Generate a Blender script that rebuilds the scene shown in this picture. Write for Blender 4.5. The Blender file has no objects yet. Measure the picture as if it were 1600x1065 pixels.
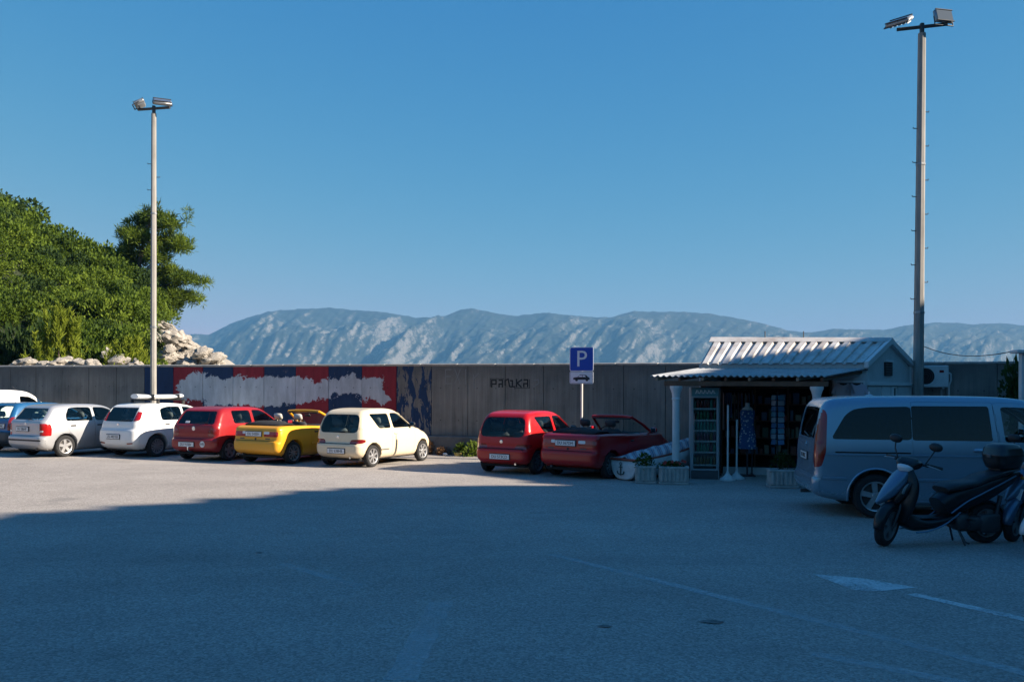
import bpy, bmesh, math, random
import numpy as np
from mathutils import Vector, Matrix, Euler, noise

random.seed(7)
rng = np.random.default_rng(7)
S = bpy.context.scene
COL = S.collection
PI = math.pi
R = math.radians

# ------------------------------------------------------------------ camera
CAM_H, FPX, HOR, ROLL = 1.98, 1400.0, 605.0, R(0.27)
cam_data = bpy.data.cameras.new('camera')
cam_data.lens = 36.0 * FPX / 1600.0
cam_data.sensor_width = 36.0
cam_data.shift_y = (HOR - 532.5) / 1600.0
cam_data.clip_start = 0.1
cam_data.clip_end = 30000.0
cam = bpy.data.objects.new('camera', cam_data)
COL.objects.link(cam)
cam.location = (0, 0, CAM_H)
cam.rotation_euler = (R(90), -ROLL, 0)
S.camera = cam

# ------------------------------------------------------------------ sky, sun, exposure
SUN_EL = R(26.0)
SUN_AZ = R(103.6)            # clockwise from +Y
world = bpy.data.worlds.new('World')
S.world = world
world.use_nodes = True
wn = world.node_tree.nodes
wl = world.node_tree.links
wn.clear()
sky = wn.new('ShaderNodeTexSky')
sky.sky_type = 'NISHITA'
sky.sun_disc = False
sky.sun_elevation = SUN_EL
sky.sun_rotation = SUN_AZ
sky.altitude = 1500
sky.air_density = 0.7
sky.dust_density = 0.0
sky.ozone_density = 4.0
# the photograph's tone curve for the sky, applied alike in every direction
sepc = wn.new('ShaderNodeSeparateColor')
comc = wn.new('ShaderNodeCombineColor')
wl.new(sky.outputs[0], sepc.inputs[0])
for i_, (h_, c_) in enumerate(((None, 0.76), (3.0, 6.3), (0.7, 4.95))):
    ml = wn.new('ShaderNodeMath'); ml.operation = 'MULTIPLY'; ml.inputs[1].default_value = c_
    pw = wn.new('ShaderNodeMath')
    if h_ is None:
        pw.operation = 'POWER'; pw.inputs[1].default_value = 1.6
        wl.new(sepc.outputs[i_], pw.inputs[0])
    else:                                   # x / (x + h): a soft shoulder
        ad = wn.new('ShaderNodeMath'); ad.operation = 'ADD'; ad.inputs[1].default_value = h_
        wl.new(sepc.outputs[i_], ad.inputs[0])
        pw.operation = 'DIVIDE'
        wl.new(sepc.outputs[i_], pw.inputs[0]); wl.new(ad.outputs[0], pw.inputs[1])
    wl.new(pw.outputs[0], ml.inputs[0]); wl.new(ml.outputs[0], comc.inputs[i_])
bg = wn.new('ShaderNodeBackground')
bg.inputs['Strength'].default_value = 0.05
wo = wn.new('ShaderNodeOutputWorld')
wl.new(comc.outputs[0], bg.inputs[0])
wl.new(bg.outputs[0], wo.inputs[0])

sun_data = bpy.data.lights.new('sun', 'SUN')
sun_data.energy = 5.0
sun_data.angle = R(0.5)
sun_data.color = (1.0, 0.87, 0.71)
sun = bpy.data.objects.new('sun', sun_data)
COL.objects.link(sun)
sdir = Vector((math.sin(SUN_AZ) * math.cos(SUN_EL), math.cos(SUN_AZ) * math.cos(SUN_EL), math.sin(SUN_EL)))
sun.rotation_euler = sdir.to_track_quat('Z', 'Y').to_euler()
sun.location = (60, -10, 60)

S.view_settings.view_transform = 'Standard'
S.view_settings.look = 'None'
S.view_settings.gamma = 1.0
S.view_settings.use_curve_mapping = False
S.view_settings.exposure = 1.45
S.render.engine = 'CYCLES'
S.cycles.use_denoising = True
S.cycles.max_bounces = 7
S.cycles.transparent_max_bounces = 12
S.cycles.volume_bounces = 0
S.cycles.sample_clamp_indirect = 6.0

# ------------------------------------------------------------------ placing helpers (only used to work out positions while modelling)
def ray(px, py):
    a, b = (px - 800.0) / FPX, (HOR - py) / FPX
    c, s = math.cos(ROLL), math.sin(ROLL)
    # undo the roll
    return (a * c - b * s, b * c + a * s)

def ground_at(px, py, z=0.0):
    u, v = ray(px, py)
    Y = (z - CAM_H) / v
    return Vector((u * Y, Y, z))

def at_depth(px, py, Y):
    u, v = ray(px, py)
    return Vector((u * Y, Y, CAM_H + v * Y))

# ------------------------------------------------------------------ object helpers
def link(o, parent=None):
    COL.objects.link(o)
    if parent is not None:
        o.parent = parent
    return o

def empty(name, loc=(0, 0, 0), rz=0.0, parent=None):
    o = bpy.data.objects.new(name, None)
    o.empty_display_size = 0.2
    link(o, parent)
    o.location = loc
    o.rotation_euler = (0, 0, rz)
    return o

def tag(o, label=None, cat=None, group=None, kind=None):
    if label: o['label'] = label
    if cat: o['category'] = cat
    if group: o['group'] = group
    if kind: o['kind'] = kind
    return o

def copy_tree(o, parent=None):
    c = o.copy()
    COL.objects.link(c)
    if parent is not None:
        c.parent = parent
    for ch in list(o.children):
        copy_tree(ch, c)
    return c

def mesh_np(name, verts, faces, mat=None, parent=None, smooth=None):
    me = bpy.data.meshes.new(name)
    me.from_pydata([tuple(v) for v in verts], [], [tuple(f) for f in faces])
    me.update()
    if smooth is not None and len(me.polygons):
        me.polygons.foreach_set('use_smooth', [True] * len(me.polygons))
        if smooth < 180:
            me.set_sharp_from_angle(angle=R(smooth))
    if mat is not None:
        me.materials.append(mat)
    o = bpy.data.objects.new(name, me)
    return link(o, parent)

class MB:
    """collects simple shapes and builds them as one mesh"""
    def __init__(self):
        self.v = []
        self.f = []
    def add(self, vs, fs):
        n = len(self.v)
        self.v.extend([Vector(p) for p in vs])
        self.f.extend([tuple(i + n for i in f) for f in fs])
        return self
    def box(self, c, s, rot=None, ch=0.0):
        hx, hy, hz = s[0] / 2, s[1] / 2, s[2] / 2
        if ch <= 0:
            vs = [Vector((x * hx, y * hy, z * hz)) for x in (-1, 1) for y in (-1, 1) for z in (-1, 1)]
            fs = [(0, 1, 3, 2), (4, 6, 7, 5), (0, 4, 5, 1), (2, 3, 7, 6), (0, 2, 6, 4), (1, 5, 7, 3)]
        else:
            ch = min(ch, hx * .95, hy * .95, hz * .95)
            vs, idx = [], {}
            for x in (-1, 1):
                for y in (-1, 1):
                    for z in (-1, 1):
                        for k in range(3):
                            p = [x * hx, y * hy, z * hz]
                            for j in range(3):
                                if j != k:
                                    p[j] -= (x, y, z)[j] * ch
                            idx[(x, y, z, k)] = len(vs)
                            vs.append(Vector(p))
            fs = []
            for k in range(3):
                a, b = [j for j in range(3) if j != k]
                for s_ in (-1, 1):
                    q = []
                    for (p, r) in ((-1, -1), (1, -1), (1, 1), (-1, 1)):
                        t = [0, 0, 0]; t[k] = s_; t[a] = p; t[b] = r
                        q.append(idx[(t[0], t[1], t[2], k)])
                    fs.append(tuple(q))
            for k in range(3):
                a, b = [j for j in range(3) if j != k]
                for p in (-1, 1):
                    for r in (-1, 1):
                        t0 = [0, 0, 0]; t0[a] = p; t0[b] = r; t0[k] = -1
                        t1 = list(t0); t1[k] = 1
                        fs.append((idx[(*t0, a)], idx[(*t1, a)], idx[(*t1, b)], idx[(*t0, b)]))
            for x in (-1, 1):
                for y in (-1, 1):
                    for z in (-1, 1):
                        fs.append((idx[(x, y, z, 0)], idx[(x, y, z, 1)], idx[(x, y, z, 2)]))
            # consistent outward winding
            out = []
            for f in fs:
                c0 = sum((vs[i] for i in f), Vector()) / len(f)
                nrm = (vs[f[1]] - vs[f[0]]).cross(vs[f[2]] - vs[f[0]])
                out.append(f if nrm.dot(c0) > 0 else tuple(reversed(f)))
            fs = out
        M = Matrix.Translation(Vector(c)) @ (Euler(rot).to_matrix().to_4x4() if rot else Matrix())
        return self.add([M @ p for p in vs], fs)
    def ring_loft(self, rings, cap0=True, cap1=True, closed=True):
        n = len(rings[0]); base = len(self.v)
        for r_ in rings:
            self.v.extend([Vector(p) for p in r_])
        for i in range(len(rings) - 1):
            for j in range(n if closed else n - 1):
                a = base + i * n + j; b = base + i * n + (j + 1) % n
                self.f.append((a, b, b + n, a + n))
        if closed and cap0: self.f.append(tuple(base + j for j in reversed(range(n))))
        if closed and cap1: self.f.append(tuple(base + (len(rings) - 1) * n + j for j in range(n)))
        return self
    def tube(self, path, r, n=8, caps=True):
        path = [Vector(p) for p in path]
        rs = r if hasattr(r, '__len__') else [r] * len(path)
        rings = []
        up = Vector((0, 0, 1))
        prev = None
        for i, p in enumerate(path):
            t = (path[min(i + 1, len(path) - 1)] - path[max(i - 1, 0)]).normalized()
            if prev is None:
                a = t.cross(up)
                if a.length < 1e-3: a = t.cross(Vector((1, 0, 0)))
                a.normalize()
            else:
                a = (prev - t * prev.dot(t)).normalized()
            prev = a
            b = t.cross(a)
            rings.append([p + (a * math.cos(2 * PI * k / n) + b * math.sin(2 * PI * k / n)) * rs[i] for k in range(n)])
        return self.ring_loft(rings, caps, caps)
    def lathe(self, prof, n=24, M=None, closed_prof=False):
        """profile of (radius, height) turned about local z"""
        M = M or Matrix()
        base = len(self.v); m = len(prof)
        for k in range(n):
            a = 2 * PI * k / n
            for (r_, h) in prof:
                self.v.append(M @ Vector((r_ * math.cos(a), r_ * math.sin(a), h)))
        for k in range(n):
            k2 = (k + 1) % n
            for j in range(m if closed_prof else m - 1):
                j2 = (j + 1) % m
                self.f.append((base + k * m + j, base + k2 * m + j, base + k2 * m + j2, base + k * m + j2))
        return self
    def prism(self, poly, d, M=None):
        """polygon in local xy extruded along local z from 0 to d"""
        M = M or Matrix()
        n = len(poly); base = len(self.v)
        for z in (0, d):
            self.v.extend([M @ Vector((p[0], p[1], z)) for p in poly])
        self.f.append(tuple(base + i for i in reversed(range(n))))
        self.f.append(tuple(base + n + i for i in range(n)))
        for i in range(n):
            j = (i + 1) % n
            self.f.append((base + i, base + j, base + n + j, base + n + i))
        return self
    def build(self, name, mat=None, parent=None, smooth=35):
        return mesh_np(name, self.v, self.f, mat, parent, smooth)

def catmull(pts, sub=8, closed=True):
    pts = [np.array(p, float) for p in pts]
    n = len(pts); out = []
    rngi = range(n) if closed else range(n - 1)
    for i in rngi:
        if closed:
            p0, p1, p2, p3 = pts[i - 1], pts[i], pts[(i + 1) % n], pts[(i + 2) % n]
        else:
            p0, p1, p2, p3 = pts[max(i - 1, 0)], pts[i], pts[i + 1], pts[min(i + 2, n - 1)]
        # centripetal parametrisation keeps corners tight
        def tj(ti, a, b): return ti + max(np.linalg.norm(b - a), 1e-6) ** 0.5
        t0 = 0; t1 = tj(t0, p0, p1); t2 = tj(t1, p1, p2); t3 = tj(t2, p2, p3)
        if np.allclose(p0, p1): t0 = t1 - (t2 - t1)
        if np.allclose(p2, p3): t3 = t2 + (t2 - t1)
        for k in range(sub):
            t = t1 + (t2 - t1) * k / sub
            A1 = (t1 - t) / (t1 - t0) * p0 + (t - t0) / (t1 - t0) * p1
            A2 = (t2 - t) / (t2 - t1) * p1 + (t - t1) / (t2 - t1) * p2
            A3 = (t3 - t) / (t3 - t2) * p2 + (t - t2) / (t3 - t2) * p3
            B1 = (t2 - t) / (t2 - t0) * A1 + (t - t0) / (t2 - t0) * A2
            B2 = (t3 - t) / (t3 - t1) * A2 + (t - t1) / (t3 - t1) * A3
            out.append((t2 - t) / (t2 - t1) * B1 + (t - t1) / (t2 - t1) * B2)
    if not closed: out.append(pts[-1])
    return np.array(out)

# ------------------------------------------------------------------ material helpers
def nmat(name):
    m = bpy.data.materials.new(name)
    m.use_nodes = True
    nt = m.node_tree
    nt.nodes.clear()
    return m, nt.nodes, nt.links

def principled(name, color, rough=0.5, metal=0.0, coat=0.0, spec=0.5, var=0.0, var_scale=6.0, bump=0.0, bump_scale=60.0, emit=None):
    m, N, L = nmat(name)
    o = N.new('ShaderNodeOutputMaterial')
    b = N.new('ShaderNodeBsdfPrincipled')
    b.inputs['Base Color'].default_value = (*color, 1)
    b.inputs['Roughness'].default_value = rough
    b.inputs['Metallic'].default_value = metal
    b.inputs['Coat Weight'].default_value = coat
    b.inputs['Coat Roughness'].default_value = 0.04
    b.inputs['Specular IOR Level'].default_value = spec
    L.new(b.outputs[0], o.inputs[0])
    tc = N.new('ShaderNodeTexCoord')
    if var > 0:
        nz = N.new('ShaderNodeTexNoise')
        nz.inputs['Scale'].default_value = var_scale
        nz.inputs['Detail'].default_value = 6
        nz.inputs['Roughness'].default_value = 0.65
        L.new(tc.outputs['Object'], nz.inputs['Vector'])
        mr = N.new('ShaderNodeMapRange')
        mr.inputs['From Min'].default_value = 0.3; mr.inputs['From Max'].default_value = 0.7
        mr.inputs['To Min'].default_value = 1 - var; mr.inputs['To Max'].default_value = 1 + var
        L.new(nz.outputs['Fac'], mr.inputs['Value'])
        mx = N.new('ShaderNodeMix'); mx.data_type = 'RGBA'; mx.blend_type = 'MULTIPLY'
        mx.inputs[0].default_value = 1
        mx.inputs[6].default_value = (*color, 1)
        cc = N.new('ShaderNodeCombineColor')
        for i in range(3): L.new(mr.outputs[0], cc.inputs[i])
        L.new(cc.outputs[0], mx.inputs[7])
        L.new(mx.outputs[2], b.inputs['Base Color'])
    if bump > 0:
        nb = N.new('ShaderNodeTexNoise')
        nb.inputs['Scale'].default_value = bump_scale
        nb.inputs['Detail'].default_value = 5
        L.new(tc.outputs['Object'], nb.inputs['Vector'])
        bp = N.new('ShaderNodeBump')
        bp.inputs['Strength'].default_value = bump
        bp.inputs['Distance'].default_value = 0.01
        L.new(nb.outputs['Fac'], bp.inputs['Height'])
        L.new(bp.outputs[0], b.inputs['Normal'])
    return m

class NT:
    """tiny node-graph writer"""
    def __init__(self, name):
        self.m, self.N, self.L = nmat(name)
        self.out = self.N.new('ShaderNodeOutputMaterial')
        self.b = self.N.new('ShaderNodeBsdfPrincipled')
        self.L.new(self.b.outputs[0], self.out.inputs[0])
    def set(self, sock, val):
        if hasattr(val, 'is_output'): self.L.new(val, sock)
        elif isinstance(val, tuple) and len(val) == 3 and sock.type == 'RGBA': sock.default_value = (*val, 1)
        else: sock.default_value = val
    def math(self, op, a, b=None, c=None, clamp=False):
        n = self.N.new('ShaderNodeMath'); n.operation = op; n.use_clamp = clamp
        self.set(n.inputs[0], a)
        if b is not None: self.set(n.inputs[1], b)
        if c is not None: self.set(n.inputs[2], c)
        return n.outputs[0]
    def noise(self, vec, scale, detail=5, rough=0.6, dist=0.0):
        n = self.N.new('ShaderNodeTexNoise')
        n.inputs['Scale'].default_value = scale; n.inputs['Detail'].default_value = detail
        n.inputs['Roughness'].default_value = rough; n.inputs['Distortion'].default_value = dist
        if vec is not None: self.L.new(vec, n.inputs['Vector'])
        return n.outputs['Fac']
    def voronoi(self, vec, scale, feature='F1', out='Distance'):
        n = self.N.new('ShaderNodeTexVoronoi'); n.feature = feature
        n.inputs['Scale'].default_value = scale
        self.L.new(vec, n.inputs['Vector'])
        return n.outputs[out]
    def range(self, v, a, b, c=0.0, d=1.0, smooth=False):
        n = self.N.new('ShaderNodeMapRange')
        if smooth: n.interpolation_type = 'SMOOTHSTEP'
        self.set(n.inputs['Value'], v)
        n.inputs['From Min'].default_value = a; n.inputs['From Max'].default_value = b
        n.inputs['To Min'].default_value = c; n.inputs['To Max'].default_value = d
        return n.outputs[0]
    def mix(self, f, a, b, blend='MIX'):
        n = self.N.new('ShaderNodeMix'); n.data_type = 'RGBA'; n.blend_type = blend
        self.set(n.inputs[0], f)
        self.set(n.inputs[6], (*a, 1) if isinstance(a, tuple) and len(a) == 3 else a)
        self.set(n.inputs[7], (*b, 1) if isinstance(b, tuple) and len(b) == 3 else b)
        return n.outputs[2]
    def ramp(self, f, stops):
        n = self.N.new('ShaderNodeValToRGB')
        e = n.color_ramp.elements
        while len(e) < len(stops): e.new(0.5)
        for i, (p, c) in enumerate(stops):
            e[i].position = p; e[i].color = (*c, 1) if len(c) == 3 else c
        self.set(n.inputs[0], f)
        return n.outputs[0]
    def coord(self, which='Object', obj=None):
        n = self.N.new('ShaderNodeTexCoord')
        if obj is not None: n.object = obj
        return n.outputs[which]
    def pos(self):
        return self.N.new('ShaderNodeNewGeometry').outputs['Position']
    def mapping(self, vec, scale=(1, 1, 1), rot=(0, 0, 0), loc=(0, 0, 0)):
        n = self.N.new('ShaderNodeMapping')
        n.inputs['Scale'].default_value = scale; n.inputs['Rotation'].default_value = rot
        n.inputs['Location'].default_value = loc
        self.L.new(vec, n.inputs['Vector'])
        return n.outputs[0]
    def sep(self, vec):
        n = self.N.new('ShaderNodeSeparateXYZ'); self.L.new(vec, n.inputs[0])
        return n.outputs
    def bump(self, h, strength=0.3, dist=0.02):
        n = self.N.new('ShaderNodeBump')
        n.inputs['Strength'].default_value = strength; n.inputs['Distance'].default_value = dist
        self.L.new(h, n.inputs['Height'])
        self.L.new(n.outputs[0], self.b.inputs['Normal'])
    def color(self, c): self.set(self.b.inputs['Base Color'], c)
    def rough(self, r): self.set(self.b.inputs['Roughness'], r)

def glass_mat(name, tint=(0.30, 0.36, 0.36), rough=0.0):
    m, N, L = nmat(name)
    o = N.new('ShaderNodeOutputMaterial')
    t = N.new('ShaderNodeBsdfTransparent'); t.inputs[0].default_value = (*tint, 1)
    g = N.new('ShaderNodeBsdfGlossy'); g.inputs[0].default_value = (1, 1, 1, 1); g.inputs['Roughness'].default_value = rough
    f = N.new('ShaderNodeFresnel'); f.inputs[0].default_value = 1.45
    mx = N.new('ShaderNodeMixShader')
    L.new(f.outputs[0], mx.inputs[0]); L.new(t.outputs[0], mx.inputs[1]); L.new(g.outputs[0], mx.inputs[2])
    L.new(mx.outputs[0], o.inputs[0])
    return m

def leaf_mat(name, c0, c1, trans=0.35):
    k = NT(name)
    r = k.N.new('ShaderNodeObjectInfo').outputs['Random']
    geo = k.N.new('ShaderNodeNewGeometry')
    rnd = geo.outputs['Random Per Island']
    nz = k.range(k.noise(k.pos(), 0.42, 4, 0.65), 0.3, 0.7, 0, 1)
    f = k.math('ADD', k.math('MULTIPLY', rnd, 0.5), k.math('MULTIPLY', nz, 0.75))
    f = k.math('ADD', f, k.math('MULTIPLY', r, 0.12))
    col = k.mix(k.range(f, 0.25, 1.15), c0, c1)
    k.color(col)
    k.rough(0.7)
    k.b.inputs['Specular IOR Level'].default_value = 0.15
    tr = k.N.new('ShaderNodeBsdfTranslucent')
    k.L.new(col, tr.inputs[0])
    mx = k.N.new('ShaderNodeMixShader'); mx.inputs[0].default_value = trans
    k.L.new(k.b.outputs[0], mx.inputs[1]); k.L.new(tr.outputs[0], mx.inputs[2])
    k.L.new(mx.outputs[0], k.out.inputs[0])
    return k.m

def text_mesh(name, body, size, mat, parent=None, extrude=0.002, align='CENTER'):
    cu = bpy.data.curves.new('lettering_curve', 'FONT')
    cu.body = body; cu.size = size; cu.extrude = extrude
    cu.align_x = align; cu.align_y = 'CENTER'; cu.resolution_u = 3
    t = bpy.data.objects.new('lettering_curve', cu)
    COL.objects.link(t)
    dg = bpy.context.evaluated_depsgraph_get()
    me = bpy.data.meshes.new_from_object(t.evaluated_get(dg))
    bpy.data.objects.remove(t); bpy.data.curves.remove(cu)
    me.name = name
    me.materials.clear(); me.materials.append(mat)
    o = bpy.data.objects.new(name, me)
    return link(o, parent)
# ================================================================== GROUND
WTH = math.atan(0.33)                       # the wall runs askew to the view
WORG = Vector((0, 25.9, 0))
WE = Vector((math.cos(WTH), -math.sin(WTH), 0))
WN = Vector((-math.sin(WTH), -math.cos(WTH), 0))   # towards the car park

def wall_sz(px, py):
    u, v = ray(px, py)
    Y = 25.9 / (1 + 0.33 * u)
    return (u * Y / math.cos(WTH), CAM_H + v * Y)

def wall_pt(s, off, z=0.0):
    p = WORG + WE * s + WN * off
    return Vector((p.x, p.y, z))

k = NT('worn_asphalt')
p = k.pos()
flat = k.mapping(p, (1, 1, 0))
big = k.noise(flat, 0.10, 4, 0.6, 0.4)
mid = k.noise(flat, 0.9, 6, 0.7, 0.3)
streak = k.noise(k.mapping(flat, (0.10, 0.55, 1), (0, 0, 0.3)), 1.0, 5, 0.6)
fine = k.noise(flat, 38.0, 3, 0.7)
grit = k.voronoi(flat, 55.0)
stone = k.voronoi(flat, 55.0, out='Color')
f = k.math('ADD', k.math('MULTIPLY', big, 0.6), k.math('MULTIPLY', mid, 0.35))
f = k.math('ADD', f, k.math('MULTIPLY', streak, 0.35))
base = k.ramp(k.range(f, 0.46, 0.86), [(0, (0.285, 0.258, 0.235)), (0.5, (0.365, 0.332, 0.303)), (1, (0.44, 0.40, 0.365))])
sv = k.range(k.sep(stone)[0], 0, 1, 0.62, 1.28)
cc = k.N.new('ShaderNodeCombineColor')
for i in range(3): k.L.new(sv, cc.inputs[i])
col = k.mix(0.85, base, cc.outputs[0], 'MULTIPLY')
fv = k.range(fine, 0.32, 0.7, 0.75, 1.15)
cc2 = k.N.new('ShaderNodeCombineColor')
for i in range(3): k.L.new(fv, cc2.inputs[i])
col = k.mix(0.6, col, cc2.outputs[0], 'MULTIPLY')
# oil drips and tyre-polished patches
oil = k.range(k.noise(flat, 0.55, 3, 0.5), 0.66, 0.74, 0, 0.35)
col = k.mix(oil, col, (0.10, 0.10, 0.10))
# hairline cracks and wheel-worn lanes
wob = k.N.new('ShaderNodeVectorMath'); wob.operation = 'ADD'
nzc = k.N.new('ShaderNodeTexNoise'); nzc.inputs['Scale'].default_value = 0.7; nzc.inputs['Detail'].default_value = 5
k.L.new(flat, nzc.inputs['Vector']); k.L.new(flat, wob.inputs[0]); k.L.new(nzc.outputs['Color'], wob.inputs[1])
crk = k.voronoi(wob.outputs[0], 0.23, 'DISTANCE_TO_EDGE')
cf = k.math('MULTIPLY', k.range(crk, 0.0, 0.005, 0.16, 0.0), k.range(k.noise(flat, 0.35, 3), 0.48, 0.6))
col = k.mix(cf, col, (0.07, 0.068, 0.065))
lane = k.noise(k.mapping(flat, (0.05, 0.8, 1), (0, 0, -0.45)), 1.0, 4, 0.5)
col = k.mix(k.range(lane, 0.55, 0.75, 0, 0.28), col, (0.18, 0.172, 0.165))
k.color(col)
k.rough(0.9)
k.b.inputs['Specular IOR Level'].default_value = 0.25
h = k.math('ADD', k.math('MULTIPLY', grit, -0.5), k.math('MULTIPLY', mid, 1.2))
h = k.math('ADD', h, k.math('MULTIPLY', fine, 0.5))
k.bump(h, 0.55, 0.012)
ASPHALT = k.m

gb = MB()
a_, b_ = wall_pt(-170, -2.2), wall_pt(75, -2.2)
poly = [(-160, -420), (420, -420), (b_.x, b_.y), (a_.x, a_.y)]
gb.add([(x, y, 0) for x, y in poly] + [(x, y, -1.9) for x, y in poly],
       [(0, 1, 2, 3), (0, 4, 5, 1), (1, 5, 6, 2), (2, 6, 7, 3), (3, 7, 4, 0)])
tag(gb.build('ground', ASPHALT, smooth=None), kind='structure')

k = NT('sea_water')
k.color((0.012, 0.05, 0.075)); k.rough(0.12)
k.b.inputs['IOR'].default_value = 1.33
k.bump(k.noise(k.mapping(k.pos(), (1, 1, 0)), 0.35, 6, 0.65), 0.5, 0.3)
tag(mesh_np('sea', [(-5800, -5600, -1.6), (5800, -5600, -1.6), (5800, 5600, -1.6), (-5800, 5600, -1.6)], [(0, 1, 2, 3)], k.m), kind='structure')

# ================================================================== painted floor markings (worn)
k = NT('worn_floor_paint')
p = k.mapping(k.pos(), (1, 1, 0))
k.color(k.mix(k.noise(p, 3, 4), (0.55, 0.56, 0.56), (0.72, 0.72, 0.70)))
k.rough(0.8)
wear = k.math('ADD', k.math('MULTIPLY', k.noise(p, 24, 5, 0.75), 0.7), k.math('MULTIPLY', k.noise(p, 1.6, 4, 0.6), 0.5))
tr = k.N.new('ShaderNodeBsdfTransparent')
mx = k.N.new('ShaderNodeMixShader')
k.L.new(k.range(wear, 0.56, 0.78, 0.06, 0.80), mx.inputs[0])
k.L.new(k.b.outputs[0], mx.inputs[1]); k.L.new(tr.outputs[0], mx.inputs[2])
k.L.new(mx.outputs[0], k.out.inputs[0])
PAINT_WORN = k.m
k = NT('faded_floor_paint')
p = k.mapping(k.pos(), (1, 1, 0))
k.color((0.6, 0.61, 0.61)); k.rough(0.85)
wear = k.math('ADD', k.math('MULTIPLY', k.noise(p, 20, 5, 0.75), 0.7), k.math('MULTIPLY', k.noise(p, 0.9, 4, 0.6), 0.6))
tr = k.N.new('ShaderNodeBsdfTransparent')
mx = k.N.new('ShaderNodeMixShader')
k.L.new(k.range(wear, 0.45, 0.80, 0.30, 0.94), mx.inputs[0])
k.L.new(k.b.outputs[0], mx.inputs[1]); k.L.new(tr.outputs[0], mx.inputs[2])
k.L.new(mx.outputs[0], k.out.inputs[0])
PAINT_FADED = k.m

def ground_stroke(name, px0, px1, width, z, mat, n=14):
    a = ground_at(*px0, z); b = ground_at(*px1, z)
    d = (b - a); s_ = Vector((-d.y, d.x, 0)).normalized() * width / 2
    vs, fs = [], []
    for i in range(n + 1):
        t = i / n
        c = a + d * t
        w = 1 + 0.12 * math.sin(i * 2.3)
        vs += [c + s_ * w, c - s_ * w]
        if i: fs.append((2 * i - 2, 2 * i - 1, 2 * i + 1, 2 * i))
    return tag(mesh_np(name, vs, fs, mat), kind='structure')

# the arrow head and its shaft
pts = [ground_at(x, y, 0.004) for x, y in ((1269, 896), (1334, 921), (1372, 923), (1432, 917), (1350, 903))]
tag(mesh_np('road_marking_arrowhead', pts, [(0, 1, 2, 3, 4)], PAINT_WORN), kind='structure')
ground_stroke('road_marking_arrow_shaft', (1424, 927), (1660, 980), 0.13, 0.004, PAINT_WORN)
ground_stroke('road_marking_line', (860, 865), (1640, 1060), 0.13, 0.004, PAINT_FADED, 40)
ground_stroke('road_marking_line', (1270, 1020), (1600, 1085), 0.13, 0.004, PAINT_FADED, 20)
ground_stroke('road_marking_line', (440, 880), (560, 915), 0.12, 0.004, PAINT_FADED, 12)
ground_stroke('road_marking_line', (690, 940), (625, 1062), 0.22, 0.004, PAINT_FADED, 12)

# dark tar spots
def tar(px, py, r):
    c = ground_at(px, py, 0.008)
    n = 18
    vs = [c + Vector((math.cos(2 * PI * i / n) * r * (1 + .3 * math.sin(3 * i)), math.sin(2 * PI * i / n) * r * .55 * (1 + .25 * math.cos(5 * i)), 0)) for i in range(n)]
    tag(mesh_np('ground_patch', vs, [tuple(range(n))], TAR), kind='structure')
TAR = principled('tar_patch', (0.15, 0.15, 0.143), 0.85, var=0.5, var_scale=14)
tar(1112, 970, 0.10); tar(945, 977, 0.06); tar(405, 862, 0.05)

# ================================================================== HARBOUR WALL
wall = empty('harbour_wall', WORG, -WTH)
tag(wall, 'long dark concrete harbour wall with a peeling red, white and blue mural', 'wall')
k = NT('wall_concrete')
oc = k.coord('Object', wall)
x, y, z = k.sep(oc)[0:3]
st = k.noise(k.mapping(oc, (7.0, 1, 0.35)), 1.0, 6, 0.65, 0.2)
st2 = k.noise(k.mapping(oc, (26, 1, 0.5)), 1.0, 4, 0.6)
cl = k.noise(oc, 0.8, 6, 0.65, 0.3)
f = k.math('ADD', k.math('MULTIPLY', st, 0.45), k.math('ADD', k.math('MULTIPLY', cl, 0.45), k.math('MULTIPLY', st2, 0.2)))
conc = k.ramp(k.range(f, 0.36, 0.76), [(0, (0.085, 0.08, 0.076)), (0.45, (0.185, 0.168, 0.150)), (1, (0.30, 0.27, 0.24))])
# streaky dark band just under the coping, fading out downwards
band = k.math('MULTIPLY', k.range(z, 2.05, 2.6, 0, 0.6, True), k.range(st, 0.35, 0.65, 0.3, 1))
conc = k.mix(band, conc, (0.04, 0.041, 0.043))
# tie holes
# mural ------------------------------------------------------------------
S0, PW = wall_sz(225.5, 600)[0], 1.158
mx0, mx1 = S0, S0 + 9 * PW
nx = k.math('SUBTRACT', k.noise(oc, 2.6, 7, 0.75, 0.6), 0.5)
ny = k.math('SUBTRACT', k.noise(k.mapping(oc, (1, 1, 1), (0, 0, 0), (7.3, 2.1, 4.4)), 2.6, 7, 0.75, 0.6), 0.5)
xs = k.math('ADD', x, k.math('MULTIPLY', nx, 1.05))
zs = k.math('ADD', z, k.math('MULTIPLY', ny, 0.85))
top_px = [(275, 616), (281, 592), (300, 585), (313, 580), (326, 588), (345, 590), (364, 590), (412, 588), (462, 588), (480, 590), (492, 600), (512, 592), (530, 593), (551, 584), (565, 588), (597, 591), (601, 606), (606, 622)]
bot_px = [(275, 612), (281, 618), (300, 628), (313, 624), (326, 636), (345, 634), (364, 634), (412, 633), (440, 631), (462, 632), (485, 626), (511, 621), (517, 616), (556, 616), (568, 624), (585, 627), (601, 629), (608, 625)]
def curve(px_pts):
    stops = []
    for q in px_pts:
        s_, z_ = wall_sz(*q)
        stops.append(((s_ - mx0) / (mx1 - mx0), (z_ / 3.0,) * 3))
    return stops
fs_ = k.range(xs, mx0, mx1)
zt = k.math('MULTIPLY', k.sep(k.ramp(fs_, curve(top_px)))[0], 3.0)
zb = k.math('MULTIPLY', k.sep(k.ramp(fs_, curve(bot_px)))[0], 3.0)
inw = k.math('MULTIPLY', k.math('GREATER_THAN', zs, zb), k.math('LESS_THAN', zs, zt))
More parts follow.
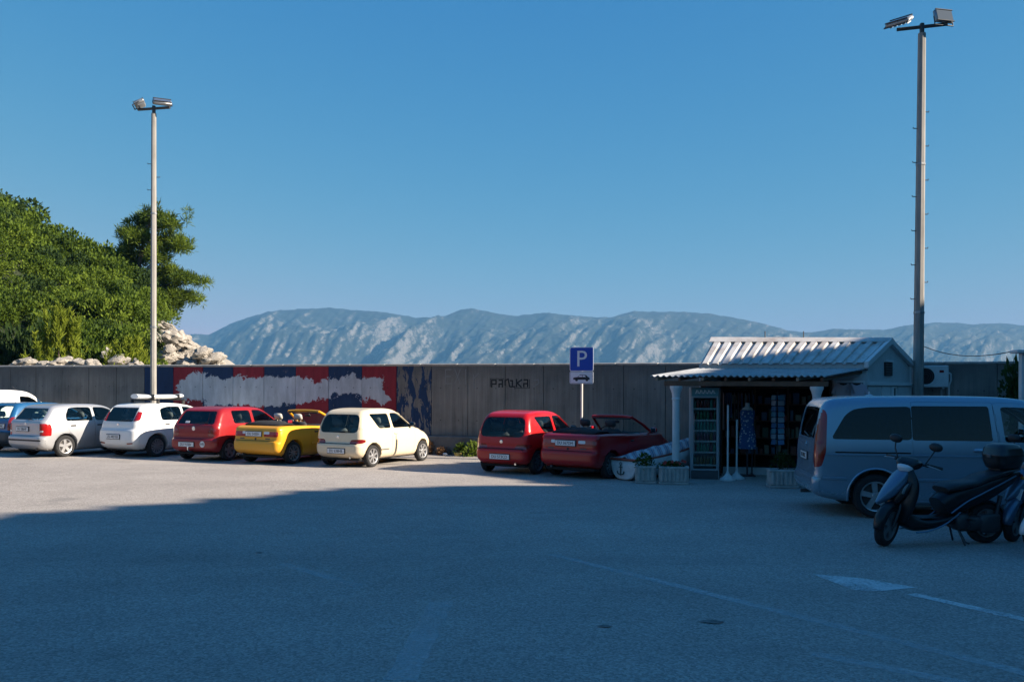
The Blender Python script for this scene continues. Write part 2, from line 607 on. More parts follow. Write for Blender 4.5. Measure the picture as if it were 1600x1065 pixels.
sl, _ = wall_sz(274, 600); sr, _ = wall_sz(609, 600)
inw = k.math('MULTIPLY', inw, k.math('MULTIPLY', k.math('GREATER_THAN', xs, sl), k.math('LESS_THAN', xs, sr)))
idx = k.math('FLOOR', k.math('DIVIDE', k.math('SUBTRACT', x, mx0), PW))
odd = k.math('MODULO', k.math('ADD', idx, 20.0), 2.0)
odd = k.math('GREATER_THAN', odd, 0.5)
grime = k.range(k.noise(k.mapping(oc, (5, 1, 1.2)), 1.0, 6, 0.7), 0.3, 0.7, 0.68, 1.1)
gc = k.N.new('ShaderNodeCombineColor')
for i in range(3): k.L.new(grime, gc.inputs[i])
sq = k.mix(odd, (0.016, 0.042, 0.105), (0.26, 0.024, 0.036))
wht = k.mix(k.range(cl, 0.3, 0.7), (0.42, 0.46, 0.50), (0.54, 0.57, 0.60))
mur = k.mix(inw, sq, wht)
mur = k.mix(1.0, mur, gc.outputs[0], 'MULTIPLY')
# paint that has come away: little everywhere, a lot on the last column
pe = k.noise(k.mapping(oc, (4.2, 1, 1.25)), 1.0, 7, 0.7, 0.5)
last = k.math('GREATER_THAN', x, mx1 - PW)
thr = k.math('SUBTRACT', 0.66, k.math('MULTIPLY', last, 0.155))
thr = k.math('ADD', thr, k.math('MULTIPLY', inw, 0.2))
peel = k.math('GREATER_THAN', pe, thr)
inm = k.math('MULTIPLY', k.math('GREATER_THAN', x, mx0), k.math('LESS_THAN', x, mx1))
fac = k.math('MULTIPLY', inm, k.math('SUBTRACT', 1.0, peel))
col = k.mix(fac, conc, mur)
# tie holes, two rows
hx = k.math('SUBTRACT', k.math('FRACT', k.math('DIVIDE', k.math('SUBTRACT', x, mx0), PW / 2)), 0.5)
hx = k.math('MULTIPLY', k.math('ABSOLUTE', hx), PW / 2)
hz = k.math('MINIMUM', k.math('ABSOLUTE', k.math('SUBTRACT', z, 1.95)), k.math('ABSOLUTE', k.math('SUBTRACT', z, 1.0)))
hd = k.math('SQRT', k.math('ADD', k.math('POWER', hx, 2.0), k.math('POWER', hz, 2.0)))
col = k.mix(k.math('MULTIPLY', k.math('LESS_THAN', hd, 0.018), 0.7), col, (0.02, 0.02, 0.02))
k.color(col)
k.rough(0.85)
k.b.inputs['Specular IOR Level'].default_value = 0.3
k.bump(k.math('ADD', k.math('ADD', st, k.math('MULTIPLY', st2, 0.6)), k.math('MULTIPLY', cl, 0.5)), 0.35, 0.02)
WALLM = k.m
k = NT('coping_concrete')
oc = k.coord('Object', wall)
k.color(k.ramp(k.range(k.noise(oc, 3, 6, 0.7), 0.3, 0.7), [(0, (0.22, 0.21, 0.20)), (1, (0.40, 0.385, 0.36))]))
k.rough(0.9); k.bump(k.noise(oc, 30, 4), 0.4, 0.01)
COPING = k.m

WTOP, WLEDGE = 2.60, 0.55
pm = MB().box((0, 0.16, (WTOP + WLEDGE) / 2), (PW - 0.012, 0.32, WTOP - WLEDGE), ch=0.008)
first = pm.build('concrete_panel', WALLM, wall, None)
pidx = list(range(-24, 23))
for n, i in enumerate(pidx):
    o = first if n == 0 else link(first.copy(), wall)
    o.location = (S0 + PW * (i + 0.5), 0.004 * math.sin(i * 12.9), 0)
x0, x1 = S0 + PW * pidx[0], S0 + PW * (pidx[-1] + 1)
MB().box(((x0 + x1) / 2, 0.20, (WTOP + WLEDGE) / 2 - .05), (x1 - x0, 0.20, WTOP - WLEDGE), ch=0).build('wall_core', WALLM, wall, None)
cop = MB()
n = 46
for i in range(n):
    a0 = x0 + (x1 - x0) * i / n; a1 = x0 + (x1 - x0) * (i + 1) / n
    cop.box(((a0 + a1) / 2, 0.17, WTOP + 0.037 + .004 * math.sin(i * 7.7)), (a1 - a0 - .004, 0.36, 0.075), ch=0.022)
cop.build('coping', COPING, wall, None)
led = MB().box(((x0 + x1) / 2, 0.06, WLEDGE / 2 - .05), (x1 - x0, 0.62, WLEDGE + .1), ch=0.03)
led.build('footing_ledge', principled('ledge_concrete', (0.13, 0.125, 0.12), 0.9, var=0.35, var_scale=3, bump=0.4), wall, None)

# graffiti, laid on the face as thin strokes
def strokes(name, segs, width, mat, x0_, y0_, sc):
    mb = MB()
    for (ax, ay, bx_, by_) in segs:
        a = wall_sz(x0_ + ax / sc, y0_ + ay / sc); b = wall_sz(x0_ + bx_ / sc, y0_ + by_ / sc)
        dx, dz = b[0] - a[0], b[1] - a[1]
        L_ = math.hypot(dx, dz)
        mb.box(((a[0] + b[0]) / 2, -0.006, (a[1] + b[1]) / 2), (L_ + width * .8, 0.003, width), rot=(0, -math.atan2(dz, dx), 0))
    return mb.build(name, mat, wall, None)
BLACKPAINT = principled('spray_paint_black', (0.012, 0.012, 0.013), 0.7)
FAINT = principled('chalky_scrawl', (0.21, 0.20, 0.195), 0.9)
seg = [(828, 200, 828, 288), (828, 200, 885, 200), (885, 200, 885, 250), (832, 250, 885, 250),
       (925, 288, 925, 250), (925, 250, 968, 250), (968, 288, 968, 196), (925, 200, 968, 200),
       (1005, 262, 1005, 205), (1005, 205, 1045, 185), (1045, 185, 1062, 275),
       (1075, 205, 1100, 205), (1100, 205, 1100, 285), (1068, 285, 1132, 285),
       (1155, 190, 1155, 285), (1160, 238, 1222, 195), (1165, 238, 1215, 288),
       (1250, 285, 1250, 245), (1250, 245, 1300, 245), (1300, 285, 1300, 195), (1255, 195, 1300, 195)]
strokes('graffiti', seg, 0.040, BLACKPAINT, 670, 570, 8.42)
strokes('graffiti_line', [(808, 180, 990, 180), (810, 180, 810, 286), (1140, 305, 1325, 305), (1325, 190, 1325, 305)], 0.014, BLACKPAINT, 670, 570, 8.42)
strokes('graffiti_scrawl', [(222, 60, 222, 245), (222, 60, 295, 60), (222, 150, 290, 150), (222, 245, 300, 245), (345, 245, 415, 60), (345, 60, 415, 245),
       (485, 60, 485, 250), (590, 130, 600, 300), (600, 170, 655, 110), (1390, 200, 1440, 190), (1440, 190, 1450, 240), (1450, 240, 1380, 285)], 0.028, FAINT, 670, 570, 8.42)

# ================================================================== FAR MOUNTAIN RIDGE
crest_px = [(-60, 520), (150, 522), (230, 528), (270, 524), (300, 522), (326, 522), (357, 507), (379, 498), (418, 487.5), (466, 483), (519, 481), (545, 484), (580, 486), (615, 490), (650, 496), (694, 495), (720, 484), (737, 482), (764, 487), (803, 493), (856, 488), (882, 492), (912, 495), (952, 496), (991, 487), (1022, 487), (1075, 487), (1110, 490), (1154, 497), (1197, 506), (1232, 516), (1267, 519), (1302, 513), (1337, 515), (1381, 515), (1416, 508), (1451, 505), (1486, 504), (1521, 507), (1556, 504), (1600, 508), (1750, 515), (1900, 540)]
YC, YB = 4400.0, 3300.0
cx = np.array([at_depth(a, b, YC).x for a, b in crest_px]); cz = np.array([at_depth(a, b, YC).z for a, b in crest_px])

def vnoise(x, y, seed=0):
    """smooth value noise"""
    xi = np.floor(x).astype(np.int64); yi = np.floor(y).astype(np.int64)
    xf = x - xi; yf = y - yi
    def hsh(a, b):
        n_ = (a * 374761393 + b * 668265263 + seed * 69069) & 0x7fffffff
        n_ = ((n_ ^ (n_ >> 13)) * 1274126177) & 0x7fffffff
        return ((n_ ^ (n_ >> 16)) & 0xffff) / 65535.0
    u = xf * xf * (3 - 2 * xf); v = yf * yf * (3 - 2 * yf)
    return (hsh(xi, yi) * (1 - u) + hsh(xi + 1, yi) * u) * (1 - v) + (hsh(xi, yi + 1) * (1 - u) + hsh(xi + 1, yi + 1) * u) * v
def fbm(x, y, o=5, seed=0, ridged=False):
    s_ = 0; a = 1; tot = 0
    for i in range(o):
        n_ = vnoise(x * 2 ** i, y * 2 ** i, seed + i * 17)
        if ridged: n_ = 1 - np.abs(2 * n_ - 1)
        s_ = s_ + a * n_; tot += a; a *= 0.5
    return s_ / tot
NX, NY = 900, 150
gx = np.linspace(cx[0], cx[-1], NX)
gt = np.concatenate([np.linspace(0, 1, NY - 14), 1 + np.linspace(0.03, 0.6, 14)])
GX, GT = np.meshgrid(gx, gt)
H0 = np.interp(GX, cx, cz)
front = np.clip(GT, 0, 1)
prof = np.where(GT <= 1, 0.04 + 0.96 * (0.55 * front + 0.45 * front ** 1.7), 1 - 0.9 * (GT - 1) / 0.6 * 0.6)
spur = GX - front * 420.0
sp = fbm(spur / 290.0, front * 1.1, 5, 3, True)
sp2 = fbm((spur + 120 * front) / 75.0, front * 2.6, 4, 9, True)
env = np.sin(PI * np.clip(GT, 0, 1)) ** 0.75
Z = H0 * prof + env * ((sp - 0.55) * 190 + (sp2 - 0.5) * 48) + env * 22 * (fbm(GX / 40, GT * 22, 4, 21) - 0.5)
Z += 7 * (fbm(GX / 30, GT * 30, 3, 5) - 0.5) * (GT > 0.05)
Z = np.where(GT < 0.02, -1.5, np.maximum(Z, -1.2))
YY = YB + (YC - YB) * GT + 60 * (fbm(GX / 260, GT * 0 + 1, 3, 31) - 0.5)
verts = np.stack([GX * (YY / YC), YY, Z], -1).reshape(-1, 3)
ii = np.arange(NY - 1)[:, None] * NX + np.arange(NX - 1)[None, :]
faces = np.stack([ii, ii + 1, ii + 1 + NX, ii + NX], -1).reshape(-1, 4)
k = NT('limestone_mountain')
p = k.pos()
sl = k.sep(k.N.new('ShaderNodeNewGeometry').outputs['Normal'])
pc = k.sep(p)
cv = k.N.new('ShaderNodeCombineXYZ')
k.L.new(k.math('SUBTRACT', pc[0], k.math('MULTIPLY', pc[2], 0.9)), cv.inputs[0])
k.L.new(k.math('MULTIPLY', pc[1], 0.25), cv.inputs[1]); k.L.new(k.math('MULTIPLY', pc[2], 0.45), cv.inputs[2])
n1 = k.noise(cv.outputs[0], 0.022, 10, 0.82, 0.4)
n2 = k.noise(p, 0.09, 6, 0.8)
n3 = k.noise(p, 0.0035, 3, 0.5)
f = k.math('ADD', k.math('MULTIPLY', n1, 0.62), k.math('MULTIPLY', n2, 0.38))
f = k.math('ADD', f, k.math('MULTIPLY', sl[0], 0.16))
f = k.math('ADD', f, k.math('MULTIPLY', k.math('SUBTRACT', n3, 0.5), 0.14))
rock = k.mix(n2, (0.085, 0.08, 0.072), (0.20, 0.185, 0.162))
k.color(k.mix(k.range(f, 0.565, 0.665, smooth=True), (0.012, 0.018, 0.008), rock))
k.rough(0.95)
mt = mesh_np('mountain_ridge', verts, faces, k.m, None, 180)
tag(mt, kind='structure')

# ================================================================== WOODED HEADLAND BEHIND THE WALL (left)
hp = [(-260, 250), (-120, 295), (0, 348), (25, 364), (45, 386), (90, 402), (130, 424), (145, 428), (180, 436), (215, 462), (240, 486), (262, 506), (285, 522), (305, 537), (330, 552), (360, 566), (390, 590), (430, 640)]
HY = 62.0
hu = np.array([ray(a, b)[0] for a, b in hp]); hz_ = np.array([CAM_H + ray(a, b)[1] * HY for a, b in hp])
def hill_h(X, Y):
    X = np.asarray(X, float); Y = np.asarray(Y, float)
    u = X / Y
    C = np.interp(u, hu, hz_)
    Y0 = 25.9 / (1 + 0.33 * u) + 1.2
    t = np.clip((Y - Y0) / (HY - Y0), 0, 1.6)
    rise = np.where(t < 1, 0.06 + 0.94 * (1 - (1 - np.clip(t, 0, 1)) ** 1.55), 1 - 0.10 * (t - 1))
    return np.maximum((C + 1.6) * rise - 1.6 + 0.5 * (fbm(X / 3.0, Y / 3.0, 3, 41) - 0.5), -1.75)
NUX, NUY = 150, 80
uu = np.linspace(-0.90, -0.245, NUX)
VY = np.concatenate([np.linspace(0, 1, NUY - 12), 1 + np.linspace(0.1, 1.6, 12)])
GU, GV = np.meshgrid(uu, VY)
Y0 = 25.9 / (1 + 0.33 * GU) + 1.2
HYY = Y0 + (HY - Y0) * GV
HXX = GU * HYY
HZ = hill_h(HXX, HYY)
HZ = np.where(GV > 1, HZ * np.clip(1.25 - 0.35 * (GV - 1), 0, 1), HZ)
ii = np.arange(NUY - 1)[:, None] * NUX + np.arange(NUX - 1)[None, :]
faces = np.stack([ii, ii + 1, ii + 1 + NUX, ii + NUX], -1).reshape(-1, 4)
k = NT('hill_soil')
p = k.pos()
n1 = k.noise(p, 0.5, 6, 0.7)
ps_ = k.sep(p)
bare = k.range(k.math('ADD', k.math('DIVIDE', ps_[0], ps_[1]), k.math('MULTIPLY', k.math('SUBTRACT', n1, 0.5), 0.12)), -0.405, -0.395)
soil_ = k.mix(k.range(n1, 0.56, 0.64), (0.022, 0.032, 0.010), (0.16, 0.14, 0.10))
k.color(k.mix(bare, soil_, k.mix(k.noise(p, 2.5, 6, 0.75), (0.16, 0.14, 0.11), (0.46, 0.43, 0.39))))
k.rough(0.95); k.bump(k.noise(p, 3, 6, 0.7), 0.8, 0.2)
tag(mesh_np('headland', np.stack([HXX, HYY, HZ], -1).reshape(-1, 3), faces, k.m, None, 180), kind='structure')

# ================================================================== WOODED SLOPE BESIDE THE CAR PARK (right, out of frame): its shade lies over the lot
sx, sy = math.sin(SUN_AZ), math.cos(SUN_AZ)
# unseen crest, its height worked back so its shadow follows the shade edge
edge_px = [(-420, 840), (-100, 812), (0, 805), (100, 800.5), (108, 797.5), (188, 796), (200, 791), (240, 785), (300, 779), (375, 776), (392, 774), (462, 771), (472, 766.5), (528, 765.5), (534, 763), (600, 762), (700, 760.5), (770, 758.5), (868, 757), (850, 755.5), (790, 753), (800, 750)]
_e = [ground_at(*q_) for q_ in edge_px]
qq = [v_.x * -sy + v_.y * sx for v_ in _e]; ag = [v_.x * sx + v_.y * sy for v_ in _e]
_o = np.argsort(qq); qq = list(np.array(qq)[_o]); ag = list(np.array(ag)[_o])
qq = np.array([-140, -60, -30, -12, 0, 5.5] + qq + [19.4, 20.5, 21.6, 22.3, 25, 30, 40, 60, 80], float)
ag = np.array([10, 2, -6, -16, -20, -17.5] + ag + [-5.5, -5.5, -5.2, -3.8, -3.6, -3.8, 2, 14, 30], float)
AC = 26.0
hq = (AC - ag) * math.tan(SUN_EL)
NQ, NA = 900, 46
qv = np.concatenate([np.linspace(-140, 6, 180), np.linspace(6.1, 26, 520), np.linspace(26.3, 72, 200)])
av = np.concatenate([np.linspace(16, 26, 26), np.linspace(26.15, 110, 20)])
GQ, GA = np.meshgrid(qv, av)
Hc = np.interp(GQ, qq, hq)
bump_ = (fbm(GQ / 0.9, GQ * 0 + 3, 3, 51) - 0.5) * .7
rise = np.clip((GA - 16) / 10, 0, 1)
HH = (Hc + bump_) * (rise ** 0.8) * np.where(GA > 26, 1 - 0.25 * (GA - 26) / 84, 1.0)
HH += np.where((GA > 18) & (GA < 25.5), (fbm(GQ / 2.2, GA / 2.2, 3, 61) - 0.75) * 2.2 * np.sin(PI * rise), 0)
HH = np.where(GA <= 16.01, -0.2, HH)
PX = GA * sx + GQ * -sy
PY = GA * sy + GQ * sx
ii = np.arange(NA - 1)[:, None] * NQ + np.arange(NQ - 1)[None, :]
faces = np.stack([ii, ii + NQ, ii + 1 + NQ, ii + 1], -1).reshape(-1, 4)
k = NT('wooded_slope')
p = k.pos()
k.color(k.mix(k.range(k.noise(p, 0.6, 6, 0.7), 0.35, 0.65), (0.025, 0.04, 0.015), (0.07, 0.09, 0.035)))
k.rough(0.95); k.bump(k.noise(p, 1.6, 7, 0.75), 1.0, 0.6)
tag(mesh_np('wooded_hillside', np.stack([PX, PY, HH], -1).reshape(-1, 3), faces, k.m, None, 180), kind='structure')

# ================================================================== LOW HILLSIDE BEHIND THE CAR PARK (behind the camera)
NBX, NBY = 260, 30
bx = np.linspace(-230, 25, NBX); bt = np.concatenate([np.linspace(0, 1, 18), np.linspace(1.08, 3.0, 12)])
BX, BT = np.meshgrid(bx, bt)
BYY = -17 - 24 * BT + 3 * np.sin(BX / 19.0)
crest = 10.5 + 1.6 * np.sin(BX / 23.0 + 1) + 2.4 * (fbm(BX / 4.5, BX * 0, 4, 71) - .3)
BZ = crest * np.clip(BT, 0, 1) ** 0.85 + 2.0 * (fbm(BX / 2.5, BT * 6, 3, 72) - .5) * (BT > .05)
BZ = np.where(BT == 0, -0.2, BZ)
ii = np.arange(NBY - 1)[:, None] * NBX + np.arange(NBX - 1)[None, :]
faces = np.stack([ii, ii + NBX, ii + 1 + NBX, ii + 1], -1).reshape(-1, 4)
tag(mesh_np('hillside', np.stack([BX, BYY, BZ], -1).reshape(-1, 3), faces, k.m, None, 180), kind='structure')

# ================================================================== HAZE
k_ = bpy.data.materials.new('sea_haze'); k_.use_nodes = True
nt = k_.node_tree; nt.nodes.clear()
o_ = nt.nodes.new('ShaderNodeOutputMaterial')
v_ = nt.nodes.new('ShaderNodeVolumePrincipled')
v_.inputs['Color'].default_value = (0.15, 0.40, 0.72, 1)
v_.inputs['Density'].default_value = 1.7e-4
v_.inputs['Anisotropy'].default_value = 0.0
nt.links.new(v_.outputs[0], o_.inputs['Volume'])
hz = MB().box((0, 0, 201), (11900, 11900, 408)).build('haze', k_, None, None)
tag(hz, kind='stuff')
# ================================================================== MOTOR VEHICLE BUILDER
# a vehicle's skin is the smooth intersection of its side outline, its plan taper and its
# cross-section, with wheel arches (and a cockpit, if open) cut out; the surface is meshed and
# split along outlines into body, doors, panes, lamps and bumpers
class Poly:
    def __init__(self, pts):
        self.p = np.asarray(pts, float)
    def inside(self, u, v):
        p = self.p; n = len(p); r = np.zeros(u.shape, bool)
        j = n - 1
        for i in range(n):
            xi, yi = p[i]; xj, yj = p[j]
            if yi != yj:
                r ^= ((yi > v) != (yj > v)) & (u < (xj - xi) * (v - yi) / (yj - yi) + xi)
            j = i
        return r
    def nearest(self, u, v):
        p = self.p; q = np.roll(p, -1, 0)
        P = np.stack([u, v], -1)[:, None, :]
        d = (q - p)[None]; L2 = (d ** 2).sum(-1) + 1e-12
        t = np.clip(((P - p[None]) * d).sum(-1) / L2, 0, 1)
        c = p[None] + d * t[..., None]
        dist = ((c - P) ** 2).sum(-1)
        k_ = dist.argmin(1)
        return c[np.arange(len(u)), k_], np.sqrt(dist[np.arange(len(u)), k_])
    def sdf(self, u, v):
        sh = u.shape; u = u.ravel(); v = v.ravel()
        out = np.empty(len(u))
        for s_ in range(0, len(u), 20000):
            _, d = self.nearest(u[s_:s_ + 20000], v[s_:s_ + 20000])
            out[s_:s_ + 20000] = d
        return np.where(self.inside(u, v), -out, out).reshape(sh)

def smax(a, b, k_):
    h = np.clip(0.5 - 0.5 * (b - a) / k_, 0, 1)
    return b * (1 - h) + a * h + k_ * h * (1 - h)

def curve1(pts, n=200):
    c = catmull(pts, 12, False)
    o = np.argsort(c[:, 0])
    return c[o, 0], c[o, 1]

class Skin:
    def __init__(self, sp):
        self.sp = sp
        pr = catmull(sp['profile'], 8, True)
        self.poly = Poly(pr)
        lo = pr.min(0) - 0.12; hi = pr.max(0) + 0.12
        self.lo = lo
        self.st = 0.012
        ny = int((hi[0] - lo[0]) / self.st) + 2; nz = int((hi[1] - lo[1]) / self.st) + 2
        yy, zz = np.meshgrid(lo[0] + np.arange(ny) * self.st, lo[1] + np.arange(nz) * self.st, indexing='ij')
        self.grid = self.poly.sdf(yy, zz)
        self.hi = hi
        self.plan = curve1(sp['plan']); self.sec = curve1(sp['section'])
    def dprof(self, y, z):
        a = np.clip((y - self.lo[0]) / self.st, 0, self.grid.shape[0] - 1.001)
        b = np.clip((z - self.lo[1]) / self.st, 0, self.grid.shape[1] - 1.001)
        i = a.astype(int); j = b.astype(int); fa = a - i; fb = b - j
        g = self.grid
        return (g[i, j] * (1 - fa) + g[i + 1, j] * fa) * (1 - fb) + (g[i, j + 1] * (1 - fa) + g[i + 1, j + 1] * fa) * fb
    def half(self, y, z):
        return self.sp['W'] / 2 * np.interp(y, *self.plan) * np.interp(z, *self.sec)
    def d(self, x, y, z):
        sp = self.sp
        w = self.half(y, z)
        k_ = sp.get('round', 0.16) + 0 * z
        k_ = np.where(z > sp.get('belt', 0.95), sp.get('round_top', 0.12), k_)
        k_ = np.where(y > sp.get('front_y', 9), sp.get('round_front', .3), k_)
        e = smax(self.dprof(y, z), np.abs(x) - w, k_)
        for (ya, ra) in sp['arches']:
            cyl = ra - np.sqrt((y - ya) ** 2 + (z - sp['wheel_r'] * 1.02) ** 2)
            cut = np.minimum(cyl, np.abs(x) - (sp['W'] / 2 - 0.34))
            e = np.maximum(e, cut)
        for (y0, y1, z0, hw) in sp.get('cockpit', []):
            b = np.maximum(np.maximum(y0 - y, y - y1), np.maximum(np.abs(x) - hw, z0 - z))
            e = smax(e, -b, 0.03)
        return e
    def grad(self, P, e=0.004):
        x, y, z = P.T
        gx = self.d(x + e, y, z) - self.d(x - e, y, z)
        gy = self.d(x, y + e, z) - self.d(x, y - e, z)
        gz = self.d(x, y, z + e) - self.d(x, y, z - e)
        return np.stack([gx, gy, gz], -1) / (2 * e)
    def mesh(self, h):
        hw = self.sp['W'] / 2 + 0.08
        nx = 2 * int(math.ceil(hw / h)) + 2
        xs = (np.arange(nx) - (nx - 1) / 2) * h
        ys = np.arange(self.lo[0], self.hi[0] + h, h); zs = np.arange(self.lo[1], self.hi[1] + h, h)
        X, Y, Z = np.meshgrid(xs, ys, zs, indexing='ij')
        F = self.d(X, Y, Z)
        ins = F < 0
        nx, ny, nz = F.shape
        acc = np.zeros((nx - 1, ny - 1, nz - 1, 3)); cnt = np.zeros((nx - 1, ny - 1, nz - 1))
        org = (xs[0], ys[0], zs[0])
        quads = []
        def sl_(a, ax, s0, s1):
            i = [slice(None)] * 3; i[ax] = slice(s0, s1); return a[tuple(i)]
        crossings = []
        for ax in range(3):
            f0 = sl_(F, ax, 0, -1); f1 = sl_(F, ax, 1, None)
            cr = (f0 < 0) != (f1 < 0)
            I = np.argwhere(cr)
            t = (f0[cr] / (f0[cr] - f1[cr]))
            P = I.astype(float); P[:, ax] += t
            o1, o2 = [(1, 2), (2, 0), (0, 1)][ax]
            cells = []
            for (a, b) in ((0, 0), (-1, 0), (-1, -1), (0, -1)):
                J = I.copy(); J[:, o1] += a; J[:, o2] += b
                cells.append(J)
            ok = np.ones(len(I), bool)
            for J in cells:
                ok &= (J >= 0).all(1) & (J[:, 0] < nx - 1) & (J[:, 1] < ny - 1) & (J[:, 2] < nz - 1)
            for J in cells:
                np.add.at(acc, tuple(J[ok].T), P[ok]); np.add.at(cnt, tuple(J[ok].T), 1)
            flip = f0[cr] < 0
            crossings.append(([c[ok] for c in cells], flip[ok]))
        m = cnt > 0
        idx = -np.ones(cnt.shape, int); idx[m] = np.arange(m.sum())
        V = acc[m] / cnt[m][:, None] * h + np.array(org)
        for cells, flip in crossings:
            q = np.stack([idx[tuple(c.T)] for c in cells], -1)
            q[~flip] = q[~flip][:, ::-1]
            quads.append(q)
        Q = np.concatenate(quads)
        for _ in range(4):
            g = self.grad(V); dd = self.d(*V.T)
            V = V - g * (np.clip(dd, -h, h) / ((g ** 2).sum(-1) + 1e-6))[:, None] * 0.9
        return V, Q

def depth_solve(skin, P, ax, iters=8):
    """slide points along one axis back on to the skin"""
    P = P.copy(); P0 = P.copy()
    for _ in range(iters):
        e = 0.003
        A = P.copy(); A[:, ax] += e; B = P.copy(); B[:, ax] -= e
        g = (skin.d(*A.T) - skin.d(*B.T)) / (2 * e)
        dd = skin.d(*P.T)
        ok = np.abs(g) > 0.15
        st = np.where(ok, dd / np.where(ok, g, 1), 0)
        P[:, ax] -= np.clip(st, -0.03, 0.03)
    bad = np.abs(P[:, ax] - P0[:, ax]) > 0.12
    P[bad] = P0[bad]
    return P

PROJ = {'side': (1, 2, 0), 'rear': (0, 2, 1), 'front': (0, 2, 1), 'top': (0, 1, 2)}

def split_skin(skin, h, regions):
    """regions: list of dict(key, proj, poly, test). returns V, Q, class per quad"""
    V, Q = skin.mesh(h)
    used = set()
    def facedata():
        C = V[Q].mean(1)
        N_ = np.cross(V[Q[:, 2]] - V[Q[:, 0]], V[Q[:, 3]] - V[Q[:, 1]])
        N_ /= np.linalg.norm(N_, axis=1)[:, None] + 1e-9
        return C, N_
    C, N_ = facedata()
    cls = np.full(len(Q), -1)
    def sel(r_):
        a, b, dpt = PROJ[r_['proj']]
        s_ = r_['poly'].inside(C[:, a], C[:, b])
        t = r_.get('nmin', 0.3)
        if r_['proj'] == 'side': s_ &= np.abs(N_[:, 0]) > t
        if r_['proj'] == 'rear': s_ &= N_[:, 1] < -t
        if r_['proj'] == 'front': s_ &= N_[:, 1] > t
        if r_['proj'] == 'top': s_ &= N_[:, 2] > t
        if 'test' in r_: s_ &= r_['test'](C)
        return s_
    locked = np.zeros(len(V), bool)
    for k_, r_ in enumerate(regions):
        s_ = sel(r_) & (cls == -1)
        cls[s_] = k_
        vin = np.zeros(len(V), bool); vout = np.zeros(len(V), bool)
        vin[Q[s_].ravel()] = True; vout[Q[~s_].ravel()] = True
        bv = np.where(vin & vout & ~locked)[0]
        if len(bv) == 0: continue
        a, b, dpt = PROJ[r_['proj']]
        cp, dist = r_['poly'].nearest(V[bv, a], V[bv, b])
        ok = dist < h * 1.3
        bv = bv[ok]; cp = cp[ok]
        P = V[bv].copy(); P[:, a] = cp[:, 0]; P[:, b] = cp[:, 1]
        P = depth_solve(skin, P, dpt)
        V[bv] = P
        locked[bv] = True
    return V, Q, cls

def piece(V, Q, mask, NV, shrink=0.0, flange=0.0, inset=0.0):
    q = Q[mask]
    vid = np.unique(q)
    mp = -np.ones(len(V), int); mp[vid] = np.arange(len(vid))
    q2 = mp[q]; P = V[vid].copy(); N_ = NV[vid]
    e = np.concatenate([q2[:, [0, 1]], q2[:, [1, 2]], q2[:, [2, 3]], q2[:, [3, 0]]])
    key = np.sort(e, 1); kk = key[:, 0] * (len(P) + 1) + key[:, 1]
    u, inv, c = np.unique(kk, return_inverse=True, return_counts=True)
    be = e[c[inv] == 1]
    P = P - N_ * inset
    if shrink > 0 and len(be):
        isb = np.zeros(len(P), bool); isb[be.ravel()] = True
        s_ = np.zeros_like(P); n_ = np.zeros(len(P))
        for f in range(4):
            for g in range(4):
                if f == g: continue
                a = q2[:, f]; b = q2[:, g]
                w = isb[a]
                np.add.at(s_, a[w], P[b[w]] - P[a[w]]); np.add.at(n_, a[w], 1)
        d = s_ / np.maximum(n_, 1)[:, None]
        ln = np.linalg.norm(d, axis=1)[:, None] + 1e-9
        P = np.where(isb[:, None], P + d / ln * np.minimum(shrink, ln * .3), P)
    faces = [tuple(int(i) for i in f) for f in q2]
    if flange > 0 and len(be):
        bv = np.unique(be); m2 = {int(v): len(P) + i for i, v in enumerate(bv)}
        P = np.concatenate([P, P[bv] - N_[bv] * flange])
        for a, b in be:
            a, b = int(a), int(b)
            faces.append((b, a, m2[a], m2[b]))
    return P, faces

def rrect(x0, x1, z0, z1, r=0.05, n=5):
    pts = []
    for cx_, cz_, a0 in ((x1 - r, z1 - r, 0), (x0 + r, z1 - r, 90), (x0 + r, z0 + r, 180), (x1 - r, z0 + r, 270)):
        for i in range(n + 1):
            a = R(a0 + 90 * i / n)
            pts.append((cx_ + r * math.cos(a), cz_ + r * math.sin(a)))
    return pts

def rpoly(pts, r=0.04, n=4):
    """polygon with rounded corners"""
    out = []; m = len(pts)
    for i in range(m):
        p0, p1, p2 = (np.array(pts[(i + j) % m], float) for j in (-1, 0, 1))
        a = p0 - p1; b = p2 - p1
        la, lb = np.linalg.norm(a), np.linalg.norm(b)
        rr = min(r, la * .45, lb * .45)
        s_, e_ = p1 + a / la * rr, p1 + b / lb * rr
        for k_ in range(n + 1):
            t = k_ / n
            out.append((1 - t) ** 2 * s_ + 2 * t * (1 - t) * p1 + t * t * e_)
    return np.array(out)

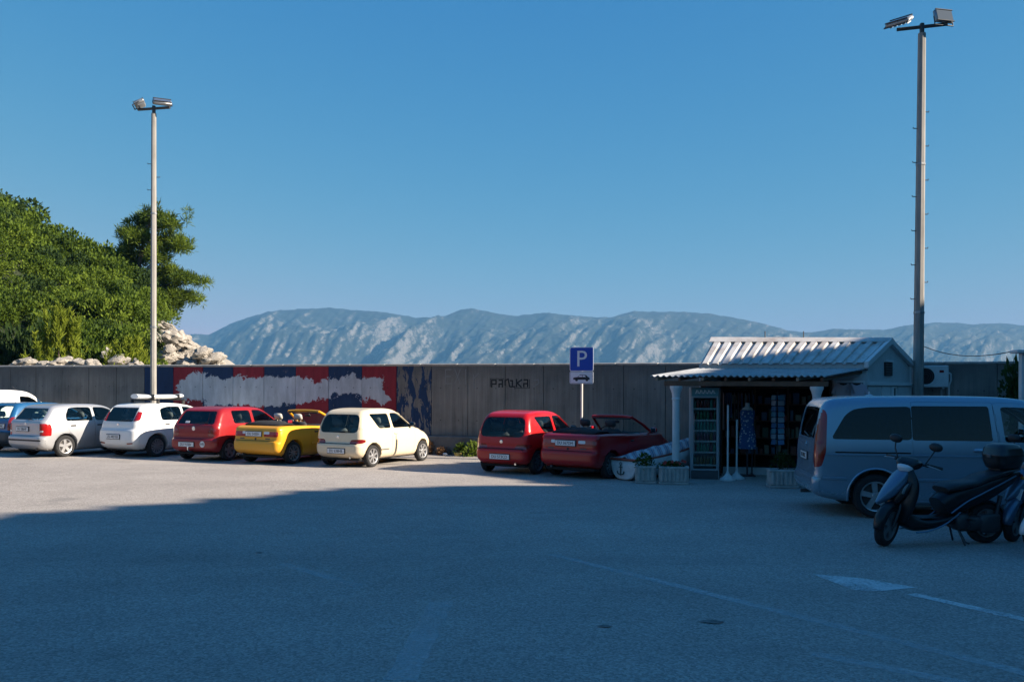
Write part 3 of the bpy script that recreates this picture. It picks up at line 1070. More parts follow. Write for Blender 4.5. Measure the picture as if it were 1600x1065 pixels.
# ---------------------------------------------------------------- shared vehicle materials
def paint(name, col, metallic=0.0, rough=0.32, dust=0.12):
    k = NT(name)
    oc = k.coord('Object')
    dirt = k.range(k.noise(oc, 2.2, 6, 0.7), 0.45, 0.8, 0, dust)
    low = k.range(k.sep(oc)[2], 0.50, 0.15, 0.0, 0.16)
    fac = k.math('ADD', dirt, k.math('MULTIPLY', low, k.range(k.noise(oc, 9, 5, 0.7), 0.3, 0.7, 0.4, 1)), clamp=True)
    c = k.mix(fac, col, (0.30, 0.27, 0.23))
    geo = k.N.new('ShaderNodeNewGeometry')
    c = k.mix(geo.outputs['Backfacing'], c, (0.03, 0.03, 0.032))     # the trim on the inner side of the shell
    k.color(c)
    k.b.inputs['Metallic'].default_value = metallic
    k.set(k.b.inputs['Roughness'], k.math('ADD', rough, k.math('MULTIPLY', fac, 0.35)))
    k.b.inputs['Coat Weight'].default_value = 0.28
    k.b.inputs['Specular IOR Level'].default_value = 0.38
    k.set(k.b.inputs['Coat Roughness'], k.math('ADD', 0.04, k.math('MULTIPLY', fac, 0.4)))
    return k.m

GLASS = glass_mat('car_glass', (0.74, 0.82, 0.81))
GLASS_DARK = glass_mat('tinted_car_glass', (0.012, 0.014, 0.016))
RUBBER = principled('tyre_rubber', (0.018, 0.018, 0.019), 0.85, var=0.3, var_scale=14)
BLACK = principled('black_plastic', (0.02, 0.02, 0.021), 0.55, bump=0.1, bump_scale=200)
GREYP = principled('grey_plastic', (0.07, 0.072, 0.075), 0.6)
UNDER = principled('underbody', (0.012, 0.012, 0.012), 0.95)
RIM = principled('silver_wheel', (0.52, 0.52, 0.53), 0.35, 0.75, var=0.15, var_scale=8)
RIMD = principled('dull_wheel', (0.22, 0.225, 0.235), 0.45, 0.5, var=0.2, var_scale=8)
BRAKE = principled('brake_disc', (0.05, 0.045, 0.042), 0.6, 0.4)
CHROME = principled('chrome', (0.75, 0.75, 0.76), 0.12, 1.0)
REDLENS = principled('red_lens', (0.30, 0.007, 0.008), 0.15, coat=.6)
AMBERLENS = principled('amber_lens', (0.62, 0.16, 0.02), 0.15, coat=1.0)
CLEARLENS = principled('clear_lens', (0.62, 0.62, 0.64), 0.12, coat=1.0)
MAROON = principled('dark_red_lens', (0.20, 0.01, 0.012), 0.14, coat=1.0)
PLATEW = principled('plate_white', (0.70, 0.71, 0.72), 0.4, var=0.1, var_scale=9)
PLATEK = principled('plate_black', (0.02, 0.02, 0.025), 0.5)
SEATM = principled('seat_cloth', (0.045, 0.047, 0.052), 0.9, bump=0.2, bump_scale=120)
SEATG = principled('seat_cloth_grey', (0.13, 0.135, 0.14), 0.9, bump=0.2, bump_scale=120)
CREAM = principled('cream_leather', (0.55, 0.52, 0.47), 0.6)
INNER = principled('cabin_trim', (0.03, 0.03, 0.033), 0.8)
MIRRORG = principled('mirror_glass', (0.8, 0.8, 0.82), 0.03, 1.0)

WHEELS = {}
def wheel_meshes(r, w, rim_r, style, rim_mat):
    key = (round(r, 3), round(w, 3), style, rim_mat.name)
    if key in WHEELS: return WHEELS[key]
    # axle along local x, outer face towards +x
    A = Matrix.Rotation(R(90), 4, 'Y')
    t = MB(); hw = w / 2
    prof = [(rim_r, -hw * .78), (rim_r + .02, -hw * .95), (r - .035, -hw), (r - .008, -hw * .78), (r, -hw * .55), (r, -hw * .1), (r - .006, -hw * .06), (r - .006, hw * .06), (r, hw * .1), (r, hw * .55), (r - .008, hw * .78), (r - .035, hw), (rim_r + .02, hw * .95), (rim_r, hw * .78)]
    t.lathe(prof, 40, A)
    rim = MB()
    rim.lathe([(rim_r, -hw * .78), (rim_r - .02, -hw * .6), (rim_r - .025, hw * .5), (rim_r - .012, hw * .80), (rim_r + .004, hw * .86), (rim_r + .006, hw * .80), (rim_r, hw * .7)], 40, A)
    rim.lathe([(0.0, hw * .72), (.045, hw * .72), (.055, hw * .62), (.055, hw * .3), (0, hw * .3)], 20, A)
    ns = {'five': 5, 'seven': 7, 'cap': 9, 'ten': 10, 'steel': 12}[style]
    wi, wo = {'five': (.075, .085), 'seven': (.042, .055), 'cap': (.032, .075), 'ten': (.02, .03), 'steel': (.03, .055)}[style]
    for k_ in range(ns):
        a = 2 * PI * k_ / ns
        ca, sa = math.cos(a), math.sin(a)
        def P(rad, lat, dep): return Vector((dep, rad * ca - lat * sa, rad * sa + lat * ca))
        r0, r1 = .045, rim_r - .01
        d0, d1 = hw * .66, hw * .72
        vs = [P(r0, -wi / 2, d0), P(r0, wi / 2, d0), P(r1, wo / 2, d1), P(r1, -wo / 2, d1), P(r0, -wi / 2, d0 - .03), P(r0, wi / 2, d0 - .03), P(r1, wo / 2, d1 - .03), P(r1, -wo / 2, d1 - .03)]
        rim.add(vs, [(0, 1, 2, 3), (7, 6, 5, 4), (0, 4, 5, 1), (1, 5, 6, 2), (2, 6, 7, 3), (3, 7, 4, 0)])
    dk = MB().lathe([(0, hw * .25), (rim_r * .8, hw * .25), (rim_r * .95, hw * .1), (rim_r, -hw * .6), (0, -hw * .6)], 28, A)
    def me(mb, nm, m):
        o = mb.build(nm, m); d = o.data; bpy.data.objects.remove(o); return d
    WHEELS[key] = (me(t, 'tyre', RUBBER), me(rim, 'rim', rim_mat), me(dk, 'brake_disc', BRAKE))
    return WHEELS[key]

def add_wheels(root, r, w, rim_r, track, ys, style='cap', rim_mat=None, steer=0.0):
    ms = wheel_meshes(r, w, rim_r, style, rim_mat or RIM)
    for yi, y in enumerate(ys):
        for sx_ in (1, -1):
            wh = bpy.data.objects.new('wheel', ms[0]); link(wh, root)
            wh.location = (sx_ * track / 2, y, r)
            wh.rotation_euler = (yi * .7 + sx_ * .4, 0, 0 if sx_ > 0 else PI)
            if yi == 1 and steer: wh.rotation_euler[2] += steer
            for nm, m in (('rim', ms[1]), ('brake_disc', ms[2])):
                link(bpy.data.objects.new(nm, m), wh)

def seat(root, x, y, z, mat, hr_mat=None, w=0.48, back=0.62, rake=18, head=True, round_head=False):
    s_ = MB()
    s_.box((x, y, z + .09), (w, .50, .16), rot=(R(6), 0, 0), ch=.05)
    ra = R(rake)
    up = Vector((0, -math.sin(ra), math.cos(ra)))
    b0 = Vector((x, y - .24, z + .14))
    s_.box(b0 + up * back * .5, (w * .96, .13, back), rot=(ra, 0, 0), ch=.06)
    so = s_.build('seat', mat, root, 50)
    if head:
        hb = MB()
        hb.box(b0 + up * (back + .13), (w * .56, .09, .17), rot=(ra, 0, 0), ch=.04)
        for dx in (-.06, .06):
            hb.tube([b0 + up * (back - .03) + Vector((dx, 0, 0)), b0 + up * (back + .1) + Vector((dx, 0, 0))], .008, 6)
        hb.build('headrest', hr_mat or mat, so, 50)
    return so

def plate(root, x, y, z, txt, tilt=0.0, w=0.52, h=0.11, sub='rear'):
    p = MB().box((0, 0, 0), (w + .03, .022, h + .03), ch=.006).build('licence_plate', PLATEK, root)
    p.location = (x, y, z); p.rotation_euler = (tilt, 0, 0)
    MB().box((0, -.0125, 0), (w, .004, h), ch=.001).build('plate_face', PLATEW, p)
    t = text_mesh('plate_characters', txt, .098, PLATEK, p, .0015)
    t.location = (0, -.0165, -.002); t.rotation_euler = (R(90), 0, 0); t.scale = (.92, 1, 1)
    return p

def blob_mirror(root, x, y, z, mat, side=1):
    m = MB()
    m.box((x + side * .10, y, z + .05), (.17, .09, .13), rot=(0, 0, -side * .15), ch=.04)
    m.tube([(x - side * .03, y + .02, z), (x + side * .05, y, z + .03)], .022, 8)
    mo = m.build('wing_mirror', mat, root, 60)
    MB().box((x + side * .10, y - .047, z + .05), (.14, .006, .10), rot=(0, 0, -side * .15), ch=.01).build('mirror_glass', MIRRORG, mo)
    return mo

def build_car(root, sp):
    """skin + regions -> parts; returns the body object"""
    skin = Skin(sp)
    regs = []
    for g in sp['regions']:
        pl = Poly(g['poly'])
        for sd in ((1, -1) if g['proj'] == 'side' or g.get('pair') else (0,)):
            r_ = dict(g); r_['poly'] = pl; r_['sd'] = sd
            if g.get('pair') and g['proj'] != 'side':
                pp = np.array(g['poly'], float); pp[:, 0] *= sd
                r_['poly'] = Poly(pp)
            base = g.get('test')
            if sd and g['proj'] == 'side':
                r_['test'] = (lambda C, sd=sd, base=base: (C[:, 0] * sd > 0.1) & (base(C) if base else True))
            regs.append(r_)
    V, Q, cls = split_skin(skin, sp.get('h', 0.03), regs)
    g = skin.grad(V); NV = g / (np.linalg.norm(g, axis=1)[:, None] + 1e-9)
    P, F = piece(V, Q, cls == -1, NV, 0, 0.025, 0)
    body = mesh_np('body', P, F, sp['paint'], root, 40)
    made = {}
    for k_, r_ in enumerate(regs):
        if not (cls == k_).any(): continue
        P, F = piece(V, Q, cls == k_, NV, r_.get('shrink', 0.0), r_.get('flange', 0.0), r_.get('inset', 0.0))
        par = root
        if r_.get('on') and (r_['on'], r_['sd']) in made: par = made[(r_['on'], r_['sd'])]
        o = mesh_np(r_['name'], P, F, r_['mat'], par, 40)
        if r_.get('label'): o['label'] = r_['label']
        made[(r_['key'], r_['sd'])] = o
    return skin, body, made

def side_x(skin, y, z):
    P = np.array([[float(skin.half(np.array(y), np.array(z))), y, z]])
    return float(depth_solve(skin, P, 0)[0, 0])

def rear_y(skin, x, z, y0=-0.5):
    ys = np.linspace(y0 - .4, y0 + 1.0, 400)
    d = skin.d(np.full(400, x), ys, np.full(400, z))
    i = np.argmax(d < 0)
    return ys[i]

def door_handle(root, skin, y, z, side=1, mat=None, L=.16):
    x = side_x(skin, y, z) * side
    return MB().box((x + side * .008, y, z), (.03, L, .035), ch=.012).build('door_handle', mat or BLACK, root, 60)

def emblem(root, skin, z, mat=CHROME, r=.04, x=0.0):
    y = rear_y(skin, x, z)
    M = Matrix.Translation((x, y + .004, z)) @ Matrix.Rotation(R(90), 4, 'X')
    return MB().lathe([(0, .014), (r * .55, .014), (r * .6, .009), (r * .75, .009), (r * .8, .014), (r, .012), (r * 1.02, 0), (0, 0)], 24, M).build('emblem', mat, root, 40)
# ================================================================== THE PARKED CARS
P_SILVER = paint('silver_paint', (0.44, 0.45, 0.47), 0.5, 0.32, 0.06)
P_WHITE = paint('white_paint', (0.74, 0.74, 0.73), 0, 0.34, 0.06)
P_DARKRED = paint('wine_red_paint', (0.27, 0.010, 0.013), 0.0, 0.30, 0.05)
P_RED = paint('bright_red_paint', (0.42, 0.006, 0.008), 0, 0.28, 0.03)
P_YELLOW = paint('yellow_paint', (0.70, 0.33, 0.012), 0, 0.34, 0.05)
P_CREAM = paint('cream_paint', (0.70, 0.58, 0.41), 0, 0.34, 0.05)
P_BLUE = paint('blue_paint', (0.014, 0.10, 0.24), 0.2, 0.28)
P_VAN = paint('silver_blue_paint', (0.24, 0.345, 0.43), 0.45, 0.26, 0.03)

def place(root, rr_px, phi, track):
    """stand the car so that its right rear tyre touches the ground at that spot"""
    p = ground_at(rr_px[0], rr_px[1] + 1.2)
    a = R(phi)
    root.rotation_euler = (0, 0, -a)
    off = Vector((track / 2, 0, 0)); off.rotate(Euler((0, 0, -a)))
    root.location = p - off

def steering(root, x, y, z):
    A = Matrix.Translation((x, y, z)) @ Matrix.Rotation(R(65), 4, 'X')
    m = MB()
    ring = [(A @ Vector((.18 * math.cos(2 * PI * i / 18), .18 * math.sin(2 * PI * i / 18), 0))) for i in range(19)]
    m.tube(ring, .014, 6, False)
    m.box((x, y, z), (.32, .03, .05), rot=(R(65), 0, 0), ch=.01)
    m.build('steering_wheel', BLACK, root, 50)

def cabin(root, rows, dash_y, dash_z, hw, shelf=None, mat=None, hr=None, floor_z=.24):
    for (y, z, bench) in rows:
        for x in (-.34, .34):
            seat(root, x * hw / .62, y, z, mat or SEATM, hr, w=.5 if not bench else .60, rake=16 if not bench else 12, back=.58 if not bench else .5, head=True)
    MB().box((0, dash_y, dash_z), (hw * 2 - .04, .42, .22), ch=.07).build('dashboard', INNER, root, 60)
    steering(root, -.33 * hw / .62, dash_y - .33, dash_z + .04)
    if shelf:
        MB().box((0, shelf[0], shelf[1]), (hw * 2 - .12, shelf[2], .025), ch=.008).build('parcel_shelf', INNER, root, 40)

def wiper(root, skin, x0, z0, x1, z1):
    a = Vector((x0, rear_y(skin, x0, z0) - .02, z0)); b = Vector((x1, rear_y(skin, x1, z1) - .02, z1))
    MB().tube([a, (a + b) / 2 + Vector((0, -.012, 0)), b], .009, 6).build('rear_wiper', BLACK, root)

SECT_HATCH = [(0.10, .84), (0.22, .93), (0.40, .985), (0.58, 1.0), (0.75, .995), (0.92, .968), (1.05, .92), (1.25, .835), (1.38, .775), (1.6, .70)]

# ---------------------------------------------------------------- two small round hatchbacks (cream, red)
def small_hatch(name, label, pmat, rr_px, phi, plate_txt, seats_mat, rim):
    root = empty(name)
    tag(root, label, 'car', 'cars parked in a row along the harbour wall')
    sp = dict(W=1.508, paint=pmat, h=.028, round=.17, round_top=.13, belt=.95, round_front=.30, front_y=2.1, wheel_r=.272,
        arches=[(0, .325), (2.2, .325)],
        profile=[(-.44, .26), (-.535, .34), (-.55, .46), (-.545, .56), (-.50, .60), (-.485, .72), (-.47, .84), (-.40, 1.08), (-.305, 1.28), (-.20, 1.375), (.05, 1.42), (.45, 1.438), (.85, 1.425), (1.12, 1.375), (1.42, 1.20), (1.72, 1.00), (1.92, .925), (2.25, .86), (2.55, .775), (2.72, .66), (2.785, .52), (2.79, .38), (2.74, .26), (2.6, .20), (1.1, .185), (-.2, .20)],
        plan=[(-.75, .80), (-.45, .93), (-.1, .985), (.5, 1.0), (1.5, .995), (2.1, .96), (2.5, .89), (2.9, .74)],
        section=SECT_HATCH)
    rw = rpoly([(-.60, .85), (.60, .85), (.545, 1.30), (-.545, 1.30)], .16)
    qw = rpoly([(.22, .945), (.72, .945), (.70, 1.31), (-.06, 1.31)], .07)
    dw = rpoly([(.82, .945), (1.66, .945), (1.26, 1.265), (1.05, 1.315), (.79, 1.315)], .05)
    door = rpoly([(.765, .25), (1.70, .25), (1.80, .60), (1.75, .965), (1.30, 1.31), (1.06, 1.36), (.745, 1.36)], .06)
    wind = rpoly([(-.60, .985), (.60, .985), (.50, 1.345), (-.50, 1.345)], .08)
    lamp = rpoly([(.36, .575), (.72, .60), (.73, .70), (.40, .685)], .05)
    hl = rpoly([(.34, .58), (.70, .60), (.70, .76), (.36, .70)], .05)
    bump = rrect(-.80, .80, .20, .572, .03)
    sp['regions'] = [
        dict(key='rw', name='rear_window', proj='rear', poly=rw, mat=GLASS, inset=.010, test=lambda C: C[:, 1] < .2),
        dict(key='tl', name='tail_light', proj='rear', poly=lamp, pair=True, mat=MAROON, nmin=.15, flange=.01, test=lambda C: C[:, 1] < -.15),
        dict(key='ws', name='windscreen', proj='front', poly=wind, mat=GLASS, inset=.010, test=lambda C: C[:, 2] > .95),
        dict(key='hl', name='headlight', proj='front', poly=hl, pair=True, mat=CLEARLENS, flange=.01, test=lambda C: C[:, 1] > 2.2),
        dict(key='qw', name='quarter_window', proj='side', poly=qw, mat=GLASS, inset=.010),
        dict(key='dw', name='door_window', proj='side', poly=dw, mat=GLASS, inset=.010),
        dict(key='door', name='door', proj='side', poly=door, mat=pmat, shrink=.005, flange=.03),
        dict(key='rb', name='rear_bumper', proj='rear', poly=bump, mat=pmat, nmin=.25, shrink=.004, flange=.02, test=lambda C: C[:, 1] < -.2),
    ]
    skin, body, made = build_car(root, sp)
    add_wheels(root, .272, .155, .185, 1.30, (0, 2.2), 'seven', rim)
    for s_ in (1, -1):
        door_handle(root, skin, .90, .80, s_, pmat, .13)
        blob_mirror(root, s_ * (side_x(skin, 1.6, .97) - .02), 1.60, .955, BLACK, s_)
        b = MB()
        b.box((s_ * (side_x(skin, .45, .42) + .004), .45, .42), (.014, .34, .025), ch=.004)
        b.build('name_badge', GREYP, root)
    emblem(root, skin, .745)
    plate(root, .0, rear_y(skin, 0, .405) - .012, .405, plate_txt)
    MB().box((0, rear_y(skin, 0, .58) + .012, .582), (1.18, .03, .022), ch=.004).build('bumper_gap', UNDER, root)
    MB().tube([(.38, -.30, .25), (.38, -.50, .245)], .024, 10).build('exhaust_pipe', CHROME, root)
    MB().box((0, 1.1, .20), (1.2, 3.0, .06), ch=.02).build('underbody', UNDER, root)
    cabin(root, [(1.05, .30, False), (.28, .32, True)], 1.62, .84, .62, (-.28, .84, .3), seats_mat)
    wiper(root, skin, .0, .865, .36, .90)
    place(root, rr_px, phi, 1.30)
    return root

small_hatch('small_hatchback', 'small cream three door hatchback with its whole side in the sun', P_CREAM, (580, 728), 28, 'DU 638HB', SEATG, RIM)
small_hatch('small_hatchback', 'small bright red hatchback with pale sunlit roof beside the parking sign', P_RED, (838, 739), 31, 'DU 573CD', SEATM, RIMD)

# ---------------------------------------------------------------- two open cabriolets (yellow, red)
def cabriolet(name, label, pmat, rr_px, phi, plate_txt, seat_m, hr_m, rim):
    root = empty(name)
    tag(root, label, 'car', 'cars parked in a row along the harbour wall')
    sp = dict(W=1.625, paint=pmat, h=.028, round=.14, round_top=.10, belt=.86, round_front=.28, front_y=2.35, wheel_r=.285,
        arches=[(0, .335), (2.45, .335)],
        profile=[(-.50, .27), (-.60, .34), (-.625, .46), (-.61, .585), (-.57, .61), (-.56, .76), (-.53, .90), (-.46, .955), (-.2, .975), (.4, .965), (1.2, .945), (1.85, .93), (2.2, .915), (2.55, .85), (2.85, .75), (3.05, .64), (3.13, .50), (3.13, .36), (3.07, .24), (2.9, .19), (1.2, .18), (-.25, .20)],
        plan=[(-.8, .84), (-.55, .935), (-.2, .985), (.5, 1.0), (1.7, .995), (2.3, .965), (2.8, .89), (3.2, .76)],
        section=[(0.10, .85), (0.22, .935), (0.40, .985), (0.58, 1.0), (0.75, .995), (0.92, .965), (1.1, .93)],
        cockpit=[(-.22, 1.84, .42, .60)])
    lamp = rpoly([(.27, .70), (.715, .70), (.715, .835), (.27, .835)], .035)
    inner = rpoly([(.27, .768), (.45, .768), (.45, .835), (.27, .835)], .02)
    door = rpoly([(.66, .24), (1.86, .24), (1.95, .55), (1.93, .955), (.62, .955)], .05)
    bump = rrect(-.90, .90, .20, .592, .03)
    hl = rpoly([(.30, .60), (.68, .62), (.70, .74), (.32, .70)], .04)
    sp['regions'] = [
        dict(key='tli', name='reversing_light', proj='rear', poly=inner, pair=True, mat=CLEARLENS, nmin=.15, flange=.01, test=lambda C: C[:, 1] < -.2),
        dict(key='tl', name='tail_light', proj='rear', poly=lamp, pair=True, mat=REDLENS, nmin=.12, flange=.01, test=lambda C: C[:, 1] < -.2),
        dict(key='hl', name='headlight', proj='front', poly=hl, pair=True, mat=CLEARLENS, flange=.01, test=lambda C: C[:, 1] > 2.5),
        dict(key='door', name='door', proj='side', poly=door, mat=pmat, nmin=.6, shrink=.005, flange=.03, test=lambda C: np.abs(C[:, 0]) > .68),
        dict(key='rb', name='rear_bumper', proj='rear', poly=bump, mat=pmat, nmin=.25, shrink=.004, flange=.02, test=lambda C: C[:, 1] < -.25),
    ]
    skin, body, made = build_car(root, sp)
    add_wheels(root, .285, .17, .20, 1.40, (0, 2.45), 'ten', rim)
    # windscreen frame
    zb, zt = .925, 1.30
    yb, yt = 2.02, 1.27
    bl, br, tl, tr_ = Vector((-.70, yb - .1, zb)), Vector((.70, yb - .1, zb)), Vector((-.54, yt, zt)), Vector((.54, yt, zt))
    fr = MB()
    fr.tube([bl, bl.lerp(tl, .5) + Vector((-.015, 0, .02)), tl], .032, 8); fr.tube([br, br.lerp(tr_, .5) + Vector((.015, 0, .02)), tr_], .032, 8)
    fr.tube([tl, Vector((-.30, yt + .03, zt + .018)), Vector((0, yt + .04, zt + .022)), Vector((.30, yt + .03, zt + .018)), tr_], .036, 8)
    fr.build('windscreen_frame', pmat, root, 60)
    vs, fs = [], []
    for i in range(9):
        a = i / 8
        for j in range(5):
            b = j / 4
            p = bl.lerp(br, a).lerp(tl.lerp(tr_, a), b)
            bow = math.sin(PI * a) * .06
            vs.append(p + Vector((0, bow * (1 - .4 * b), .012 * math.sin(PI * b))))
    for i in range(8):
        for j in range(4):
            q = i * 5 + j; fs.append((q, q + 5, q + 6, q + 1))
    mesh_np('windscreen', vs, fs, GLASS, root, 180)
    MB().tube([tl + Vector((.03, -.03, -.03)), tr_ + Vector((-.03, -.03, -.03))], .02, 6).build('header_seal', BLACK, root)
    # folded hood lying over the rear deck
    hd = MB()
    rings = []
    for t, (y, z, hw, th) in enumerate([(-.36, .965, .54, .02), (-.30, .995, .60, .05), (-.10, 1.015, .62, .07), (.10, 1.01, .61, .07), (.24, .985, .58, .05), (.28, .955, .55, .02)]):
        rings.append([(hw * math.cos(a) if abs(math.cos(a)) < .9 else hw * math.copysign(1, math.cos(a)), y, z + th * math.sin(a) + .015 * math.sin(3 * a + t)) for a in [2 * PI * i / 20 for i in range(20)]])
    hd.ring_loft(rings)
    hd.build('folded_hood', principled('hood_fabric', (0.015, 0.015, 0.017), 0.95, bump=.3, bump_scale=40), root, 60)
    for x in (-.34, .34):
        seat(root, x, 1.10, .36, seat_m, hr_m, w=.50, back=.58, rake=18)
    for x in (-.30, .30):
        seat(root, x, .46, .38, seat_m, hr_m, w=.52, back=.42, rake=14, head=False)
    MB().box((0, 1.82, .86), (1.16, .40, .16), ch=.06).build('dashboard', INNER, root, 60)
    steering(root, -.34, 1.50, .90)
    MB().tube([(0, 1.50, 1.23), (0, 1.45, 1.19)], .012, 6).box((0, 1.43, 1.185), (.20, .03, .06), ch=.015).build('rear_view_mirror', BLACK, root, 50)
    for s_ in (1, -1):
        door_handle(root, skin, .82, .80, s_, BLACK, .14)
        blob_mirror(root, s_ * (side_x(skin, 1.74, .90) - .01), 1.74, .955, BLACK if pmat is P_YELLOW else pmat, s_)
        b = MB()
        xs_ = side_x(skin, 1.0, .50)
        b.box((s_ * (xs_ + .003), 1.22, .50), (.018, 1.2, .05), ch=.006)
        b.build('side_moulding', pmat, root)
    MB().box((-.02, rear_y(skin, 0, .60) + .012, .60), (1.30, .03, .020), ch=.004).build('bumper_gap', UNDER, root)
    MB().box((0, rear_y(skin, 0, .62) - .0, .645), (.05, .02, .05), ch=.006).build('boot_lock', BLACK, root)
    for x in (-.45, .40):
        MB().box((x, rear_y(skin, x, .655) - .003, .655), (.15, .010, .028), ch=.003).build('name_badge', GREYP, root)
    plate(root, -.06, rear_y(skin, 0, .77) - .012, .77, plate_txt)
    MB().tube([(-.45, -.30, .25), (-.45, -.56, .245)], .024, 10).build('exhaust_pipe', GREYP, root)
    MB().box((0, 1.2, .20), (1.3, 3.4, .06), ch=.02).build('underbody', UNDER, root)
    place(root, rr_px, phi, 1.40)
    return root

cabriolet('open_cabriolet', 'yellow open cabriolet with cream headrests and black folded hood', P_YELLOW, (456, 723), 27.5, 'DU 543EH', SEATM, CREAM, RIMD)
cabriolet('open_cabriolet', 'dark shaded red cabriolet with the hood down beside the striped rowing boat', P_RED, (951, 746), 38, 'DU 367DM', SEATM, SEATM, RIMD)

# ---------------------------------------------------------------- silver five-door hatchback
root = empty('silver_hatchback')
tag(root, 'silver five door hatchback, half shaded by the white car beside it', 'car', 'cars parked in a row along the harbour wall')
sp = dict(W=1.646, paint=P_SILVER, h=.03, round=.15, round_top=.12, belt=1.0, round_front=.28, front_y=2.4, wheel_r=.298,
    arches=[(0, .35), (2.462, .35)],
    profile=[(-.58, .24), (-.70, .33), (-.725, .46), (-.715, .575), (-.665, .60), (-.66, .78), (-.645, .98), (-.58, 1.04), (-.42, 1.23), (-.31, 1.365), (-.20, 1.415), (.2, 1.448), (.7, 1.455), (1.15, 1.43), (1.42, 1.375), (1.75, 1.19), (2.10, 1.01), (2.30, .95), (2.65, .885), (2.98, .79), (3.14, .67), (3.225, .52), (3.23, .37), (3.17, .25), (3.0, .19), (1.2, .18), (-.3, .19)],
    plan=[(-.9, .84), (-.6, .94), (-.2, .985), (.6, 1.0), (1.7, .995), (2.4, .965), (2.9, .89), (3.3, .77)],
    section=SECT_HATCH)
rwp = rpoly([(-.62, 1.03), (.62, 1.03), (.54, 1.345), (-.54, 1.345)], .06)
lampp = rpoly([(.575, .61), (.80, .60), (.80, .92), (.66, .94), (.61, .80)], .05)
lampi = rpoly([(.60, .695), (.715, .70), (.73, .745), (.615, .74)], .015)
d1 = rpoly([(.03, .995), (.86, .995), (.84, 1.355), (.42, 1.365), (.15, 1.345), (.04, 1.15)], .06)
d2 = rpoly([(.95, .995), (1.92, .995), (1.50, 1.28), (1.28, 1.352), (.925, 1.36)], .05)
door1 = rpoly([(.34, .30), (.895, .26), (.905, 1.0), (.885, 1.405), (.30, 1.405), (.02, 1.20), (-.02, .95), (.10, .70), (.33, .50)], .05)
door2 = rpoly([(.905, .25), (1.92, .25), (2.02, .55), (1.98, 1.0), (1.55, 1.31), (1.30, 1.395), (.895, 1.405), (.915, 1.0)], .05)
sp['regions'] = [
    dict(key='rw', name='rear_window', proj='rear', poly=rwp, mat=GLASS, inset=.010, test=lambda C: C[:, 1] < .2),
    dict(key='tli', name='reversing_light', proj='rear', poly=lampi, pair=True, mat=CLEARLENS, nmin=.1, flange=.01, test=lambda C: C[:, 1] < -.2),
    dict(key='tl', name='tail_light', proj='side', poly=rpoly([(-.95, .605), (-.44, .60), (-.42, .80), (-.45, .93), (-.95, .945)], .03), mat=REDLENS, nmin=-1, flange=.01, test=lambda C: np.abs(C[:, 0]) > .595),
    dict(key='ws', name='windscreen', proj='front', poly=rpoly([(-.64, 1.01), (.64, 1.01), (.53, 1.37), (-.53, 1.37)], .08), mat=GLASS, inset=.010, test=lambda C: C[:, 2] > .98),
    dict(key='hl', name='headlight', proj='front', poly=rpoly([(.36, .60), (.74, .62), (.74, .80), (.38, .74)], .05), pair=True, mat=CLEARLENS, flange=.01, test=lambda C: C[:, 1] > 2.5),
    dict(key='w1', name='rear_door_window', proj='side', poly=d1, mat=GLASS, inset=.010),
    dict(key='w2', name='front_door_window', proj='side', poly=d2, mat=GLASS, inset=.010),
    dict(key='do1', name='rear_door', proj='side', poly=door1, mat=P_SILVER, shrink=.005, flange=.03),
    dict(key='do2', name='front_door', proj='side', poly=door2, mat=P_SILVER, shrink=.005, flange=.03),
    dict(key='strip', name='bumper_strip', proj='rear', poly=rrect(-.70, .70, .455, .495, .01), mat=BLACK, nmin=.2, test=lambda C: C[:, 1] < -.3),
    dict(key='rb', name='rear_bumper', proj='rear', poly=rrect(-.90, .90, .20, .59, .03), mat=P_SILVER, nmin=.25, shrink=.004, flange=.02, test=lambda C: C[:, 1] < -.25),
    dict(key='tg', name='tailgate', proj='rear', poly=rrect(-.58, .58, .61, 1.005, .03), mat=P_SILVER, nmin=.4, shrink=.004, flange=.02, test=lambda C: C[:, 1] < -.25),
]
skin, body, made = build_car(root, sp)
add_wheels(root, .298, .17, .195, 1.42, (0, 2.462), 'five', RIM)
for s_ in (1, -1):
    door_handle(root, skin, .22, .86, s_, BLACK); door_handle(root, skin, 1.05, .86, s_, BLACK)
    blob_mirror(root, s_ * (side_x(skin, 1.86, .98) - .02), 1.86, .985, P_SILVER, s_)
plate(root, -.12, rear_y(skin, 0, .775) - .012, .775, 'DU 286HP')
emblem(root, skin, .925)
MB().tube([(.45, -.40, .24), (.45, -.66, .235)], .024, 10).build('exhaust_pipe', GREYP, root)
MB().box((0, 1.25, .20), (1.3, 3.4, .06), ch=.02).build('underbody', UNDER, root)
cabin(root, [(1.20, .32, False), (.28, .36, True)], 1.92, .88, .66, (-.40, .97, .34), SEATG, SEATG)
wiper(root, skin, .0, 1.04, .40, 1.07)
place(root, (100, 712), 28, 1.42)

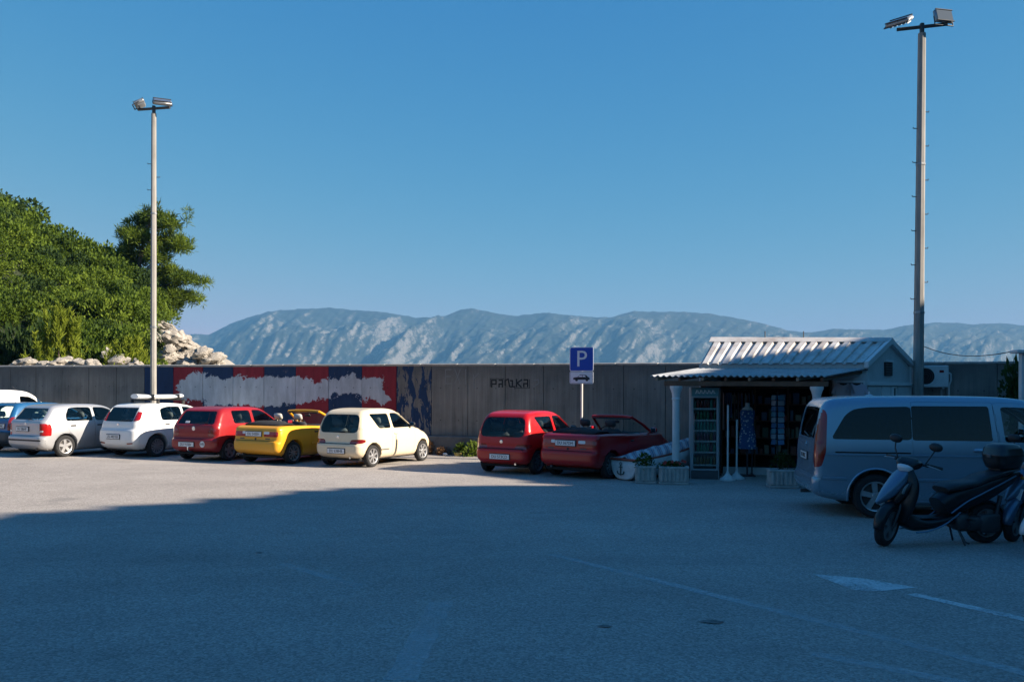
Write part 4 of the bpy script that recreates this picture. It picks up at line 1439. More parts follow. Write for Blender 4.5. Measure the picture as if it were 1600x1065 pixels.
# ---------------------------------------------------------------- white hatchback with high tail lamps and a roof rack
root = empty('white_hatchback')
tag(root, 'white hatchback carrying a long white board on its roof rack', 'car', 'cars parked in a row along the harbour wall')
sp = dict(W=1.687, paint=P_WHITE, h=.03, round=.20, round_top=.14, belt=1.0, round_front=.30, front_y=2.3, wheel_r=.30,
    arches=[(0, .36), (2.51, .36)],
    profile=[(-.58, .25), (-.70, .34), (-.735, .46), (-.73, .60), (-.71, .74), (-.665, .80), (-.64, .92), (-.60, 1.02), (-.47, 1.25), (-.36, 1.39), (-.22, 1.45), (.2, 1.485), (.6, 1.49), (1.0, 1.465), (1.32, 1.40), (1.75, 1.18), (2.15, 1.01), (2.40, .95), (2.75, .87), (3.06, .76), (3.24, .60), (3.30, .44), (3.27, .29), (3.1, .20), (1.2, .185), (-.3, .20)],
    plan=[(-.95, .80), (-.65, .915), (-.25, .98), (.5, 1.0), (1.6, .995), (2.3, .965), (2.9, .87), (3.35, .72)],
    section=[(0.10, .84), (0.22, .93), (0.42, .985), (0.62, 1.0), (0.80, .99), (1.0, .955), (1.12, .905), (1.3, .83), (1.42, .77), (1.6, .70)])
sp['regions'] = [
    dict(key='tlu', name='reversing_light', proj='rear', poly=rpoly([(.565, 1.27), (.66, 1.25), (.655, 1.38), (.56, 1.385)], .03), pair=True, mat=CLEARLENS, nmin=.06, flange=.008, test=lambda C: C[:, 1] < .1),
    dict(key='tl', name='tail_light', proj='rear', poly=rpoly([(.56, .99), (.74, 1.03), (.68, 1.255), (.575, 1.265)], .035), pair=True, mat=REDLENS, nmin=.06, flange=.008, test=lambda C: C[:, 1] < .1),
    dict(key='rw', name='rear_window', proj='rear', poly=rpoly([(-.575, .99), (.555, .99), (.545, 1.375), (-.545, 1.375)], .05), mat=GLASS, inset=.010, test=lambda C: C[:, 1] < .2),
    dict(key='fog', name='rear_reflector', proj='rear', poly=rpoly([(.44, .365), (.66, .385), (.66, .42), (.44, .405)], .015), pair=True, mat=MAROON, nmin=.1, flange=.008, test=lambda C: C[:, 1] < -.3),
    dict(key='ws', name='windscreen', proj='front', poly=rpoly([(-.66, 1.03), (.66, 1.03), (.54, 1.40), (-.54, 1.40)], .08), mat=GLASS, inset=.010, test=lambda C: C[:, 2] > .99),
    dict(key='hl', name='headlight', proj='front', poly=rpoly([(.40, .60), (.74, .66), (.74, .86), (.44, .72)], .05), pair=True, mat=CLEARLENS, flange=.01, test=lambda C: C[:, 1] > 2.4),
    dict(key='w1', name='rear_door_window', proj='side', poly=rpoly([(.16, 1.02), (.90, 1.02), (.88, 1.395), (.45, 1.395), (.17, 1.33)], .08), mat=GLASS, inset=.010),
    dict(key='w2', name='front_door_window', proj='side', poly=rpoly([(.99, 1.02), (2.0, 1.02), (1.52, 1.29), (1.26, 1.38), (.965, 1.395)], .05), mat=GLASS, inset=.010),
    dict(key='do1', name='rear_door', proj='side', poly=rpoly([(.40, .30), (.935, .27), (.945, 1.0), (.925, 1.435), (.40, 1.435), (.10, 1.34), (.08, .95), (.20, .70), (.40, .52)], .06), mat=P_WHITE, shrink=.005, flange=.03),
    dict(key='do2', name='front_door', proj='side', poly=rpoly([(.945, .26), (1.96, .26), (2.08, .55), (2.04, 1.03), (1.56, 1.33), (1.28, 1.425), (.935, 1.435), (.955, 1.0)], .05), mat=P_WHITE, shrink=.005, flange=.03),
    dict(key='rb', name='rear_bumper', proj='rear', poly=rrect(-.90, .90, .20, .735, .03), mat=P_WHITE, nmin=.25, shrink=.004, flange=.02, test=lambda C: C[:, 1] < -.25),
]
skin, body, made = build_car(root, sp)
add_wheels(root, .30, .18, .20, 1.47, (0, 2.51), 'steel', RIMD)
for s_ in (1, -1):
    door_handle(root, skin, .33, .90, s_, BLACK); door_handle(root, skin, 1.12, .90, s_, BLACK)
    blob_mirror(root, s_ * (side_x(skin, 1.95, 1.0) - .02), 1.95, 1.0, P_WHITE, s_)
plate(root, -.08, rear_y(skin, 0, .57) - .012, .57, 'ZG 4821EB')
emblem(root, skin, .905)
MB().box((0, 1.25, .20), (1.3, 3.5, .06), ch=.02).build('underbody', UNDER, root)
cabin(root, [(1.22, .32, False), (.30, .36, True)], 2.0, .90, .68, (-.38, .97, .34), SEATM, SEATG)
wiper(root, skin, .0, 1.005, .40, 1.03)
rk = MB()
for y in (.25, 1.15):
    rk.box((0, y, 1.575), (1.16, .055, .035), ch=.01)
    for s_ in (-1, 1):
        rk.box((s_ * .53, y, 1.52), (.06, .09, .13), ch=.015)
rk.build('roof_rack', BLACK, root)
place(root, (243, 712), 28, 1.47)
# the board lies on the rack: a thing of its own
brd = MB()
rings = []
L_ = 1.62
for i in range(15):
    t = i / 14
    y = -L_ / 2 + L_ * t
    w_ = .40 * (math.sin(PI * min(max(t * .93 + .035, 0), 1)) ** .42)
    rings.append([(w_ * math.cos(a), y, .075 * math.sin(a) * (1 if math.sin(a) > 0 else .8) + .02 * (abs(t - .5) * 2) ** 3) for a in [2 * PI * j / 14 for j in range(14)]])
brd.ring_loft(rings)
bo = brd.build('paddle_board', principled('board_gelcoat', (0.80, 0.81, 0.80), .25, coat=.4), None, 50)
tag(bo, 'long white board strapped flat on the roof rack of the white car', 'board')
bo.matrix_world = Matrix.Translation(root.location) @ root.rotation_euler.to_matrix().to_4x4() @ Matrix.Translation((.0, .70, 1.655))
stp = MB()
for y in (-.47, .43):
    stp.box((0, y, .0), (.815, .035, .165), ch=.04)
st_o = stp.build('strap', BLACK, bo)

# ---------------------------------------------------------------- dark red three-door hatchback
root = empty('red_hatchback')
tag(root, 'wine red three door hatchback with tow bar and round white sticker', 'car', 'cars parked in a row along the harbour wall')
sp = dict(W=1.655, paint=P_DARKRED, h=.03, round=.15, round_top=.12, belt=.98, round_front=.26, front_y=2.3, wheel_r=.285,
    arches=[(0, .335), (2.40, .335)],
    profile=[(-.46, .27), (-.56, .34), (-.585, .46), (-.575, .575), (-.53, .60), (-.52, .76), (-.495, .94), (-.43, 1.02), (-.30, 1.22), (-.20, 1.335), (-.08, 1.39), (.3, 1.415), (.75, 1.42), (1.15, 1.40), (1.42, 1.345), (1.75, 1.16), (2.06, .985), (2.25, .93), (2.6, .87), (2.9, .78), (3.06, .66), (3.12, .50), (3.12, .36), (3.05, .24), (2.9, .19), (1.2, .18), (-.2, .20)],
    plan=[(-.8, .84), (-.5, .94), (-.15, .985), (.5, 1.0), (1.6, .995), (2.3, .965), (2.8, .89), (3.2, .77)],
    section=[(0.10, .84), (0.22, .93), (0.40, .985), (0.58, 1.0), (0.75, .995), (0.92, .968), (1.05, .92), (1.25, .845), (1.36, .79), (1.6, .70)])
sp['regions'] = [
    dict(key='rw', name='rear_window', proj='rear', poly=rpoly([(-.64, .975), (.64, .975), (.555, 1.315), (-.555, 1.315)], .06), mat=GLASS, inset=.010, test=lambda C: C[:, 1] < .2),
    dict(key='tl', name='tail_light', proj='rear', poly=rpoly([(.50, .66), (.78, .66), (.78, .86), (.58, .87), (.50, .80)], .04), pair=True, mat=MAROON, nmin=.08, flange=.01, test=lambda C: C[:, 1] < -.2),
    dict(key='ws', name='windscreen', proj='front', poly=rpoly([(-.65, 1.0), (.65, 1.0), (.55, 1.35), (-.55, 1.35)], .08), mat=GLASS, inset=.010, test=lambda C: C[:, 2] > .96),
    dict(key='hl', name='headlight', proj='front', poly=rpoly([(.34, .58), (.72, .60), (.72, .76), (.36, .72)], .05), pair=True, mat=CLEARLENS, flange=.01, test=lambda C: C[:, 1] > 2.4),
    dict(key='w1', name='quarter_window', proj='side', poly=rpoly([(.16, .985), (.86, .985), (.84, 1.325), (.13, 1.325)], .07), mat=GLASS, inset=.010),
    dict(key='w2', name='door_window', proj='side', poly=rpoly([(.97, .985), (1.90, .985), (1.50, 1.245), (1.27, 1.322), (.945, 1.327)], .05), mat=GLASS, inset=.010),
    dict(key='do2', name='door', proj='side', poly=rpoly([(.90, .25), (1.90, .25), (2.0, .55), (1.95, .985), (1.55, 1.28), (1.30, 1.365), (.895, 1.37), (.915, .98)], .05), mat=P_DARKRED, shrink=.005, flange=.03),
    dict(key='rb', name='rear_bumper', proj='rear', poly=rrect(-.90, .90, .20, .585, .03), mat=P_DARKRED, nmin=.25, shrink=.004, flange=.02, test=lambda C: C[:, 1] < -.2),
    dict(key='tg', name='tailgate', proj='rear', poly=rrect(-.62, .62, .61, .955, .03), mat=P_DARKRED, nmin=.4, shrink=.004, flange=.02, test=lambda C: C[:, 1] < -.2),
]
skin, body, made = build_car(root, sp)
add_wheels(root, .285, .17, .19, 1.40, (0, 2.40), 'five', RIMD)
for s_ in (1, -1):
    door_handle(root, skin, 1.04, .83, s_, BLACK)
    blob_mirror(root, s_ * (side_x(skin, 1.84, .96) - .02), 1.84, .965, BLACK, s_)
    xs_ = side_x(skin, .9, .53)
    MB().box((s_ * (xs_ + .003), 1.15, .53), (.02, 1.3, .06), ch=.006).build('side_moulding', BLACK, root)
plate(root, -.18, rear_y(skin, -.2, .44) - .012, .44, 'DU 915BV')
emblem(root, skin, .86, r=.055)
s_ = MB()
M = Matrix.Translation((.36, rear_y(skin, .36, .455) - .003, .455)) @ Matrix.Rotation(R(90), 4, 'X')
s_.lathe([(0, .003), (.082, .003), (.082, -.003)], 24, M)
stk = s_.build('country_sticker', PLATEW, root, None)
t = text_mesh('sticker_letters', 'HR', .10, PLATEK, stk, .001)
t.location = (.36, rear_y(skin, .36, .455) - .008, .455); t.rotation_euler = (R(90), 0, 0)
MB().box((.13, rear_y(skin, 0, .9) - .003, .845), (.16, .008, .03), ch=.002).box((-.42, rear_y(skin, -.42, .87) - .003, .87), (.16, .008, .028), ch=.002).build('name_badge', GREYP, root)
MB().tube([(-.06, -.40, .28), (-.06, -.62, .27), (-.06, -.66, .31), (-.06, -.66, .36)], .020, 8).lathe([(0, .395), (.018, .39), (.026, .37), (.018, .35), (0, .345)], 12, Matrix.Translation((-.06, -.66, 0))).build('tow_bar', CHROME, root, 60)
MB().box((0, 1.2, .20), (1.3, 3.3, .06), ch=.02).build('underbody', UNDER, root)
MB().box((-.30, rear_y(skin, -.3, 1.03) + .004, 1.025), (.14, .004, .06), rot=(R(-28), 0, 0), ch=.001).build('window_sticker', PLATEW, root)
cabin(root, [(1.20, .32, False), (.30, .36, True)], 1.88, .86, .66, (-.26, .93, .30), SEATM, SEATM)
wiper(root, skin, .0, .99, .40, 1.02)
place(root, (356, 718), 24, 1.40)

# ---------------------------------------------------------------- blue hatchback at the left edge
root = empty('blue_hatchback')
tag(root, 'bright blue hatchback with dark bumper, partly behind the silver car', 'car', 'cars parked in a row along the harbour wall')
sp = dict(W=1.64, paint=P_BLUE, h=.03, round=.14, round_top=.11, belt=.98, round_front=.26, front_y=2.3, wheel_r=.285,
    arches=[(0, .335), (2.46, .335)],
    profile=[(-.50, .28), (-.62, .36), (-.645, .48), (-.635, .60), (-.58, .63), (-.57, .78), (-.55, .95), (-.50, 1.02), (-.38, 1.24), (-.28, 1.38), (-.15, 1.44), (.3, 1.465), (.75, 1.46), (1.15, 1.43), (1.42, 1.36), (1.75, 1.17), (2.10, .99), (2.3, .94), (2.65, .87), (2.95, .77), (3.09, .64), (3.13, .48), (3.12, .34), (3.05, .24), (2.9, .19), (1.2, .18), (-.25, .21)],
    plan=[(-.85, .84), (-.55, .94), (-.15, .985), (.5, 1.0), (1.6, .995), (2.3, .965), (2.8, .89), (3.2, .77)],
    section=SECT_HATCH)
sp['regions'] = [
    dict(key='rw', name='rear_window', proj='rear', poly=rpoly([(-.60, .99), (.60, .99), (.54, 1.37), (-.54, 1.37)], .06), mat=GLASS, inset=.010, test=lambda C: C[:, 1] < .2),
    dict(key='tl', name='tail_light', proj='rear', poly=rpoly([(.63, .66), (.79, .66), (.76, 1.05), (.66, 1.05)], .04), pair=True, mat=MAROON, nmin=.05, flange=.01, test=lambda C: C[:, 1] < -.2),
    dict(key='ws', name='windscreen', proj='front', poly=rpoly([(-.65, 1.0), (.65, 1.0), (.54, 1.38), (-.54, 1.38)], .08), mat=GLASS, inset=.010, test=lambda C: C[:, 2] > .96),
    dict(key='w1', name='rear_door_window', proj='side', poly=rpoly([(.10, .99), (.86, .99), (.84, 1.36), (.30, 1.36), (.12, 1.28)], .07), mat=GLASS, inset=.010),
    dict(key='w2', name='front_door_window', proj='side', poly=rpoly([(.97, .99), (1.92, .99), (1.50, 1.27), (1.27, 1.355), (.945, 1.36)], .05), mat=GLASS, inset=.010),
    dict(key='do2', name='front_door', proj='side', poly=rpoly([(.90, .25), (1.90, .25), (2.0, .55), (1.95, .985), (1.55, 1.31), (1.30, 1.405), (.895, 1.41), (.915, .98)], .05), mat=P_BLUE, shrink=.005, flange=.03),
    dict(key='rb', name='rear_bumper', proj='rear', poly=rrect(-.90, .90, .20, .62, .03), mat=GREYP, nmin=.05, shrink=.004, flange=.02, test=lambda C: C[:, 1] < -.3),
]
skin, body, made = build_car(root, sp)
add_wheels(root, .285, .17, .19, 1.40, (0, 2.46), 'cap', RIMD)
for s_ in (1, -1):
    blob_mirror(root, s_ * (side_x(skin, 1.86, .97) - .02), 1.86, .97, P_BLUE, s_)
plate(root, .26, rear_y(skin, 0, .79) - .012, .79, 'DU 204AK')
MB().box((0, 1.2, .21), (1.3, 3.3, .06), ch=.02).build('underbody', UNDER, root)
cabin(root, [(1.20, .32, False), (.30, .36, True)], 1.90, .88, .66, (-.34, .95, .3), SEATM, SEATG)
wiper(root, skin, .0, 1.01, -.36, 1.04)
MB().tube([(0, .15, 1.45), (0, .02, 1.62)], .006, 6).build('roof_aerial', BLACK, root)
place(root, (42, 705), 26, 1.40)

# ---------------------------------------------------------------- white panel van behind it
root = empty('white_panel_van')
tag(root, 'white high roofed panel van, mostly hidden at the left edge of the row', 'van')
sp = dict(W=1.70, paint=P_WHITE, h=.034, round=.12, round_top=.12, belt=1.1, round_front=.24, front_y=2.6, wheel_r=.30,
    arches=[(0, .35), (2.68, .35)],
    profile=[(-.62, .28), (-.70, .45), (-.70, .9), (-.66, 1.4), (-.60, 1.72), (-.45, 1.80), (.4, 1.825), (1.2, 1.81), (1.62, 1.74), (2.0, 1.52), (2.45, 1.14), (2.65, 1.06), (3.1, .95), (3.35, .80), (3.42, .55), (3.40, .34), (3.25, .22), (1.3, .20), (-.3, .22)],
    plan=[(-.9, .92), (-.5, .98), (0, 1.0), (1.8, 1.0), (2.6, .96), (3.1, .87), (3.5, .75)],
    section=[(0.10, .87), (0.25, .95), (0.5, 1.0), (1.0, .99), (1.3, .95), (1.6, .90), (1.85, .83)])
sp['regions'] = [
    dict(key='rw', name='rear_window', proj='rear', poly=rpoly([(.06, 1.05), (.62, 1.05), (.60, 1.58), (.06, 1.58)], .05), pair=True, mat=GLASS, inset=.010, test=lambda C: C[:, 1] < .2),
    dict(key='tl', name='tail_light', proj='rear', poly=rpoly([(.70, .65), (.83, .65), (.81, 1.1), (.70, 1.1)], .03), pair=True, mat=REDLENS, nmin=.05, flange=.01, test=lambda C: C[:, 1] < -.2),
    dict(key='ws', name='windscreen', proj='front', poly=rpoly([(-.68, 1.12), (.68, 1.12), (.60, 1.68), (-.60, 1.68)], .08), mat=GLASS, inset=.010, test=lambda C: C[:, 2] > 1.1),
    dict(key='w2', name='door_window', proj='side', poly=rpoly([(1.20, 1.08), (2.22, 1.10), (1.78, 1.50), (1.55, 1.60), (1.18, 1.62)], .06), mat=GLASS, inset=.010),
    dict(key='do2', name='door', proj='side', poly=rpoly([(1.12, .28), (2.12, .28), (2.28, .6), (2.28, 1.10), (1.80, 1.56), (1.58, 1.68), (1.10, 1.70)], .05), mat=P_WHITE, shrink=.005, flange=.03),
]
skin, body, made = build_car(root, sp)
add_wheels(root, .30, .18, .20, 1.44, (0, 2.68), 'cap', RIMD)
cabin(root, [(1.6, .40, False)], 2.3, .98, .68, None, SEATM, SEATM)
MB().box((0, 1.25, .22), (1.35, 3.6, .06), ch=.02).build('underbody', UNDER, root)
MB().tube([(.2, 1.7, 1.72), (.16, 1.45, 1.95)], .007, 6).build('roof_aerial', BLACK, root)
blob_mirror(root, side_x(skin, 2.15, 1.1), 2.15, 1.1, BLACK, 1)
_p = at_depth(-48, 640, 28.3)
root.location = (_p.x, _p.y, 0); root.rotation_euler = (0, 0, -R(18))
# ================================================================== LAMP POSTS
POSTM = NT('weathered_post')
_oc = POSTM.coord('Object')
_n = POSTM.noise(POSTM.mapping(_oc, (6, 6, 0.7)), 1.0, 6, 0.7)
_c = POSTM.mix(POSTM.range(_n, 0.35, 0.7), (0.20, 0.19, 0.175), (0.36, 0.345, 0.32))
_r = POSTM.range(POSTM.noise(POSTM.mapping(_oc, (3, 3, 1.3)), 1.0, 5, 0.7), 0.68, 0.74)
_c = POSTM.mix(POSTM.math('MULTIPLY', _r, 0.8), _c, (0.30, 0.12, 0.05))
POSTM.color(_c); POSTM.rough(0.75)
POSTM = POSTM.m
STEEL = principled('galvanised_steel', (0.33, 0.34, 0.35), 0.45, 0.7, var=0.2, var_scale=5)
DARKSTEEL = principled('dark_steel', (0.06, 0.062, 0.066), 0.5, 0.5)
LAMPG = principled('lamp_glass', (0.10, 0.11, 0.12), 0.08, coat=1.0)
WHITEP = principled('white_painted_timber', (0.55, 0.56, 0.55), 0.6, var=0.12, var_scale=4, bump=0.1)

def lamp_post(label, x, y, h, r0, r1, lean, lamps, arm_dir, arm, rung_from, rot=0.0):
    root = empty('lamp_post', (x, y, 0))
    tag(root, label, 'lamp post', 'tall twin floodlight posts along the harbour wall')
    m = MB()
    rings = []
    for i in range(13):
        t = i / 12
        r_ = r0 + (r1 - r0) * t
        rings.append([(lean * t * h + r_ * math.cos(a + rot), r_ * math.sin(a + rot), h * t) for a in [2 * PI * (j + .5) / 8 for j in range(8)]])
    m.ring_loft(rings)
    m.build('post_shaft', POSTM, root, 20)
    MB().box((0, 0, .03), (r0 * 4.2, r0 * 4.2, .06), ch=.01).box((0, 0, .09), (r0 * 2.8, r0 * 2.8, .10), ch=.02).build('base_plate', STEEL, root)
    for zj in (h * .36, h * .70):
        MB().lathe([(r0 + (r1 - r0) * zj / h + .004, zj - .03), (r0 + (r1 - r0) * zj / h + .012, zj - .02), (r0 + (r1 - r0) * zj / h + .012, zj + .02), (r0 + (r1 - r0) * zj / h + .004, zj + .03)], 8, Matrix.Translation((lean * zj, 0, 0)) @ Matrix.Rotation(rot + PI / 8, 4, 'Z')).build('collar', STEEL, root)
    top = Vector((lean * h, 0, h))
    ad = Vector((math.cos(arm_dir), math.sin(arm_dir), 0))
    MB().box(top + Vector((0, 0, .10)), (.09, .09, .30), ch=.01).build('spigot', DARKSTEEL, root)
    MB().tube([top - ad * arm * .5 + Vector((0, 0, .16)), top + ad * arm * .5 + Vector((0, 0, .16))], .045, 8).build('cross_arm', DARKSTEEL, root)
    n = int((h - 1.2 - rung_from) / .42)
    side = Vector((1, 0, 0))
    for i in range(n):
        z = rung_from + i * .42
        s_ = 1 if i % 2 else -1
        r_ = r0 + (r1 - r0) * z / h
        c = Vector((lean * z, 0, z))
        d = Vector((math.cos(rot * 0 + .15), math.sin(.15), 0)) * s_
        MB().tube([c + d * (r_ * .8), c + d * (r_ + .10), c + d * (r_ + .11) + Vector((0, 0, .03))], .011, 6).build('climbing_rung', DARKSTEEL, root)
    for (off, az, tilt, w) in lamps:
        e = bpy.data.objects.new('floodlight', None); link(e, root)
        hb = MB()
        hb.box((0, .01, .0), (w, .11, .34), ch=.035)
        for i in range(5):
            hb.box((-w * .36 + i * w * .18, .08, .03), (.012, .05, .22), ch=.003)
        bpy.data.objects.remove(e)
        e = hb.build('floodlight', STEEL, root, 40)
        e.location = top + ad * off + Vector((0, 0, .36))
        e.rotation_euler = (tilt, 0, az)
        MB().box((0, -.05, .0), (w * .86, .012, .28), ch=.004).build('lamp_glass', LAMPG, e)
        for zr_ in (.155, -.155):
            MB().box((0, -.055, zr_), (w * .95, .03, .02), ch=.004).build('lamp_rim', DARKSTEEL, e)
        MB().tube([(-w * .5, .02, 0), (-w * .5, .04, -.22), (w * .5, .04, -.22), (w * .5, .02, 0)], .018, 6).build('bracket', DARKSTEEL, e)
    return root

_pl = at_depth(240, 600, 28.9)
lamp_post('tall pale lamp post standing behind the white car at the mural', _pl.x, _pl.y, 10.75, .105, .082, -.003,
          [(-.52, R(-75), R(-62), .52), (.30, R(25), R(-58), .58)], R(-12), 1.15, 6.6, .3)
_pr = at_depth(1434, 600, 22.1)
lamp_post('tall half shaded lamp post rising behind the silver van', _pr.x, _pr.y, 10.75, .135, .092, .0058,
          [(-.52, R(-48), R(-60), .60), (.48, R(12), R(-16), .50)], R(-18), 1.15, 4.2, .15)

# ================================================================== PARKING SIGN
SIGNB = principled('sign_blue', (0.010, 0.065, 0.46), 0.35, coat=.3)
SIGNW = principled('sign_white', (0.82, 0.83, 0.84), 0.4, var=.08, var_scale=5)
_ps = at_depth(908.5, 600, 21.75)
sg = empty('parking_sign', (_ps.x, _ps.y, 0), R(-16))
tag(sg, 'blue parking sign with white P above a small white car plate', 'sign')
MB().tube([(0, .04, -.02), (0, .04, 2.95)], .030, 12).build('sign_pole', principled('pole_paint', (0.55, 0.54, 0.52), 0.5, 0.2), sg)
def rplate(name, w, h, zc, t, mat, r=.04, y=0.0, par=sg):
    M = Matrix.Translation((0, y, zc)) @ Matrix.Rotation(R(90), 4, 'X')
    pts = rrect(-w / 2, w / 2, -h / 2, h / 2, r)
    o = MB().prism(pts, t, M).build(name, mat, par, 30)
    return o
pz = CAM_H + (605.5 - 560.5) / FPX * 21.6
cz = CAM_H + (605.5 - 589.5) / FPX * 21.6
sp1 = rplate('parking_panel', .585, .585, pz, .014, SIGNW, y=.010)
rplate('panel_field', .555, .555, pz, .003, SIGNB, .03, -.004, sp1)
t = text_mesh('letter_p', 'P', .56, SIGNW, sp1, .002); t.data.transform(Matrix.Scale(1.0, 4))
t.location = (.0, -.011, pz - .01); t.rotation_euler = (R(90), 0, 0)
sp2 = rplate('car_panel', .585, .30, cz, .014, SIGNW, y=.010)
rplate('panel_border', .555, .27, cz, .002, PLATEK, .03, -.004, sp2)
rplate('panel_white', .545, .26, cz, .002, SIGNW, .028, -.0062, sp2)
cs = [(-.20, -.045), (-.205, -.015), (-.19, .0), (-.10, .012), (-.045, .062), (-.02, .07), (.09, .068), (.125, .055), (.165, .012), (.195, .004), (.205, -.03), (.20, -.05), (.165, -.052), (.15, -.03), (.12, -.03), (.10, -.052), (-.09, -.052), (-.105, -.03), (-.135, -.03), (-.155, -.052)]
Mx = Matrix.Translation((0, -.009, cz)) @ Matrix.Rotation(R(90), 4, 'X')
pc = MB().prism(cs, .002, Mx)
for wx in (-.12, .135):
    pc.prism([(wx + .034 * math.cos(2 * PI * i / 16), -.055 + .034 * math.sin(2 * PI * i / 16)) for i in range(16)], .003, Mx)
ps_ = pc.build('car_pictogram', PLATEK, sp2, None)
Mw = Matrix.Translation((0, -.0115, cz)) @ Matrix.Rotation(R(90), 4, 'X')
MB().prism([(-.085, .014), (-.04, .055), (.02, .058), (.02, .014)], .001, Mw).prism([(.03, .014), (.03, .058), (.085, .056), (.11, .014)], .001, Mw).build('pictogram_windows', SIGNW, ps_, None)
MB().box((0, .028, pz + .15), (.30, .02, .03)).box((0, .028, pz - .15), (.30, .02, .03)).box((0, .028, cz), (.30, .02, .03)).build('clamp', STEEL, sg)

# ================================================================== KIOSK SHOP
kio = empty('kiosk', (0, 0, 0))
tag(kio, 'low souvenir kiosk with pitched ribbed metal roof and corrugated awning on white columns', 'kiosk')
E0 = at_depth(1095, 567, 21.0); E1 = at_depth(1355, 566, 20.2)
R0 = at_depth(1115, 531, 22.0); R1 = at_depth(1390, 532, 21.2)
E2 = at_depth(1424, 567.5, 22.2); E3 = at_depth(1143, 566, 23.0)
k = NT('ribbed_roof_metal')
oc = k.coord('Object')
n_ = k.noise(k.mapping(oc, (2, 2, 2)), 1.0, 6, 0.7)
k.color(k.mix(k.range(n_, 0.4, 0.68), (0.60, 0.58, 0.55), (0.36, 0.30, 0.26)))
k.rough(0.40); k.b.inputs['Metallic'].default_value = 0.15
ROOFM = k.m
GABLE = principled('kiosk_cladding', (0.46, 0.48, 0.48), 0.6, var=.1, var_scale=3)
TRIMW = principled('kiosk_trim', (0.62, 0.63, 0.63), 0.5)
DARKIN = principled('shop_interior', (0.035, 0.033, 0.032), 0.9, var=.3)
TIMBER = principled('brown_timber', (0.15, 0.075, 0.045), 0.75, var=.3, var_scale=5, bump=.2)
TIMBERP = principled('pale_timber', (0.34, 0.27, 0.20), 0.8, var=.2, var_scale=5)

def rib_sheet(name, a0, a1, b0, b1, nrib, up, mat, over=0.0):
    """trapezoidal sheet: a-edge is the eave, b-edge the ridge"""
    vs, fs = [], []
    nrm = (a1 - a0).cross(b0 - a0).normalized()
    if nrm.z < 0: nrm = -nrm
    ts = []
    for i in range(nrib):
        c = (i + .5) / nrib
        w = 1 / nrib
        ts += [(c - .36 * w, 0), (c - .26 * w, up), (c + .24 * w, up), (c + .34 * w, 0)]
    ts = [(0, 0)] + ts + [(1, 0)]
    for t_, h_ in ts:
        pa = a0.lerp(a1, t_) + (a0.lerp(a1, t_) - b0.lerp(b1, t_)).normalized() * over + nrm * h_
        pb = b0.lerp(b1, t_) + nrm * h_
        vs += [pa, pb, pa - nrm * .012, pb - nrm * .012]
    n = len(ts)
    for i in range(n - 1):
        q = 4 * i; r_ = q + 4
        fs += [(q, r_, r_ + 1, q + 1), (q + 2, q + 3, r_ + 3, r_ + 2), (q, q + 2, r_ + 2, r_), (q + 1, r_ + 1, r_ + 3, q + 3)]
    fs += [(0, 1, 3, 2), (4 * n - 4, 4 * n - 2, 4 * n - 1, 4 * n - 3)]
    return mesh_np(name, vs, fs, mat, kio, None)
# each sheet of the front slope is a piece of its own (about a metre wide)
NS = 4
for i in range(NS):
    t0, t1 = i / NS + .001, (i + 1) / NS - .001
    rib_sheet('roof_sheet', E0.lerp(E1, t0), E0.lerp(E1, t1), R0.lerp(R1, t0), R0.lerp(R1, t1), 4, .042, ROOFM, .10)
for i in range(NS):
    t0, t1 = i / NS + .001, (i + 1) / NS - .001
    rib_sheet('roof_sheet', E3.lerp(E2, t0), E3.lerp(E2, t1), R0.lerp(R1, t0), R0.lerp(R1, t1), 4, .042, ROOFM, .10)
rd = (R1 - R0).normalized()
cap = MB()
for sgn, ee, ef in ((1, E0, E1), (-1, E3, E2)):
    d0 = (ee - R0).normalized(); d1 = (ef - R1).normalized()
    u_ = Vector((0, 0, .075))
    cap.add([R0 + u_ - rd * .06, R1 + u_ + rd * .06, R1 + d1 * .22 + u_ * .75 + rd * .06, R0 + d0 * .22 + u_ * .75 - rd * .06,
             R0 + u_ * .8 - rd * .06, R1 + u_ * .8 + rd * .06, R1 + d1 * .22 + u_ * .55 + rd * .06, R0 + d0 * .22 + u_ * .55 - rd * .06],
            [(0, 1, 2, 3), (7, 6, 5, 4), (0, 4, 5, 1), (1, 5, 6, 2), (2, 6, 7, 3), (3, 7, 4, 0)])
cap.build('ridge_cap', ROOFM, kio, None)
for t_ in (.52, .30):
    p_ = R0.lerp(R1, t_) + Vector((0, 0, .06))
    MB().tube([p_, p_ + Vector((0, 0, .16))], .012, 6).build('roof_spike', DARKSTEEL, kio)

def slab(name, a, b, z0, z1, th, mat, par=kio, ch=0.0):
    """upright panel between two plan points"""
    a = Vector((a[0], a[1], 0)); b = Vector((b[0], b[1], 0))
    d = b - a
    return MB().box((a + b) / 2 + Vector((0, 0, (z0 + z1) / 2)), (d.length, th, z1 - z0), rot=(0, 0, math.atan2(d.y, d.x)), ch=ch).build(name, mat, par, None)
ze = 2.54
# walls
gin = (E1 - E2).normalized() * .06
slab('back_wall', E3, E2, 0, ze, .08, GABLE)
slab('side_wall', E0, E3, 0, ze, .08, GABLE)
